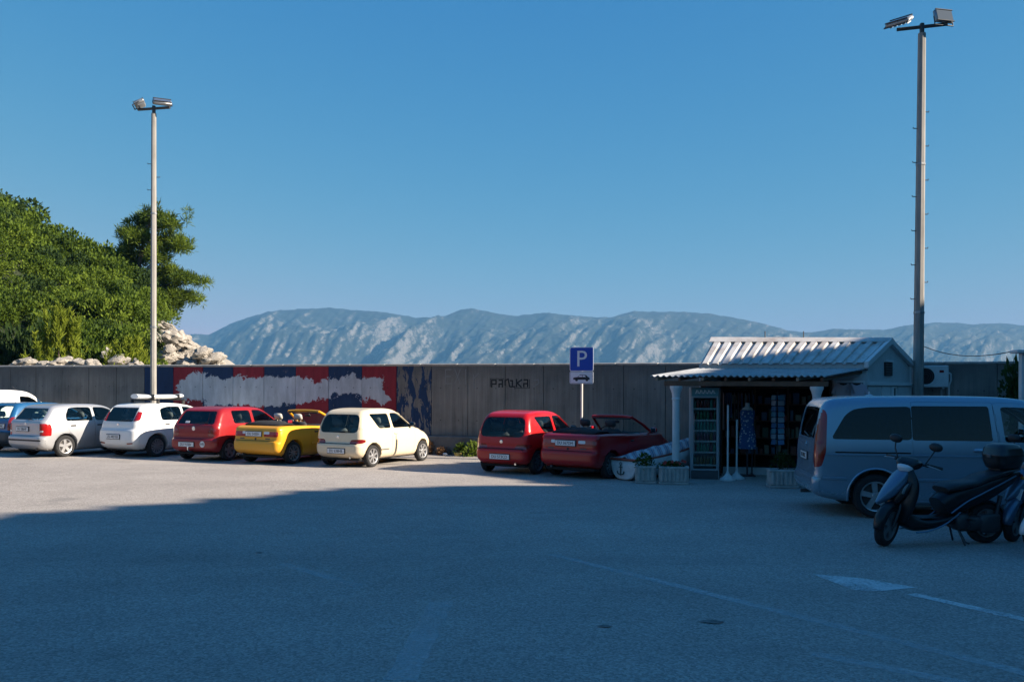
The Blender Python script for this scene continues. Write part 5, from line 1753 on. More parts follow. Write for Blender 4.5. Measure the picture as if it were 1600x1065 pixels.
# gable wall: pentagon with thickness
gd = (E2 - E1); gd.z = 0; gl = gd.length; gd.normalize()
gn = Vector((gd.y, -gd.x, 0))
def gpt(t_, z): p_ = E1.lerp(E2, t_); return Vector((p_.x, p_.y, z))
pent = [gpt(.02, 0), gpt(.98, 0), gpt(.98, ze - .03), gpt(.5, R1.z - .05), gpt(.02, ze - .03)]
mb = MB()
mb.add([p_ - gn * .02 for p_ in pent] + [p_ - gn * .10 for p_ in pent], [(0, 1, 2, 3, 4), (9, 8, 7, 6, 5)] + [(i, i + 5, (i + 1) % 5 + 5, (i + 1) % 5) for i in range(5)])
gw = mb.build('gable_wall', GABLE, kio, None)
def on_gable(name, t0, t1, z0, z1, proud, mat, par, th=.03):
    a = gpt(t0, 0); b = gpt(t1, 0)
    d = b - a
    return MB().box((a + b) / 2 + Vector((0, 0, (z0 + z1) / 2)) + gn * (proud), (d.length, th, z1 - z0), rot=(0, 0, math.atan2(d.y, d.x)), ch=.004).build(name, mat, par, None)
ztr = CAM_H + (608.2 - 600) / FPX * 21.0
on_gable('gable_trim', .0, 1.0, ztr - .04, ztr + .04, .01, TRIMW, kio, .06)
for i, (t0, t1) in enumerate(((.02, .30), (.31, .50), (.50, .66), (.67, .98))):
    on_gable('cladding_board', t0, t1 - .006, 0, ztr - .05, -.004, GABLE if i != 1 else TRIMW, kio, .02)
on_gable('door_frame', .525, .56, 0, ztr - .06, .012, TRIMW, kio, .04)
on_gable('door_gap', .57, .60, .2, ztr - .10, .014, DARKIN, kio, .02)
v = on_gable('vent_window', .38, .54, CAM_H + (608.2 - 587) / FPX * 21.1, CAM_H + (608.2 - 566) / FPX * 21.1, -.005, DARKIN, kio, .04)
on_gable('window_sill', .37, .55, CAM_H + (608.2 - 566) / FPX * 21.1, CAM_H + (608.2 - 563) / FPX * 21.1, .01, TRIMW, kio, .06)
for i in range(5):
    zz_ = CAM_H + (608.2 - 586 + i * 4) / FPX * 21.1
    on_gable('louvre', .385, .535, zz_, zz_ + .02, .012, GREYP, kio, .03)
# verge boards along the gable slopes
for a_, b_ in ((E1, R1), (E2, R1)):
    d = (b_ - a_)
    A = a_ - d.normalized() * .10 + gn * .05 + Vector((0, 0, -.02)); B = b_ + gn * .05 + Vector((0, 0, -.02))
    mb = MB()
    for P_ in (A, B):
        pass
    up_ = Vector((0, 0, 1))
    vs = []
    for P_ in (A, B):
        vs += [P_ + gn * .015 + up_ * .07, P_ + gn * .015 - up_ * .06, P_ - gn * .08 - up_ * .06, P_ - gn * .08 + up_ * .07]
    mb.add(vs, [(0, 1, 5, 4), (1, 2, 6, 5), (2, 3, 7, 6), (3, 0, 4, 7), (0, 3, 2, 1), (4, 5, 6, 7)])
    mb.build('verge_board', TRIMW, kio, None)
# front: fascia under the eave, solid panel at the right, dark opening elsewhere
fdir = (E1 - E0); fdir.z = 0; flen = fdir.length; fdir.normalize()
fn = Vector((fdir.y, -fdir.x, 0))
def fpt(t_, off=0.0): p_ = E0.lerp(E1, t_); return Vector((p_.x, p_.y, 0)) + fn * off
slab('fascia', fpt(0), fpt(1), 2.36, 2.60, .06, TRIMW)
slab('front_panel', fpt(.80), fpt(1.0), 0, 2.37, .07, GABLE)
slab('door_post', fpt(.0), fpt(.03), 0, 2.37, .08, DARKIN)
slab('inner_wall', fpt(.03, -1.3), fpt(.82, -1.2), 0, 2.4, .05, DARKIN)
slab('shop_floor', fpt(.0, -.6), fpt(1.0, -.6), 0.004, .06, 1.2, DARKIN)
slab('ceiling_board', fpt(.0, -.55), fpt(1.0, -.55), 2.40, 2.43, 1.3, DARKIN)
slab('threshold', fpt(.14, .02), fpt(.80, .02), .0, .16, .10, GABLE)
# awning ------------------------------------------------------------
F0 = at_depth(1016, 587.5, 19.5); F1 = at_depth(1291, 587.8, 18.45)
B0 = at_depth(1090, 576, 20.95); B1 = at_depth(1353, 576.5, 20.12)
AWN = principled('corrugated_fibre_sheet', (0.33, 0.34, 0.35), 0.55, var=.25, var_scale=2.5)
def wavy(name, a0, a1, b0, b1, nw, amp):
    vs, fs = [], []
    n = nw * 6
    for i in range(n + 1):
        t_ = i / n
        h_ = amp * math.sin(2 * PI * nw * t_)
        for P_ in (a0.lerp(a1, t_), b0.lerp(b1, t_)):
            vs += [P_ + Vector((0, 0, h_ + .006)), P_ + Vector((0, 0, h_ - .006))]
    for i in range(n):
        q = 4 * i; r_ = q + 4
        fs += [(q, r_, r_ + 2, q + 2), (q + 1, q + 3, r_ + 3, r_ + 1), (q, q + 1, r_ + 1, r_), (q + 2, r_ + 2, r_ + 3, q + 3)]
    return mesh_np(name, vs, fs, AWN, kio, 60)
for i in range(4):
    t0, t1 = i / 4, (i + 1) / 4
    dz = Vector((0, 0, .004 * (i % 2)))
    wavy('awning_sheet', F0.lerp(F1, t0) + dz, F0.lerp(F1, t1) + dz, B0.lerp(B1, t0) + dz, B0.lerp(B1, t1) + dz, 7, .020)
def beam(name, a, b, w, h, mat, par=kio):
    d = b - a
    q = d.to_track_quat('X', 'Z').to_euler()
    return MB().box((a + b) / 2, (d.length, w, h), rot=q, ch=.008).build(name, mat, par, None)
aw = (F1 - F0).normalized(); inw_ = (B0 - F0); inw_.z = 0; inw_.normalize()
ba = F0 + aw * .22 + inw_ * .16 + Vector((0, 0, -.155)); bb = F1 - aw * .02 + inw_ * .16 + Vector((0, 0, -.155))
beam('front_beam', ba, bb, .10, .11, TIMBER)
for i in range(8):
    t_ = .03 + .94 * i / 7
    a = F0.lerp(F1, t_) + inw_ * .06 + Vector((0, 0, -.062)); b = B0.lerp(B1, t_) + Vector((0, 0, -.07))
    beam('rafter', a, b, .06, .07, TIMBERP if i % 2 == 0 else TIMBER)
# columns
COLM = principled('white_column_stone', (0.60, 0.61, 0.61), 0.7, var=.1, var_scale=5, bump=.15)
def column(pos):
    c = MB()
    ht = ba.z - .055
    prof = [(0, 0), (.15, 0), (.15, .08), (.105, .11), (.085, .16), (.080, .5), (.078, ht - .34), (.082, ht - .30), (.092, ht - .29), (.092, ht - .26), (.082, ht - .25), (.092, ht - .16), (.12, ht - .08), (.135, ht - .05), (.135, ht), (0, ht)]
    c.lathe(prof, 18, Matrix.Translation((pos.x, pos.y, 0)))
    return c.build('column', COLM, kio, 35)
column(at_depth(1056, 700, 19.25)); column(at_depth(1276, 640, 18.45))
# shop sign board / framed picture panel at the right end of the front
fr = MB()
for (t0, t1, z0, z1) in ((.815, .985, 2.12, 2.17), (.815, .985, 1.40, 1.45), (.815, .825, 1.45, 2.12), (.975, .985, 1.45, 2.12)):
    a = fpt(t0, .06); b = fpt(t1, .06)
    d = b - a
    fr.box((a + b) / 2 + Vector((0, 0, (z0 + z1) / 2)), (d.length, .03, z1 - z0), rot=(0, 0, math.atan2(d.y, d.x)))
fr.build('display_frame', TRIMW, kio, None)
slab('display_back', fpt(.82, .045), fpt(.98, .045), 1.42, 2.15, .012, principled('dark_display', (0.04, 0.035, 0.03), .8))

def shirt(label, t_, z, col, s_=1.0):
    prof = [(-.10, .0), (-.06, -.035), (0, -.05), (.06, -.035), (.10, 0), (.19, -.05), (.26, -.22), (.20, -.25), (.165, -.15), (.165, -.58), (-.165, -.58), (-.165, -.15), (-.20, -.25), (-.26, -.22), (-.19, -.05)]
    p_ = fpt(t_, .085) + Vector((0, 0, z))
    M = Matrix.Translation(p_) @ Matrix.Rotation(math.atan2(fdir.y, fdir.x), 4, 'Z') @ Matrix.Rotation(R(90), 4, 'X') @ Matrix.Scale(s_, 4)
    o = MB().prism(prof, .03, M).build('t_shirt', col, None, None)
    tag(o, label, 'shirt', 'shirts hung on the front of the kiosk')
    return o
SH1 = principled('pale_pink_cloth', (0.50, 0.42, 0.44), .9); SH2 = principled('pale_lilac_cloth', (0.46, 0.44, 0.52), .9)
shirt('pale pinkish shirt hanging in the kiosk frame, nearer the white column', .858, 2.11, SH1)
shirt('pale lilac shirt hanging in the kiosk frame, nearer the gable corner', .935, 2.11, SH2)

# ================================================================== THINGS UNDER THE AWNING
def frame_of(px, py, rz=None):
    p_ = ground_at(px, py)
    return p_, (math.atan2(fdir.y, fdir.x) if rz is None else rz)
# drinks fridge
p_, rz = frame_of(1101, 748)
fg = empty('drinks_fridge', p_, R(-8))
tag(fg, 'tall glass door drinks fridge with rows of bottles beside the left column', 'fridge')
FRW = principled('fridge_enamel', (0.30, 0.32, 0.33), .45)
cb = MB()
cb.box((-.285, .29, 1.0), (.05, .60, 2.0), ch=.01).box((.285, .29, 1.0), (.05, .60, 2.0), ch=.01).box((0, .575, 1.0), (.52, .03, 2.0)).box((0, .29, .10), (.52, .58, .20), ch=.01).box((0, .29, 1.92), (.52, .58, .16), ch=.01)
cb.build('cabinet', FRW, fg, None)
HDR = principled('fridge_header', (0.10, 0.24, 0.26), .4)
hdr = MB().box((0, -.012, 1.90), (.58, .02, .19), ch=.005).build('header_panel', HDR, fg, None)
wv = MB()
for i in range(5):
    x0_ = -.20 + i * .085
    wv.tube([(x0_, -.026, 1.86), (x0_ + .02, -.026, 1.94), (x0_ + .045, -.026, 1.93), (x0_ + .05, -.026, 1.87), (x0_ + .08, -.026, 1.88)], .008, 5)
wv.build('header_script', SIGNW, hdr)
MB().box((0, -.01, .10), (.58, .02, .18), ch=.005).build('kick_panel', GREYP, fg, None)
gl = MB().box((0, -.006, 1.0), (.50, .008, 1.58)).build('fridge_door_glass', glass_mat('fridge_glass', (.85, .9, .9)), fg, None)
fd = MB()
for x in (-.265, .265): fd.box((x, -.012, 1.0), (.035, .03, 1.62), ch=.006)
fd.box((0, -.012, 1.79), (.50, .03, .035), ch=.006).box((0, -.012, .205), (.50, .03, .035), ch=.006)
fd.build('fridge_door_frame', FRW, fg, None)
MB().tube([(-.235, -.03, .55), (-.235, -.06, .58), (-.235, -.06, 1.40), (-.235, -.03, 1.43)], .012, 8).build('door_pull', CHROME, fg)
cols = [principled('bottle_red', (.30, .03, .03), .25, coat=.5), principled('bottle_green', (.03, .18, .09), .2, coat=.5), principled('bottle_green_pale', (.08, .30, .22), .2, coat=.5), principled('bottle_dark_red', (.20, .02, .04), .25, coat=.5), principled('bottle_emerald', (.02, .22, .12), .2, coat=.5), principled('bottle_amber', (.24, .13, .03), .25, coat=.5)]
bott = MB().lathe([(0, 0), (.030, 0), (.031, .12), (.026, .15), (.013, .18), (.013, .215), (0, .215)], 10)
bo_ = bott.build('bottle', cols[0]); bme = bo_.data; bpy.data.objects.remove(bo_)
bms = []
for c_ in cols:
    m_ = bme.copy(); m_.materials.clear(); m_.materials.append(c_); bms.append(m_)
BCOL = ('red', 'dark green', 'pale green', 'dark red', 'emerald green', 'amber')
SHN = ('top', 'second highest', 'third highest', 'fourth highest', 'second lowest', 'lowest')
shz = [1.53, 1.28, 1.05, .82, .58, .30]
for i, z in enumerate(shz):
    MB().box((0, .26, z - .012), (.50, .44, .014)).box((0, .036, z + .004), (.50, .006, .03)).build('fridge_shelf', TRIMW, fg, None)
    for j in range(7):
        o = bpy.data.objects.new('bottle', bms[i if j % 5 else (i + 2) % 6]); link(o)
        o.matrix_world = fg.matrix_basis @ Matrix.Translation((-.213 + .071 * j, .09, z - .004))
        tag(o, '%s bottle on the %s shelf inside the glass door fridge' % (BCOL[i if j % 5 else (i + 2) % 6], SHN[i]), 'bottle', 'bottles inside the drinks fridge')

# two white stands
def pole_stand(label, px, py, h):
    p_ = ground_at(px, py)
    r_ = empty('pole_stand', p_)
    tag(r_, label, 'stand', 'white pole stands at the kiosk entrance')
    MB().lathe([(0, 0), (.17, 0), (.17, .03), (.09, .09), (.035, .15), (.028, .20), (0, .20)], 20).build('stand_base', WHITEP, r_, 40)
    MB().tube([(0, 0, .15), (0, 0, h)], .020, 10).build('stand_pole', WHITEP, r_)
    return r_
pole_stand('taller white pole on a cone base at the kiosk entrance', 1137, 750, 1.62)
pole_stand('shorter white pole on a cone base, right of the taller one', 1151, 748, 1.30)

# clothed torso form
p_ = ground_at(1172, 745)
mn = empty('dress_form', p_ + Vector((0, .25, 0)), R(-8))
tag(mn, 'dress form wearing a blue patterned beach dress at the kiosk entrance', 'mannequin')
k = NT('blue_print_cloth')
oc = k.coord('Object')
vz = k.voronoi(oc, 16)
k.color(k.mix(k.range(vz, .28, .36), (.36, .42, .48), (.04, .10, .24)))
k.rough(.9); PRINT = k.m
ds = MB()
st = [(.62, .20, .15), (.80, .19, .14), (1.0, .17, .12), (1.15, .14, .10), (1.30, .155, .11), (1.42, .17, .12), (1.50, .15, .09)]
ds.ring_loft([[(w_ * (1 + .05 * math.sin(5 * a + z * 9)) * math.cos(a), d_ * (1 + .05 * math.sin(6 * a)) * math.sin(a), z) for a in [2 * PI * j / 20 for j in range(20)]] for z, w_, d_ in st])
ds.build('beach_dress', PRINT, mn, 60)
MB().lathe([(0, 1.49), (.13, 1.50), (.10, 1.545), (.05, 1.57), (.045, 1.65), (0, 1.66)], 16, Matrix.Scale(1, 4)).build('form_neck', TRIMW, mn, 50)
MB().tube([(0, 0, .03), (0, 0, .66)], .02, 8).box((0, 0, .015), (.34, .34, .03), ch=.01).build('form_stand', DARKSTEEL, mn)

# revolving card rack
p_ = ground_at(1219, 746)
cr = empty('card_rack', p_ + Vector((0, .2, 0)), R(20))
tag(cr, 'tall revolving rack of blue postcards in front of the dark shop', 'rack')
MB().tube([(0, 0, .03), (0, 0, 1.92)], .018, 8).build('rack_pole', DARKSTEEL, cr)
MB().box((0, 0, .02), (.40, .06, .04), ch=.01).box((0, 0, .025), (.06, .40, .04), ch=.01).build('rack_foot', DARKSTEEL, cr)
CARD = [principled('card_blue', (.10, .22, .42), .4), principled('card_sea', (.14, .34, .46), .4), principled('card_pale', (.34, .42, .50), .4)]
for s_ in range(4):
    a = s_ * PI / 2
    for i in range(9):
        m_ = MB().box((0, -.115, .78 + i * .125), (.15, .012, .105), rot=(R(-8), 0, 0), ch=.002)
        o = m_.build('postcard', CARD[(i * 2 + s_) % 3], cr, None)
        o.rotation_euler = (0, 0, a)

# shelves of goods inside
gs = empty('goods_shelf', fpt(.45, -.95), math.atan2(fdir.y, fdir.x))
tag(gs, 'dark shelf of souvenirs along the back of the kiosk', 'shelf')
sm = MB()
for z in (.4, .8, 1.2, 1.6, 2.0): sm.box((0, 0, z), (2.3, .34, .025))
for x in (-1.15, -.38, .38, 1.15): sm.box((x, 0, 1.05), (.03, .34, 2.1))
sm.build('shelf_frame', TIMBER, gs, None)
gm = [MB() for _ in range(4)]
for z in (.4, .8, 1.2, 1.6):
    x = -1.08
    while x < 1.08:
        w_ = random.uniform(.06, .16); h_ = random.uniform(.10, .30)
        random.choice(gm).box((x + w_ / 2, random.uniform(-.05, .05), z + .014 + h_ / 2), (w_ * .9, .15, h_), ch=.006)
        x += w_ + random.uniform(.01, .05)
for m_, c_ in zip(gm, ((.28, .10, .08), (.10, .16, .25), (.30, .27, .20), (.08, .14, .10))):
    tag(m_.build('souvenir', principled('goods_%d' % int(c_[0] * 100), c_, .7), gs, None), kind='stuff')

# rail of hanging clothes at the left of the opening
cl_ = empty('clothes_rail', fpt(.22, .30), math.atan2(fdir.y, fdir.x))
tag(cl_, 'rail of hanging beach clothes under the awning between fridge and dress form', 'rail')
MB().tube([(-.35, 0, 0), (-.35, 0, 1.95), (.35, 0, 1.95), (.35, 0, 0)], .016, 8).box((-.35, 0, .02), (.05, .5, .04)).box((.35, 0, .02), (.05, .5, .04)).build('rail_frame', DARKSTEEL, cl_)
for i in range(8):
    c_ = random.choice([(.06, .07, .10), (.12, .08, .07), (.05, .09, .16), (.20, .18, .16)])
    x = -.28 + i * .08
    L_ = random.uniform(.55, .85)
    MB().ring_loft([[(x + tk * math.cos(a) , w_ * math.sin(a), z) for a in [2 * PI * j / 10 for j in range(10)]] for z, w_, tk in ((1.88, .03, .012), (1.80, .20, .022), (1.6, .19, .025), (1.88 - L_, .21, .03))]).build('garment', principled('garment_cloth_%d' % i, c_, .9), cl_, 50)

# parasol between the van and the gable
p_ = at_depth(1358, 615, 17.6)
pr = empty('parasol', (p_.x, p_.y, 0))
tag(pr, 'small pale parasol whose peak shows just above the van roof', 'parasol')
zt_ = p_.z
MB().tube([(0, 0, .05), (0, 0, zt_)], .02, 8).build('parasol_pole', WHITEP, pr)
n8 = 8; vs = [(0, 0, zt_)]; fs = []
for j in range(n8 * 2):
    a = PI * j / n8; r_ = .95 if j % 2 == 0 else .90
    vs.append((r_ * math.cos(a), r_ * math.sin(a), zt_ - .34 - (.02 if j % 2 else 0)))
for j in range(n8 * 2): fs.append((0, 1 + j, 1 + (j + 1) % (n8 * 2)))
cn = mesh_np('parasol_canopy', vs, fs, principled('canvas', (.52, .55, .58), .9), pr, 20)
md = cn.modifiers.new('thick', 'SOLIDIFY'); md.thickness = .006
MB().lathe([(0, zt_ + .05), (.012, zt_ + .04), (.02, zt_), (0, zt_ - .02)], 10).build('finial', WHITEP, pr)
for j in range(n8):
    a = 2 * PI * j / n8
    MB().tube([(0, 0, zt_ - .03), (.94 * math.cos(a), .94 * math.sin(a), zt_ - .355)], .006, 5).build('parasol_rib', DARKSTEEL, pr)
MB().lathe([(0, 0), (.24, 0), (.24, .05), (.05, .09), (0, .09)], 20).build('parasol_base', COLM, pr, 40)

# ================================================================== PLANTERS
PLC = principled('planter_concrete', (0.36, 0.35, 0.33), .9, var=.25, var_scale=6, bump=.4)
SOIL = principled('soil', (0.05, 0.04, 0.03), 1)
def planter(label, pxl, pxr, py, dep, rz):
    a = ground_at(pxl, py); b = ground_at(pxr, py + (.9 if pxr > 1100 else .4))
    w_ = (b - a).length * .93
    c = (a + b) / 2 + Vector((0, dep / 2, 0))
    r_ = empty('planter', (c.x, c.y, 0), rz)
    tag(r_, label, 'planter', 'ribbed concrete planters in front of the kiosk')
    H_ = .36
    m = MB()
    m.box((0, 0, .025), (w_ * 1.02, dep * 1.02, .05), ch=.01)
    m.box((0, 0, .05 + (H_ - .05) / 2), (w_ * .94, dep * .94, H_ - .05), ch=.01)
    m.box((0, -dep * .5 + .012, H_ - .02), (w_, .03, .045), ch=.008).box((0, dep * .5 - .012, H_ - .02), (w_, .03, .045), ch=.008)
    m.box((-w_ * .5 + .012, 0, H_ - .02), (.03, dep - .04, .045), ch=.008).box((w_ * .5 - .012, 0, H_ - .02), (.03, dep - .04, .045), ch=.008)
    m.build('trough', PLC, r_, None)
    n = max(4, int(w_ / .085))
    for i in range(n):
        x = -w_ * .46 + w_ * .92 * (i + .5) / n
        MB().box((x, -dep * .475, .05 + (H_ - .08) / 2), (w_ * .92 / n * .62, .035, H_ - .09), ch=.012).build('rib', PLC, r_, None)
    for i in range(4):
        y = -dep * .38 + dep * .76 * (i + .5) / 4
        for s_ in (-1, 1):
            MB().box((s_ * w_ * .475, y, .05 + (H_ - .08) / 2), (.035, dep * .12, H_ - .09), ch=.012).build('rib', PLC, r_, None)
    MB().box((0, 0, H_ - .035), (w_ * .88, dep * .84, .02)).build('soil', SOIL, r_, None)
    return r_, w_
PLANTERS = [planter('narrow ribbed concrete planter next to the rowing boat', 994, 1028, 755, .40, R(-6)),
            planter('wide ribbed concrete planter at the foot of the left column', 1030, 1080, 756.5, .40, R(-6)),
            planter('ribbed concrete planter just left of the silver van', 1203, 1252, 762, .42, R(-6))]

# ================================================================== ROWING BOAT USED AS A STALL
bt_ = empty('rowing_boat', (2.40, 19.25, 0), 0)
tag(bt_, 'small white rowing boat with anchor emblem, covered by striped cloth', 'boat')
BOATW = principled('boat_paint', (0.58, 0.60, 0.60), .5, var=.15, var_scale=7)
GUNW = principled('gunwale_red', (0.30, 0.06, 0.035), .5, var=.2)
k = NT('striped_towelling')
oc = k.coord('Object')
sx_ = k.sep(oc)
w_ = k.N.new('ShaderNodeTexWave'); w_.inputs['Scale'].default_value = 1.7; w_.inputs['Distortion'].default_value = 1.5
w_.bands_direction = 'X'
k.L.new(oc, w_.inputs['Vector'])
k.color(k.ramp(w_.outputs['Fac'], [(0, (.50, .50, .52)), (.35, (.48, .48, .50)), (.42, (.10, .10, .16)), (.55, (.42, .40, .42)), (.70, (.30, .06, .06)), (.78, (.50, .49, .50)), (1, (.16, .17, .24))]))
k.rough(.95); TOWEL = k.m
# local: u along the keel (0 stern - 1 bow), across, up
bdir = Vector((.78, .62, 0)).normalized(); bacr = Vector((bdir.y, -bdir.x, 0))
def bp(u, s_, z): return bdir * (u * 3.0) + bacr * s_ + Vector((0, 0, z + .38 * u * u * 1.15))
def hw_b(u): return .40 * (1 - .12 * (1 - u)) * (1 - max(0, (u - .45) / .55) ** 2.2 * .97) + .02
hull = MB()
rings = []
for i in range(15):
    u = i / 14
    w0 = hw_b(u)
    keel = .03 + .10 * max(0, u - .5) ** 1.5
    top = .44 + .10 * u
    ring = []
    for j in range(13):
        q = -1 + 2 * j / 12
        ring.append(bp(u, w0 * math.copysign(abs(math.sin(q * PI / 2)) ** .75, q), keel + (top - keel) * abs(q) ** 2.2))
    rings.append(ring)
base = len(hull.v)
for r_ in rings: hull.v.extend(r_)
for i in range(14):
    for j in range(12):
        a = base + i * 13 + j
        hull.f.append((a, a + 1, a + 14, a + 13))
hull.f.append(tuple(base + j for j in range(13)))
ho = hull.build('hull', BOATW, bt_, 40)
md = ho.modifiers.new('thick', 'SOLIDIFY'); md.thickness = .02
gn_ = MB()
for s_ in (-1, 1):
    gn_.tube([bp(i / 14, s_ * hw_b(i / 14), .445 + .10 * i / 14) for i in range(15)], .026, 8)
gn_.tube([bp(0, -hw_b(0), .445), bp(0, hw_b(0), .445)], .028, 8)
gn_.build('gunwale', GUNW, bt_, 60)
vs, fs = [], []
for i in range(30):
    u = .012 + .95 * i / 29
    for j in range(15):
        q = -1 + 2 * j / 14
        z = .475 + .10 * u + .10 * (1 - q * q) * math.sin(PI * min(u * 1.3, 1)) + .05 * (noise.noise(Vector((i * .31, j * .37, 1))) + .4 * noise.noise(Vector((i * .8, j * .9, 3))))
        vs.append(bp(u, (hw_b(u) + .015) * q, z - (.03 if abs(q) == 1 else 0)))
for i in range(29):
    for j in range(14):
        a = i * 15 + j; fs.append((a, a + 1, a + 16, a + 15))
cv_ = mesh_np('striped_cover', vs, fs, TOWEL, bt_, 180)
md = cv_.modifiers.new('thick', 'SOLIDIFY'); md.thickness = .012
# anchor painted on the transom
an = MB()
zc_ = .22
def tp(s_, z): return bp(-.008, s_, z)
an.tube([tp(-.06, zc_ + .11), tp(-.06, zc_ - .10)], .012, 6).tube([tp(-.11, zc_ + .06), tp(-.01, zc_ + .06)], .009, 6)
an.tube([tp(-.16, zc_ - .03), tp(-.14, zc_ - .08), tp(-.06, zc_ - .105), tp(.02, zc_ - .08), tp(.04, zc_ - .03)], .012, 6)
an.tube([tp(-.06 + .028 * math.cos(2 * PI * i / 10), zc_ + .135 + .028 * math.sin(2 * PI * i / 10)) for i in range(11)], .007, 5)
an.build('anchor_emblem', principled('anchor_paint', (.06, .08, .07), .6), bt_, 60)
MB().box(bp(.5, 0, .05) + Vector((0, 0, -.10)), (.5, .5, .16), rot=(0, 0, .67), ch=.02).build('trestle', TIMBER, bt_)

# ================================================================== AIR CONDITIONER ON THE WALL, GATE POST, CABLE
s0_, z0_ = wall_sz(1451, 588)
ac = empty('air_conditioner', wall_pt(s0_, .30, z0_), -WTH)
tag(ac, 'white outdoor air conditioning unit on the wall behind the right lamp post', 'air conditioner')
ACW = principled('ac_enamel', (.50, .51, .51), .45, var=.1)
MB().box((0, 0, 0), (.80, .28, .54), ch=.02).build('ac_casing', ACW, ac, None)
Mf = Matrix.Translation((-.12, -.142, 0)) @ Matrix.Rotation(R(90), 4, 'X')
MB().lathe([(.235, -.01), (.235, .012), (.20, .012), (.20, -.01)], 28, Mf, True).build('fan_shroud', ACW, ac, 40)
MB().lathe([(0, .002), (.20, .002), (.20, -.002), (0, -.002)], 28, Mf).build('fan_opening', UNDER, ac, None)
for r_ in (.06, .11, .16):
    MB().lathe([(r_ - .004, .010), (r_ + .004, .010), (r_ + .004, .016), (r_ - .004, .016)], 24, Mf, True).build('fan_grille', GREYP, ac, None)
fb = MB()
for j in range(4):
    a = PI / 2 * j + .4
    fb.box((-.12 + .09 * math.cos(a), -.138, .09 * math.sin(a)), (.15, .006, .07), rot=(0, -a, 0))
fb.build('fan_blade', MAROON, ac, None)
MB().box((.24, -.143, .12), (.10, .008, .06), ch=.002).build('rating_label', MAROON, ac, None)
for x in (-.28, .28):
    MB().box((x, .02, -.29), (.04, .34, .04)).box((x, .17, -.40), (.04, .03, .26)).build('bracket', STEEL, ac)
MB().tube([(.40, .05, .10), (.47, .06, .06), (.48, .10, -.10), (.44, .13, -.22), (.44, .14, -.9)], .022, 8).build('coolant_pipe', TRIMW, ac)

p_ = at_depth(1600, 600, 16.2)
gp = empty('gate_post', (p_.x, p_.y, 0), R(-10))
tag(gp, 'white square post with a flat cap at the right edge behind the van', 'post')
zc_ = CAM_H + (609 - 552) / FPX * 16.2
MB().box((0, 0, zc_ / 2), (.14, .14, zc_), ch=.01).build('post_shaft', WHITEP, gp, None)
MB().box((0, 0, zc_ + .03), (.36, .36, .06), ch=.012).build('post_cap', WHITEP, gp, None)
cab = MB()
A = Vector((_pr.x + .15, _pr.y, CAM_H + (608 - 541) / FPX * 22.1)); B = Vector((p_.x - .15, p_.y, zc_ + .05))
cab.tube([A.lerp(B, i / 24) + Vector((0, 0, -.16 * 4 * (i / 24) * (1 - i / 24))) for i in range(25)], .009, 6)
tag(cab.build('cable', BLACK), 'thin black cable sagging from the right lamp post to the white post', 'cable')
# ================================================================== SILVER-BLUE VAN
root = empty('silver_van')
tag(root, 'long silver blue van with dark tinted side windows, parked side on at the right', 'van')
sp = dict(W=1.90, paint=P_VAN, h=.03, round=.13, round_top=.16, belt=1.15, round_front=.28, front_y=2.9, wheel_r=.335,
    arches=[(0, .405), (3.2, .405)],
    profile=[(-.78, .30), (-.90, .36), (-.935, .46), (-.93, .58), (-.90, .64), (-.895, .95), (-.87, 1.20), (-.82, 1.50), (-.76, 1.70), (-.66, 1.80), (-.40, 1.845), (.3, 1.87), (1.2, 1.875), (1.9, 1.86), (2.3, 1.80), (2.7, 1.62), (3.1, 1.36), (3.3, 1.22), (3.55, 1.14), (3.80, 1.02), (3.95, .85), (4.0, .62), (3.99, .40), (3.9, .27), (3.7, .21), (1.5, .20), (-.2, .22)],
    plan=[(-1.2, .90), (-.85, .955), (-.5, .985), (0, 1.0), (2.4, 1.0), (3.0, .97), (3.5, .90), (4.1, .76)],
    section=[(0.10, .90), (0.22, .955), (0.40, .988), (0.60, 1.0), (0.95, .995), (1.15, .972), (1.35, .935), (1.60, .88), (1.75, .84), (1.95, .78)])
WB, WT = 1.205, 1.715
qw = rpoly([(-.66, WB), (.527, WB), (.527, WT), (-.10, WT - .015), (-.32, WT - .05), (-.44, WT - .14)], .07)
sw = rpoly([(.533, WB), (1.675, WB), (1.64, WT + .005), (.533, WT + .003)], .025)
fw = rpoly([(1.86, WB - .01), (3.05, WB - .01), (2.62, 1.52), (2.32, WT - .02), (1.815, WT)], .04)
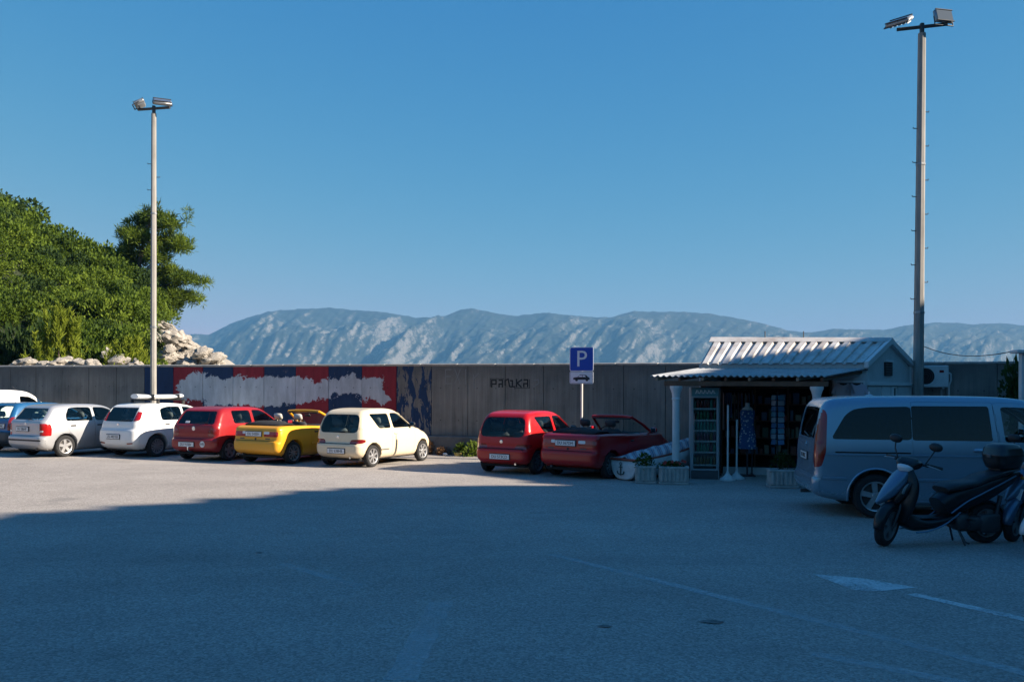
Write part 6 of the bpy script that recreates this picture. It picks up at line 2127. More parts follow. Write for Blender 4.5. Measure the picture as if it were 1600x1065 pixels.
sp['regions'] = [
    dict(key='rw', name='rear_window', proj='rear', poly=rpoly([(-.68, 1.20), (.68, 1.20), (.62, 1.69), (-.62, 1.69)], .07), mat=GLASS_DARK, inset=.010, test=lambda C: C[:, 1] < .2),
    dict(key='tl', name='tail_light', proj='side', poly=rpoly([(-1.1, .72), (-.80, .78), (-.735, 1.0), (-.715, 1.35), (-.70, 1.58), (-.73, 1.66), (-1.1, 1.66)], .04), mat=REDLENS, nmin=-1, flange=.01, test=lambda C: np.abs(C[:, 0]) > .735),
    dict(key='ws', name='windscreen', proj='front', poly=rpoly([(-.80, 1.24), (.80, 1.24), (.68, 1.76), (-.68, 1.76)], .08), mat=GLASS, inset=.010, test=lambda C: C[:, 2] > 1.15),
    dict(key='qw', name='rear_side_window', proj='side', poly=qw, mat=GLASS_DARK, inset=.006),
    dict(key='sw', name='sliding_door_window', proj='side', poly=sw, mat=GLASS_DARK, inset=.006),
    dict(key='fw', name='front_door_window', proj='side', poly=fw, mat=GLASS, inset=.010),
    dict(key='sd', name='sliding_door', proj='side', poly=rpoly([(.53, .27), (1.735, .27), (1.76, WB), (1.70, 1.785), (.53, 1.785)], .03), mat=P_VAN, shrink=.005, flange=.03),
    dict(key='fd', name='front_door', proj='side', poly=rpoly([(1.75, .27), (2.72, .27), (2.86, .60), (3.02, 1.0), (3.10, 1.19), (2.66, 1.56), (2.35, 1.765), (1.715, 1.785), (1.775, WB)], .04), mat=P_VAN, shrink=.005, flange=.03),
    dict(key='rb', name='rear_bumper', proj='rear', poly=rrect(-1.0, 1.0, .22, .615, .03), mat=P_VAN, nmin=.2, shrink=.004, flange=.02, test=lambda C: C[:, 1] < -.5),
    dict(key='tg', name='tailgate', proj='rear', poly=rrect(-.72, .72, .64, 1.17, .04), mat=P_VAN, nmin=.3, shrink=.004, flange=.02, test=lambda C: C[:, 1] < -.5),
]
skin, body, made = build_car(root, sp)
add_wheels(root, .335, .22, .225, 1.66, (0, 3.2), 'five', RIM)
for s_ in (1, -1):
    # pressed swage lines and mouldings along the flank
    def strip(name, y0, y1, z, h_, pr_, mat):
        n = 14; vs, fs = [], []
        for i in range(n + 1):
            y = y0 + (y1 - y0) * i / n
            x = side_x(skin, y, z)
            vs += [(s_ * (x - .01), y, z - h_ / 2), (s_ * (x + pr_), y, z - h_ * .3), (s_ * (x + pr_), y, z + h_ * .3), (s_ * (x - .01), y, z + h_ / 2)]
            if i:
                q = 4 * i
                for j in range(3): fs.append((q - 4 + j, q + j, q + j + 1, q - 3 + j) if s_ > 0 else (q - 3 + j, q + j + 1, q + j, q - 4 + j))
        return mesh_np(name, vs, fs, mat, root, 30)
    strip('slide_rail', -.60, .50, 1.005, .03, .004, UNDER)
    strip('swage_line', -.74, 1.70, .965, .035, .012, P_VAN); strip('swage_line', 1.80, 3.0, .965, .035, .012, P_VAN)
    strip('side_moulding', -.78, -.44, .60, .05, .016, P_VAN); strip('side_moulding', .44, 1.72, .60, .05, .016, P_VAN); strip('side_moulding', 1.77, 2.74, .60, .05, .016, P_VAN)
    strip('sill_strip', .45, 2.75, .27, .035, .012, P_VAN)
    # arch lip
    al = MB(); pts = []
    for i in range(25):
        a = PI * (-.06 + 1.12 * i / 24)
        y, z = .42 * math.cos(a), .342 + .42 * math.sin(a)
        pts.append((s_ * (side_x(skin, y * 1.06, z + .02) - .004), y, z))
    al.tube(pts, .020, 6); al.build('arch_lip', P_VAN, root, 60)
    x = side_x(skin, 1.55, 1.06)
    MB().box((s_ * (x + .02), 1.52, 1.06), (.03, .26, .035), ch=.012).box((s_ * (x + .004), 1.52, 1.06), (.012, .20, .07), ch=.004).build('door_handle', P_VAN, root, 50)
    x = side_x(skin, 1.95, 1.06)
    MB().box((s_ * (x + .02), 1.98, 1.06), (.03, .26, .035), ch=.012).build('door_handle', P_VAN, root, 50)
    blob_mirror(root, s_ * (side_x(skin, 2.85, 1.2) - .02), 2.85, 1.22, P_VAN, s_)
plate(root, 0, rear_y(skin, 0, .88, -.8) - .012, .90, 'DU 702KC')
emblem(root, skin, 1.08, r=.05)
MB().box((0, rear_y(skin, 0, .64, -.8) + .012, .628), (1.6, .03, .02), ch=.004).build('bumper_gap', UNDER, root)
MB().box((0, rear_y(skin, 0, .36, -.8) - .002, .50), (1.5, .03, .07), ch=.02).build('bumper_pad', GREYP, root)
MB().box((0, 1.45, .235), (1.55, 3.9, .08), ch=.03).build('underbody', UNDER, root)
MB().tube([(-.5, -.4, .26), (-.5, -.88, .25)], .03, 10).build('exhaust_pipe', GREYP, root)
a = Vector((.30, rear_y(skin, .3, 1.22, -.8) - .02, 1.22)); b = Vector((-.15, rear_y(skin, 0, 1.30, -.8) - .02, 1.27))
MB().tube([a, b], .011, 6).build('rear_wiper', BLACK, root)
for x in (-.45, .45):
    seat(root, x, 2.15, .55, SEATM, None, w=.52, back=.62)
for y in (1.1, .2):
    for x in (-.5, 0, .5): seat(root, x, y, .55, SEATM, None, w=.46, back=.55)
MB().box((0, 2.95, 1.08), (1.6, .5, .24), ch=.08).build('dashboard', INNER, root, 60)
steering(root, -.45, 2.55, 1.12)
_p = ground_at(1366, 808)
_a = R(98.5)
root.rotation_euler = (0, 0, -_a)
off = Vector((1.66 / 2, 0, 0)); off.rotate(Euler((0, 0, -_a)))
root.location = _p - off

# ================================================================== SCOOTERS
def ell(c, t, a, b, n=14, sup=1.0, up=None):
    """ring: centre c in (f, z), tangent angle t, half width a (across), half height b"""
    f, z = c
    out = []
    nx_, nz_ = -math.sin(t), math.cos(t)
    for k_ in range(n):
        q = 2 * PI * k_ / n
        ca, sa = math.cos(q), math.sin(q)
        ca = math.copysign(abs(ca) ** sup, ca); sa = math.copysign(abs(sa) ** sup, sa)
        out.append(Vector((a * ca, f + nx_ * b * sa, z + nz_ * b * sa)))
    return out
def loft2(stn, n=16, sup=.75):
    """stations (f, z, half width, half height) swept along a curve in the side plane"""
    m = MB(); rings = []
    S_ = catmull([list(s_) for s_ in stn], 4, False)
    for i, s_ in enumerate(S_):
        p0 = S_[max(i - 1, 0)]; p1 = S_[min(i + 1, len(S_) - 1)]
        t = math.atan2(p1[1] - p0[1], p1[0] - p0[0])
        rings.append(ell((s_[0], s_[1]), t, max(s_[2], .004), max(s_[3], .004), n, sup))
    return m.ring_loft(rings)

def stem_(n): return n.split('.')[0]

def scooter(label, body_mat, light_mat, f_px, r_px, wb=1.42, topbox=True, lean=0.0, steer=R(-18)):
    """f_px / r_px: where the front and rear tyres touch the ground"""
    A = ground_at(*r_px); B = ground_at(*f_px)
    _d = (B - A).normalized()
    root = empty('motor_scooter', B - _d * wb, math.atan2(B.y - A.y, B.x - A.x) - R(90))
    tag(root, label, 'scooter', 'motor scooters parked at the right edge')
    root.rotation_euler[1] = lean
    # rear wheel, engine, exhaust
    rr_, fr_ = .262, .268
    def wheel(y, r, w, nm):
        ms = wheel_meshes(r, w, r - .085, 'five', RIMD)
        wh = bpy.data.objects.new('wheel', ms[0]); link(wh, root); wh.location = (0, y, r)
        link(bpy.data.objects.new('rim', ms[1]), wh)
        rb_ = link(bpy.data.objects.new('rim', ms[1]), wh); rb_.rotation_euler = (0, 0, PI)
        return wh
    wheel(0, rr_, .13, 'rear')
    fwh = wheel(wb, fr_, .11, 'front'); turned = []
    dm = wheel_meshes(.10, .012, .05, 'ten', BRAKE)
    MB().lathe([(.05, .055), (.115, .055), (.115, .060), (.05, .060)], 24, Matrix.Rotation(R(90), 4, 'Y'), True).build('brake_disc', RIM, fwh, None)
    eng = MB()
    eng.box((-.09, .18, .27), (.12, .62, .20), ch=.05).box((-.08, .42, .30), (.20, .22, .22), ch=.05).box((-.13, .02, .27), (.06, .30, .24), ch=.05)
    eng.build('engine', DARKSTEEL, root, 50)
    ex = MB().tube([(.10, .45, .22), (.14, .30, .20), (.15, .12, .24), (.155, -.18, .33), (.155, -.22, .34)], [.022, .03, .062, .062, .03], 12)
    ex.build('exhaust', BLACK, root, 50)
    MB().tube([(.15, .05, .36), (.155, -.14, .40)], .03, 8).build('heat_shield', GREYP, root)
    for s_ in (-1, 1):
        MB().tube([(s_ * .11, -.06, .30), (s_ * .12, -.14, .62)], .026, 8).build('shock_absorber', CHROME if s_ > 0 else DARKSTEEL, root)
    # hugger and rear mudguard
    vs, fs = [], []
    for i in range(11):
        a = R(25 + 120 * i / 10)
        for x in (-.075, -.05, .05, .075):
            rad = rr_ + .035 - (.03 if abs(x) > .06 else 0)
            vs.append((x, -math.cos(a) * rad * .98 + 0, rr_ + math.sin(a) * rad))
        if i:
            q = 4 * i
            for j in range(3): fs.append((q - 4 + j, q + j, q + j + 1, q - 3 + j))
    mesh_np('rear_mudguard', vs, fs, BLACK, root, 60)
    MB().box((0, -.36, .40), (.16, .02, .24), rot=(R(18), 0, 0), ch=.005).build('mud_flap', BLACK, root)
    # tail body sweeping up to the rack, two side panels
    loft2([(.66, .47, .15, .15), (.50, .56, .185, .17), (.30, .62, .20, .17), (.05, .70, .19, .15), (-.20, .79, .155, .11), (-.40, .86, .10, .07), (-.50, .885, .05, .035)]).build('tail_body', body_mat, root, 60)
    loft2([(.64, .70, .16, .045), (.55, .735, .20, .06), (.40, .755, .205, .06), (.22, .775, .19, .055), (.08, .83, .18, .06), (-.08, .875, .17, .055), (-.26, .915, .145, .045), (-.36, .93, .10, .03)]).build('seat', SEATL, root, 60)
    for s_ in (-1, 1):
        m = MB()
        pts = [(s_ * .190, .62, .42), (s_ * .212, .42, .56), (s_ * .215, .20, .66), (s_ * .19, -.10, .78), (s_ * .15, -.34, .875)]
        m.tube([tuple(p) for p in catmull(pts, 5, False)], .010, 6)
        m.build('side_trim', light_mat, root, 60)
        m = MB()
        pts = [(s_ * .17, 1.10, .185), (s_ * .19, .95, .20), (s_ * .205, .75, .27), (s_ * .21, .60, .36), (s_ * .20, .50, .43)]
        m.tube([tuple(p) for p in catmull(pts, 5, False)], .011, 6)
        m.build('floor_trim', light_mat, root, 60)
        # pillion grab rail
        m = MB().tube([(s_ * .12, -.10, .885), (s_ * .17, -.20, .93), (s_ * .165, -.38, .955), (s_ * .07, -.46, .955)], .013, 8)
        m.build('grab_rail', GREYP, root, 60)
        m = MB().box((s_ * .225, .36, .335), (.10, .06, .02), ch=.006)
        m.build('foot_peg', BLACK, root)
    MB().box((0, -.505, .865), (.15, .03, .05), ch=.012).build('tail_light', REDLENS, root)
    for s_ in (-1, 1):
        MB().box((s_ * .12, -.47, .84), (.06, .05, .04), ch=.012).build('rear_indicator', AMBERLENS, root)
    pl_ = MB().box((0, -.47, .62), (.20, .012, .15), rot=(R(20), 0, 0), ch=.003).build('licence_plate', PLATEW, root)
    # floorboard and tunnel
    loft2([(.55, .33, .17, .07), (.72, .30, .185, .065), (.92, .27, .18, .075), (1.08, .29, .15, .10), (1.17, .36, .12, .09)]).build('floorboard', body_mat, root, 60)
    MB().box((0, .82, .352), (.26, .34, .014), ch=.004).build('floor_mat', BLACK, root)
    # leg shield: a curved, tapering panel
    vs, fs = [], []
    rows = [(1.20, .30, .10, .05), (1.165, .42, .17, .07), (1.13, .56, .215, .085), (1.10, .70, .225, .09), (1.09, .82, .20, .085), (1.10, .93, .13, .07), (1.11, .97, .07, .05)]
    rows = catmull([list(r_) for r_ in rows], 4, False)
    for (f, z, hw_, bow) in rows:
        for j in range(11):
            q = -1 + 2 * j / 10
            vs.append((hw_ * q, f + bow * (1 - abs(q) ** 2.2) * 1.1, z))
    for i in range(len(rows) - 1):
        for j in range(10):
            a = i * 11 + j; fs.append((a, a + 1, a + 12, a + 11))
    o = mesh_np('leg_shield', vs, fs, body_mat, root, 180)
    md = o.modifiers.new('thick', 'SOLIDIFY'); md.thickness = .045; md.offset = -1
    # pointed front fairing
    loft2([(1.13, .96, .10, .05), (1.20, .88, .13, .075), (1.29, .77, .125, .085), (1.39, .67, .10, .075), (1.49, .585, .055, .045), (1.545, .545, .02, .02)]).build('front_fairing', light_mat, root, 60)
    loft2([(1.16, .80, .19, .05), (1.23, .70, .18, .07), (1.29, .60, .13, .06), (1.33, .52, .07, .04)]).build('front_fairing_lower', body_mat, root, 60)
    for s_ in (-1, 1):
        MB().ring_loft([[Vector((s_ * (.145 + .03 * math.cos(q)), 1.235 + .06 * math.cos(q) - .04 * math.sin(q), .735 + .065 * math.sin(q))) + Vector((s_ * d, d * .6, 0)) for q in [2 * PI * k_ / 12 for k_ in range(12)]] for d in (-.02, .03)]).build('front_indicator', CLEARLENS, root, 60)
    # fork, front mudguard
    fk = MB()
    for s_ in (-1, 1):
        fk.tube([(s_ * .075, wb + .0, fr_), (s_ * .075, wb - .10, fr_ + .22), (s_ * .06, wb - .17, .62)], .022, 8)
    fk.tube([(0, wb - .16, .58), (0, 1.10, 1.0)], .03, 8)
    fk.build('front_fork', DARKSTEEL, root, 60)
    vs, fs = [], []
    for i in range(15):
        a = R(-2 + 128 * i / 14)
        for j in range(7):
            q = -1 + 2 * j / 6
            rad = fr_ + .042 - .05 * abs(q) ** 2.5
            wd = .082 * (1 - .35 * max(0, (i - 9) / 5)) * (1 - .25 * max(0, (3 - i) / 3))
            vs.append((wd * q, wb + math.cos(a) * rad, fr_ + math.sin(a) * rad))
        if i:
            b0 = 7 * i
            for j in range(6): fs.append((b0 - 7 + j, b0 + j, b0 + j + 1, b0 - 6 + j))
    o = mesh_np('front_mudguard', vs, fs, body_mat, root, 180)
    md = o.modifiers.new('thick', 'SOLIDIFY'); md.thickness = .008
    # handlebar cowl with headlight, grips, levers, mirrors
    hb = loft2([(.95, 1.03, .10, .03), (1.03, 1.045, .15, .05), (1.11, 1.04, .155, .062), (1.18, 1.02, .12, .055), (1.225, 1.0, .06, .03)])
    hb.build('handlebar_cowl', body_mat, root, 60)
    loft2([(1.13, 1.005, .10, .05), (1.19, .995, .105, .06), (1.235, .985, .07, .045), (1.25, .98, .03, .02)]).build('headlight', CLEARLENS, root, 60)
    loft2([(1.02, 1.10, .09, .012), (1.10, 1.095, .11, .018), (1.17, 1.07, .08, .014)]).build('instrument_visor', BLACK, root, 60)
    for s_ in (-1, 1):
        MB().tube([(s_ * .13, 1.03, 1.045), (s_ * .24, .99, 1.055), (s_ * .36, .935, 1.04)], [.016, .018, .019], 8).build('grip', BLACK, root, 60)
        MB().tube([(s_ * .20, 1.04, 1.055), (s_ * .28, 1.045, 1.05), (s_ * .36, 1.0, 1.03)], .007, 6).build('brake_lever', STEEL, root)
        MB().box((s_ * .20, 1.02, 1.055), (.06, .05, .05), ch=.015).build('switch_box', BLACK, root)
        mr = MB().tube([(s_ * .18, 1.03, 1.07), (s_ * .23, 1.03, 1.18), (s_ * .25, 1.0, 1.25)], .008, 6)
        mr.ring_loft([[Vector((s_ * .255 + .085 * math.copysign(abs(math.cos(q)) ** .8, math.cos(q)) * k1, 1.0 + dy, 1.30 + .055 * math.sin(q) * k1)) for q in [2 * PI * k_ / 14 for k_ in range(14)]] for dy, k1 in ((.035, .4), (.025, .8), (.0, 1.0), (-.012, .98))])
        mo = mr.build('mirror', BLACK, root, 50)
        MB().ring_loft([[Vector((s_ * .255 + .078 * math.copysign(abs(math.cos(q)) ** .8, math.cos(q)), 1.0 + dy, 1.30 + .048 * math.sin(q))) for q in [2 * PI * k_ / 14 for k_ in range(14)]] for dy in (-.0125, -.0145)]).build('mirror_glass', MIRRORG, mo, None)
    # turn the whole steering assembly about its raked axis
    lo_, hi_ = Vector((0, wb - .06, fr_)), Vector((0, 1.10, 1.0))
    ax_ = (hi_ - lo_).normalized()
    TM = Matrix.Translation(lo_) @ Matrix.Rotation(steer, 4, ax_) @ Matrix.Translation(-lo_)
    for o_ in list(root.children):
        if stem_(o_.name) in ('front_fork', 'front_mudguard', 'handlebar_cowl', 'headlight', 'instrument_visor', 'grip', 'brake_lever', 'switch_box', 'mirror') or o_ == fwh:
            o_.matrix_basis = TM @ o_.matrix_basis
    # centre stand
    for s_ in (-1, 1):
        MB().tube([(s_ * .08, .44, .20), (s_ * .12, .37, .035), (s_ * .16, .34, .022)], .014, 6).build('centre_stand_leg', DARKSTEEL, root, 60)
    MB().tube([(-.16, .50, .20), (-.24, .46, .012)], .012, 6).build('side_stand', DARKSTEEL, root)
    if topbox:
        m = MB()
        rings = []
        for z, k1, k2 in ((.955, .72, .70), (.975, .84, .84), (1.06, .97, .97), (1.12, 1.0, 1.0), (1.125, 1.02, 1.02), (1.14, 1.02, 1.02), (1.145, 1.0, 1.0), (1.21, .95, .93), (1.265, .78, .76), (1.285, .52, .5)):
            ring = []
            for k_ in range(24):
                q = 2 * PI * k_ / 24
                ca, sa = math.cos(q), math.sin(q)
                ring.append(Vector((.215 * k1 * math.copysign(abs(ca) ** .55, ca), -.27 + .20 * k2 * math.copysign(abs(sa) ** .55, sa), z)))
            rings.append(ring)
        m.ring_loft(rings)
        tb = m.build('top_box', BLACKG, root, 50)
        MB().box((0, -.475, 1.08), (.26, .02, .07), ch=.012).build('top_box_reflector', MAROON, tb)
        MB().box((0, -.065, 1.12), (.08, .02, .05), ch=.008).build('top_box_latch', GREYP, tb)
        MB().box((0, -.26, .95), (.22, .24, .02), ch=.006).build('luggage_rack', DARKSTEEL, root)
    return root
SEATL = principled('seat_vinyl', (0.018, 0.018, 0.02), 0.5, bump=.15, bump_scale=150)
BLACKG = principled('satin_black', (0.012, 0.0115, 0.0115), 0.35, coat=.3)
SC_DARK = principled('dark_scooter_paint', (0.008, 0.009, 0.011), 0.38, coat=.12, spec=.35)
SC_BLUE = principled('sky_sheen_scooter_paint', (0.11, 0.18, 0.26), 0.3, .4, coat=.4)  # fairing's sky reflection is put into this paler blue; the trim shares it
SC_GREY = principled('steel_blue_scooter_paint', (0.07, 0.12, 0.19), 0.3, .4, coat=.5)
SC_WHITE = principled('white_scooter_paint', (0.62, 0.64, 0.65), 0.3, coat=.8)
scooter('dark motor scooter with black top box standing in front of the silver van', SC_DARK, SC_BLUE, (1383, 852), (1541, 847), steer=R(34))
scooter('blue grey motor scooter half hidden behind the tail of the dark one', SC_GREY, SC_BLUE, (1582, 845), (1722, 832), steer=R(20), topbox=False)
scooter('white motor scooter cut off by the right edge of the picture', SC_WHITE, SC_WHITE, (1634, 868), (1790, 872), steer=R(5), topbox=False)
# ================================================================== VEGETATION
def leaf_cloud(n, shape, size, elong=2.0, seed=0, droop=0.0):
    """n small leaf faces spread through a volume; returns verts, faces arrays. shape(rng, n) -> points, outward dirs"""
    r_ = np.random.default_rng(seed)
    P, D = shape(r_, n)
    D = D + r_.normal(0, .55, D.shape); D /= np.linalg.norm(D, axis=1)[:, None]
    D[:, 2] -= droop; D /= np.linalg.norm(D, axis=1)[:, None]
    A = np.cross(D, r_.normal(0, 1, D.shape)); A /= np.linalg.norm(A, axis=1)[:, None]
    s_ = size * r_.uniform(.6, 1.3, n)[:, None]
    L = D * s_ * elong; W = A * s_ * .5
    v = np.stack([P, P + L * .5 + W, P + L, P + L * .5 - W], 1).reshape(-1, 3)
    f = np.arange(4 * n).reshape(-1, 4)
    return v, f

def np_mesh(name, v, f, mat):
    me = bpy.data.meshes.new(name)
    me.vertices.add(len(v)); me.vertices.foreach_set('co', v.astype(np.float32).ravel())
    k_ = f.shape[1]
    me.loops.add(f.size); me.loops.foreach_set('vertex_index', f.astype(np.int32).ravel())
    me.polygons.add(len(f)); me.polygons.foreach_set('loop_start', np.arange(0, f.size, k_, dtype=np.int32))
    me.polygons.foreach_set('loop_total', np.full(len(f), k_, np.int32))
    me.update(calc_edges=True)
    me.materials.append(mat)
    return me

def clumpy(r_, n, nc=9, squash=.8, radius=1.0):
    """points on the shells of several lobes packed into a dome"""
    c = r_.normal(0, 1, (nc, 3)); c /= np.linalg.norm(c, axis=1)[:, None]
    c *= (r_.uniform(.25, .72, nc) * radius)[:, None]; c[:, 2] = np.abs(c[:, 2]) * squash
    rad = r_.uniform(.30, .52, nc) * radius
    k_ = r_.integers(0, nc, n)
    d = r_.normal(0, 1, (n, 3)); d /= np.linalg.norm(d, axis=1)[:, None]
    d[:, 2] = np.where(d[:, 2] < -.3, -d[:, 2], d[:, 2])
    rr = rad[k_] * r_.uniform(.55, 1.05, n) ** .6
    return c[k_] + d * rr[:, None], d

LEAF_A = leaf_mat('maquis_leaf', (0.018, 0.042, 0.006), (0.125, 0.185, 0.018))
LEAF_B = leaf_mat('bright_leaf', (0.12, 0.165, 0.014), (0.29, 0.33, 0.035))
LEAF_C = leaf_mat('dark_leaf', (0.016, 0.035, 0.010), (0.055, 0.095, 0.022))
LEAF_P = leaf_mat('pine_needles', (0.028, 0.058, 0.008), (0.16, 0.22, 0.022))
LEAF_D = leaf_mat('dry_leaf', (0.12, 0.06, 0.03), (0.30, 0.17, 0.08))
BARK = principled('bark', (0.10, 0.075, 0.06), .95, var=.4, var_scale=8, bump=.5, bump_scale=20)

bush_me = []
for i in range(7):
    v, f = leaf_cloud(2200, lambda r_, n, i=i: clumpy(r_, n, 6 + i % 4, .85), .070, 1.5, 100 + i)
    bush_me.append((v, f))

# --- the mass of scrub on the headland: one object
r_ = np.random.default_rng(5)
vv, ff = [], []; nb = 0; tot = 0
cells = []
cand = []
for _ in range(5200):
    u = r_.uniform(-.66, -.30); t = r_.uniform(.03, 1.06) ** .8
    Y0_ = 25.9 / (1 + .33 * u) + 1.4
    y = Y0_ + (HY - Y0_) * t
    cand.append((u * y, y, t, u))
keep = []
grid_ = {}
for (x, y, t, u) in cand:
    h_ = float(hill_h(x, y))
    if h_ < .6: continue
    # bare limestone towards the right-hand foot
    px_ = 800 + 1400 * u
    if px_ > 236 + 14 * math.sin(y): continue
    if t < .12 and r_.random() < .35: continue
    rad = r_.uniform(.8, 1.75) * (.66 + .5 * t)
    if t < .20 and 30 < px_ < 232: continue
    g = (int(x / 1.25), int(y / 1.25))
    if g in grid_: continue
    grid_[g] = 1
    keep.append((x, y, h_, rad, t))
for i, (x, y, h_, rad, t) in enumerate(keep):
    v, f = bush_me[i % 7]
    # fewer leaves on small ones far up
    m = r_.choice(len(f), int(len(f) * .62), replace=False)
    fv = f[m]; pv = v[fv.ravel()]
    a = r_.uniform(0, 2 * PI); ca, sa = math.cos(a), math.sin(a)
    R_ = np.array([[ca, -sa, 0], [sa, ca, 0], [0, 0, 1]])
    pv = pv @ R_.T * rad * np.array([1, 1, r_.uniform(.75, 1.6)]) + np.array([x, y, h_ - .1])
    vv.append(pv); tot += len(pv)
V_ = np.concatenate(vv); F_ = np.arange(len(V_)).reshape(-1, 4)
me = np_mesh('scrub', V_, F_, LEAF_A)
me.materials.append(LEAF_C); me.materials.append(LEAF_P)
mi = np.concatenate([np.full(len(v_) // 4, (0, 0, 2, 0, 2, 1, 0, 2)[int(k2 * 2.7) % 8]) for k2, v_ in enumerate(vv)])
me.polygons.foreach_set('material_index', mi.astype(np.int32))
tag(link(bpy.data.objects.new('scrub', me)), kind='stuff')

# --- bushes that stand out of it: things of their own
bush_data = {}
def bush(label, px, py, dep, w, h, mat, var=0, cat='bush', group=None):
    key = (var, mat.name)
    if key not in bush_data:
        v, f = bush_me[var]
        bush_data[key] = np_mesh('foliage', v, f, mat)
    p_ = at_depth(px, py, dep)
    z = max(float(hill_h(p_.x, p_.y)) - .1, 0) if dep > 27 else 0
    root = empty('bush', (p_.x, p_.y, z if dep > 27 else 0), random.uniform(0, 6))
    tag(root, label, cat, group)
    o = link(bpy.data.objects.new('foliage', bush_data[key]), root); o.scale = (w, w, h)
    MB().tube([(0, 0, -.3), (.05 * w, 0, h * .4)], .05, 6).tube([(0, 0, 0), (-.2 * w, .1, h * .5)], .03, 6).build('stem', BARK, root)
    return root
def spike_bush(label, px, py, dep, w, h, mat, seed):
    """young pine: many upright plumes"""
    p_ = at_depth(px, py, dep); z = max(float(hill_h(p_.x, p_.y)) - .15, 0)
    root = empty('young_pine', (p_.x, p_.y, z)); tag(root, label, 'bush')
    r_ = np.random.default_rng(seed)
    V_, n0 = [], 0
    for i in range(90):
        bx_, by_ = r_.normal(0, .36 * w, 2)
        top = h * (1 - .55 * (bx_ * bx_ + by_ * by_) / (w * w)) * r_.uniform(.75, 1.1)
        b0 = np.array([bx_, by_, max(0, top - r_.uniform(.5, 1.3))]); tt = np.array([bx_ * 1.15, by_ * 1.15, top])
        n = 70
        t = r_.uniform(0, 1, n)
        P = b0 + (tt - b0) * t[:, None]
        D = np.stack([r_.normal(0, .5, n), r_.normal(0, .5, n), np.full(n, .9)], -1); D /= np.linalg.norm(D, axis=1)[:, None]
        A = np.cross(D, r_.normal(0, 1, D.shape)); A /= np.linalg.norm(A, axis=1)[:, None]
        L = D * r_.uniform(.12, .26, n)[:, None]; W = A * .022
        V_.append(np.stack([P - W, P + L - W * .3, P + L + W * .3, P + W], 1).reshape(-1, 3))
    V_ = np.concatenate(V_)
    link(bpy.data.objects.new('foliage', np_mesh('foliage', V_, np.arange(len(V_)).reshape(-1, 4), mat)), root)
    MB().tube([(0, 0, -.3), (0, 0, h * .7)], [.07, .02], 6).build('stem', BARK, root)
spike_bush('bright yellow green young pine standing just over the wall at the left', 92, 560, 35.5, 1.35, 3.9, LEAF_B, 11)
spike_bush('bright young pine left of the tall lamp post, above the pale rocks', 200, 555, 34.5, 1.25, 3.2, LEAF_B, 12)
bush('dark round bush at the far left end of the wall top', 12, 560, 36.5, 1.5, 3.4, LEAF_C, 1)
bush('very dark bush between the two bright young pines', 50, 560, 37.5, 1.1, 3.2, LEAF_C, 2)
bush('mid green bush between the bright young pines above the pale rocks', 150, 552, 36.5, 1.4, 2.6, LEAF_A, 3)
bush('small bush at the foot of the lamp post on the rocky slope', 252, 548, 38.0, .8, 1.1, LEAF_C, 4)
for i, (px, py, d_, w_, h_, t_) in enumerate([(8, 350, 60.5, 2.6, 2.4, 'tall dark bush on the highest point of the skyline'), (50, 390, 60.5, 1.6, 1.5, 'rounded bush on the skyline right of the highest one'), (108, 400, 60.5, 1.7, 1.6, 'dark rounded bush on the skyline halfway down the slope'), (140, 420, 60.5, 1.7, 1.3, 'low bush on the skyline just left of the pine'), (168, 418, 60, 1.7, 2.2, 'bright feathery bush on the skyline touching the pine')]):
    bush(t_, px, py, d_, w_, h_, LEAF_C if i != 4 else LEAF_P, i % 7)

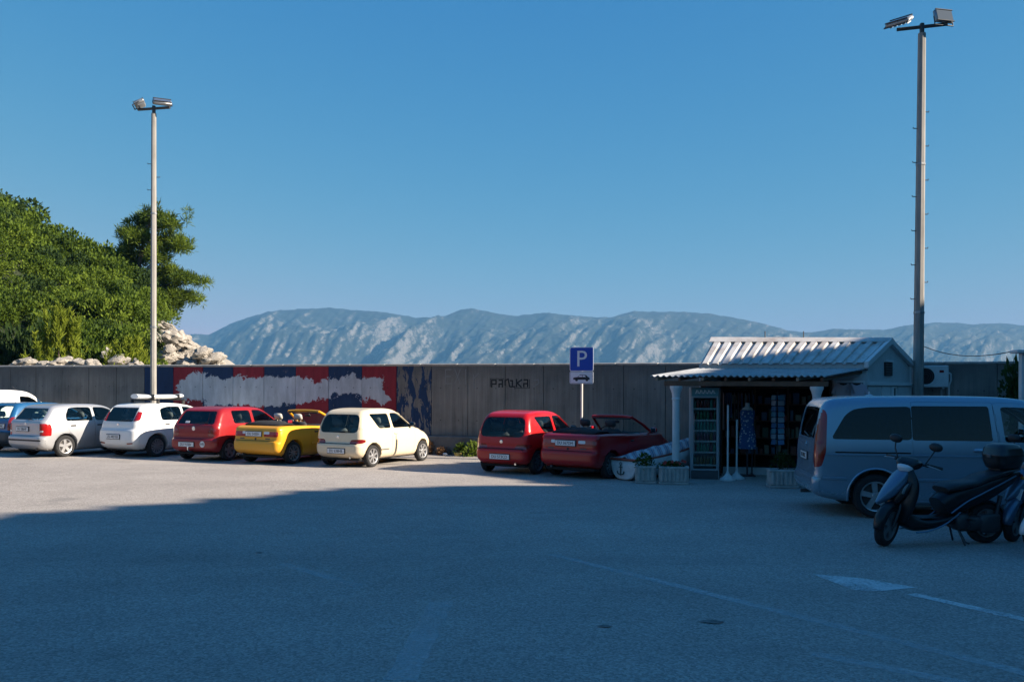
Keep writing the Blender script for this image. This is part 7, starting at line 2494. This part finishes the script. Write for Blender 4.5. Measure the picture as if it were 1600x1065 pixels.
# --- the pine leaning out over the rocks
pine = None
def make_pine():
    D_ = 58.0
    b = at_depth(200, 500, D_)
    hz0 = float(hill_h(b.x, b.y)) - .3
    root = empty('pine_tree', (b.x, b.y, hz0)); tag(root, 'tall wind swept pine on the headland, crown spreading to the right', 'tree')
    def L(px, py, dy=0): p_ = at_depth(px, py, D_ + dy); return p_ - Vector((b.x, b.y, hz0))
    tr = MB()
    trunk = [Vector((0, 0, 0)), L(203, 470), L(214, 430), L(222, 390), L(232, 355), L(240, 330)]
    tr.tube([tuple(p) for p in catmull([list(p) for p in trunk], 5, False)], list(np.linspace(.24, .05, 26)), 8)
    pads = [ # px, py, half width px, half height px, depth offset
        (243, 338, 30, 12, 0), (265, 352, 24, 10, -.6), (222, 345, 24, 14, .8), (283, 383, 20, 10, -.4), (255, 378, 32, 13, .4), (215, 372, 26, 18, -.5), (290, 384, 14, 8, .5),
        (212, 398, 24, 16, .6), (245, 402, 22, 12, -.7), (200, 375, 16, 16, 0), (195, 410, 20, 16, .3), (262, 422, 16, 9, 0), (240, 428, 24, 11, .5), (288, 436, 24, 9, -.4), (300, 436, 12, 6, .3), (262, 446, 26, 9, .5), (225, 440, 16, 10, 0),
        (285, 462, 20, 8, 0), (262, 462, 18, 7, -.6), (300, 466, 14, 6, .3), (272, 474, 24, 6, .4), (250, 482, 18, 6, -.2), (262, 490, 12, 4, .2), (182, 428, 14, 10, -.3), (208, 446, 14, 10, .4)]
    r_ = np.random.default_rng(77)
    V_ = []
    k_ = D_ / 1400
    for (px, py, wx, wz, dy) in pads:
        c = L(px, py, dy)
        # limb to the pad
        tpt = min(trunk, key=lambda q: abs(q.z - (c.z - .5)))
        tr.tube([tpt, tpt.lerp(c, .5) + Vector((0, 0, -.12)), c + Vector((0, 0, -.08))], [.07, .045, .02], 6)
        n = int(220 + wx * wz * 4.4)
        # tufts inside the pad
        ntf = max(7, int(wx * wz / 14))
        tc_ = r_.normal(0, .48, (ntf, 3)) * np.array([wx * k_, min(wx * k_, .9), wz * k_]) + np.array(c)
        idx_ = r_.integers(0, ntf, n)
        P = tc_[idx_] + r_.normal(0, .13, (n, 3))
        D = P - tc_[idx_] + np.array([0, 0, .12]); D /= np.linalg.norm(D, axis=1)[:, None] + 1e-6
        D += r_.normal(0, .35, D.shape); D /= np.linalg.norm(D, axis=1)[:, None]
        A = np.cross(D, r_.normal(0, 1, D.shape)); A /= np.linalg.norm(A, axis=1)[:, None]
        LL = D * r_.uniform(.16, .34, n)[:, None]; W = A * .026
        V_.append(np.stack([P - W, P + LL - W * .4, P + LL + W * .4, P + W], 1).reshape(-1, 3))
    tr.build('trunk', BARK, root, 60)
    V_ = np.concatenate(V_)
    link(bpy.data.objects.new('crown', np_mesh('crown', V_, np.arange(len(V_)).reshape(-1, 4), LEAF_P)), root)
make_pine()

# --- limestone rocks: along the wall top and on the bare slope at the right
k = NT('limestone')
oc = k.coord('Object')
n1_ = k.noise(oc, 2.2, 7, .7)
k.color(k.ramp(k.range(n1_, .3, .72), [(0, (.17, .145, .12)), (.45, (.34, .31, .27)), (1, (.50, .47, .43))]))
k.rough(.9); k.bump(k.noise(oc, 6, 6, .7), .9, .08)
ROCKM = k.m
rock_me = []
for i in range(6):
    bm = bmesh.new(); bmesh.ops.create_icosphere(bm, subdivisions=3, radius=1)
    for v in bm.verts:
        n_ = noise.fractal(v.co * 1.3 + Vector((i * 7.1, 0, 0)), .9, 2.0, 4)
        c_ = noise.cell(v.co * 1.8 + Vector((i * 3, 5, 0))) * .22
        v.co *= 1 + n_ * .35 + c_
        v.co.z *= .8
    me = bpy.data.meshes.new('rock'); bm.to_mesh(me); bm.free(); me.materials.append(ROCKM)
    me.polygons.foreach_set('use_smooth', [True] * len(me.polygons)); me.set_sharp_from_angle(angle=R(32))
    rock_me.append(me)
def rock(label, px, py, dep, s_, i, grp):
    p_ = at_depth(px, py, dep)
    o = link(bpy.data.objects.new('rock', rock_me[i % 6]))
    o.location = p_; o.rotation_euler = (random.uniform(-.5, .5), random.uniform(-.5, .5), random.uniform(0, 6))
    o.scale = (s_ * random.uniform(.9, 1.5), s_, s_ * random.uniform(.7, 1.1))
    tag(o, label, 'rock', grp)
i = 0
for px, py, d_, s_, lab in [(38, 566, 34, .45, 'pale rock showing over the wall left of the bright young pine'), (72, 568, 34, .3, 'small pale rock over the wall at the foot of the bright pine'), (98, 563, 34, .42, 'rounded pale rock over the wall below the bright pine'), (128, 564, 34, .4, 'large pale rock over the wall right of the bright pine'), (146, 566, 33.5, .40, 'flat pale rock over the wall between the two bright pines'), (172, 550, 36, .42, 'upright pale rock beside the second bright pine'), (185, 562, 34, .4, 'low pale rock over the wall under the second bright pine'), (213, 566, 34, .35, 'low pale rock over the wall just left of the lamp post')]:
    rock(lab, px, py + 4, d_, s_ * .72, i, 'pale rocks along the wall top'); i += 1
r2 = np.random.default_rng(9)
for _ in range(90):
    t = r2.uniform(0, 1); px = 244 + 100 * t
    top = np.interp(px, [240, 262, 285, 305, 330, 345, 366], [492, 508, 528, 544, 556, 556, 573])
    py = r2.uniform(top, 574)
    rock('pale limestone boulder heaped with others on the bare slope right of the lamp post', px, py, 42 + r2.uniform(0, 12) * (1 - (py - 490) / 90), r2.uniform(.18, .42) * (1.1 - .25 * t), i, 'limestone boulders on the bare slope'); i += 1
for px, py, s_, lab in [(250, 500, .38, 'highest pale boulder on the bare slope beside the lamp post'), (268, 520, .40, 'large dark streaked boulder below the highest one'), (340, 562, .28, 'boulder standing up at the far right end of the rocky slope')]:
    rock(lab, px, py + 8, 50, s_, i, None); i += 1

# --- weeds at the foot of the wall, sunlit
weed_me = []
for i in range(3):
    v, f = leaf_cloud(620, lambda r_, n, i=i: clumpy(r_, n, 6, .9), .085, 2.0, 300 + i)
    weed_me.append((v, f))
def weed(label, px, off, w, h, mat, i):
    s_, _ = wall_sz(px, 640)
    p_ = wall_pt(s_, .28 + off)
    root = empty('weed', p_, random.uniform(0, 6)); tag(root, label, 'plant', 'weeds growing along the foot of the wall')
    o = link(bpy.data.objects.new('foliage', np_mesh('foliage', weed_me[i][0], weed_me[i][1], mat)), root); o.scale = (w, w * .7, h)
    MB().tube([(0, 0, -.02), (.03, 0, h * .5)], .012, 5).tube([(0, 0, 0), (-.12 * w, .03, h * .6)], .009, 5).build('stem', BARK, root)
weed('reddish dry weed right behind the cream car bonnet', 678, .12, .40, .42, LEAF_D, 0)
weed('low dry weed at the wall foot between the cream and red cars', 700, .10, .38, .34, LEAF_D, 1)
weed('leafy green weed halfway between the cream and red cars', 727, .14, .42, .38, LEAF_A, 2)
weed('tallest green and yellow weed at the wall foot next to the red hatchback', 748, .16, .45, .44, LEAF_P, 0)
weed('dark green weed at the wall foot touching the red hatchback', 765, .10, .42, .52, LEAF_A, 1)
s_, _ = wall_sz(728, 640)
p_ = wall_pt(s_, .62)
bx_ = MB().ring_loft([[(.10 * k1 * math.cos(q), .06 * k1 * math.sin(q), z) for q in [2 * PI * j / 12 for j in range(12)]] for z, k1 in ((0, .8), (.03, 1), (.09, 1.02), (.10, .95))]).build('yellow_tub', principled('yellow_plastic', (.55, .38, .10), .5), None, 40)
bx_.location = p_; tag(bx_, 'small yellow plastic tub lying at the foot of the wall', 'tub')
s_, _ = wall_sz(706, 640)
p_ = wall_pt(s_, .60)
bx_ = MB().ring_loft([[(r1 * math.cos(q), r1 * math.sin(q), z) for q in [2 * PI * j / 10 for j in range(10)]] for z, r1 in ((0, .04), (.01, .045), (.13, .045), (.17, .018), (.20, .018))]).build('plastic_bottle', principled('white_plastic', (.6, .6, .58), .5), None, 40)
bx_.location = p_ + Vector((0, 0, .045)); bx_.rotation_euler = (R(90), 0, .6); tag(bx_, 'white plastic bottle lying at the foot of the wall', 'bottle')

# --- plants in the planters
FLOWER = principled('red_petal', (.42, .04, .03), .7)
def potted(label, pl, w, h, mat, i, flower=False):
    root_, pw = pl
    q = empty('potted_plant', root_.location + Vector((0, 0, .33)), random.uniform(0, 6)); tag(q, label, 'plant', 'plants growing in the planters')
    o = link(bpy.data.objects.new('foliage', np_mesh('foliage', weed_me[i][0], weed_me[i][1], mat)), q); o.scale = (w, .24, h)
    q.rotation_euler[2] = R(-6)
    MB().tube([(0, 0, -.04), (.02, 0, h * .6)], .012, 5).tube([(.08, 0, -.04), (.14, 0, h * .5)], .009, 5).build('stem', BARK, q)
    if flower:
        fm = MB()
        for j in range(7):
            c_ = Vector((random.uniform(-w * .6, w * .6), random.uniform(-.2, -.05), random.uniform(.10, h * .8)))
            for k2 in range(5):
                a = 2 * PI * k2 / 5
                fm.add([c_, c_ + Vector((.03 * math.cos(a), -.01, .03 * math.sin(a))), c_ + Vector((.035 * math.cos(a + .6), -.012, .035 * math.sin(a + .6))), c_ + Vector((.028 * math.cos(a + 1.1), -.008, .028 * math.sin(a + 1.1)))], [(0, 1, 2, 3)])
        tag(fm.build('flower', FLOWER, q, None), kind='stuff')
potted('bushy green plant in the narrow planter next to the rowing boat', PLANTERS[0], .27, .30, LEAF_A, 0)
potted('low plant with a few red flowers in the planter under the left column', PLANTERS[1], .36, .20, LEAF_A, 1, True)
potted('spiky green plant in the planter left of the van', PLANTERS[2], .34, .36, LEAF_C, 2)

# --- shrub by the white gate post, sprigs above the wall
p_ = at_depth(1586, 600, 20.5)
sh = empty('shrub', (p_.x, p_.y, 0)); tag(sh, 'dark leafy shrub against the wall behind the white gate post', 'shrub')
o = link(bpy.data.objects.new('foliage', np_mesh('foliage', *leaf_cloud(1800, lambda r_, n: clumpy(r_, n, 10, 1.3), .09, 1.8, 401), LEAF_C)), sh); o.scale = (.62, .55, 1.55); o.location = (.25, 0, .9)
stem = MB()
for j in range(5):
    a = j * 1.3
    stem.tube([(.2, 0, 0), (.25 + .15 * math.cos(a), .15 * math.sin(a), 1.2), (.3 + .35 * math.cos(a), .25 * math.sin(a), 2.3)], [.035, .02, .008], 6)
stem.build('stem', BARK, sh)
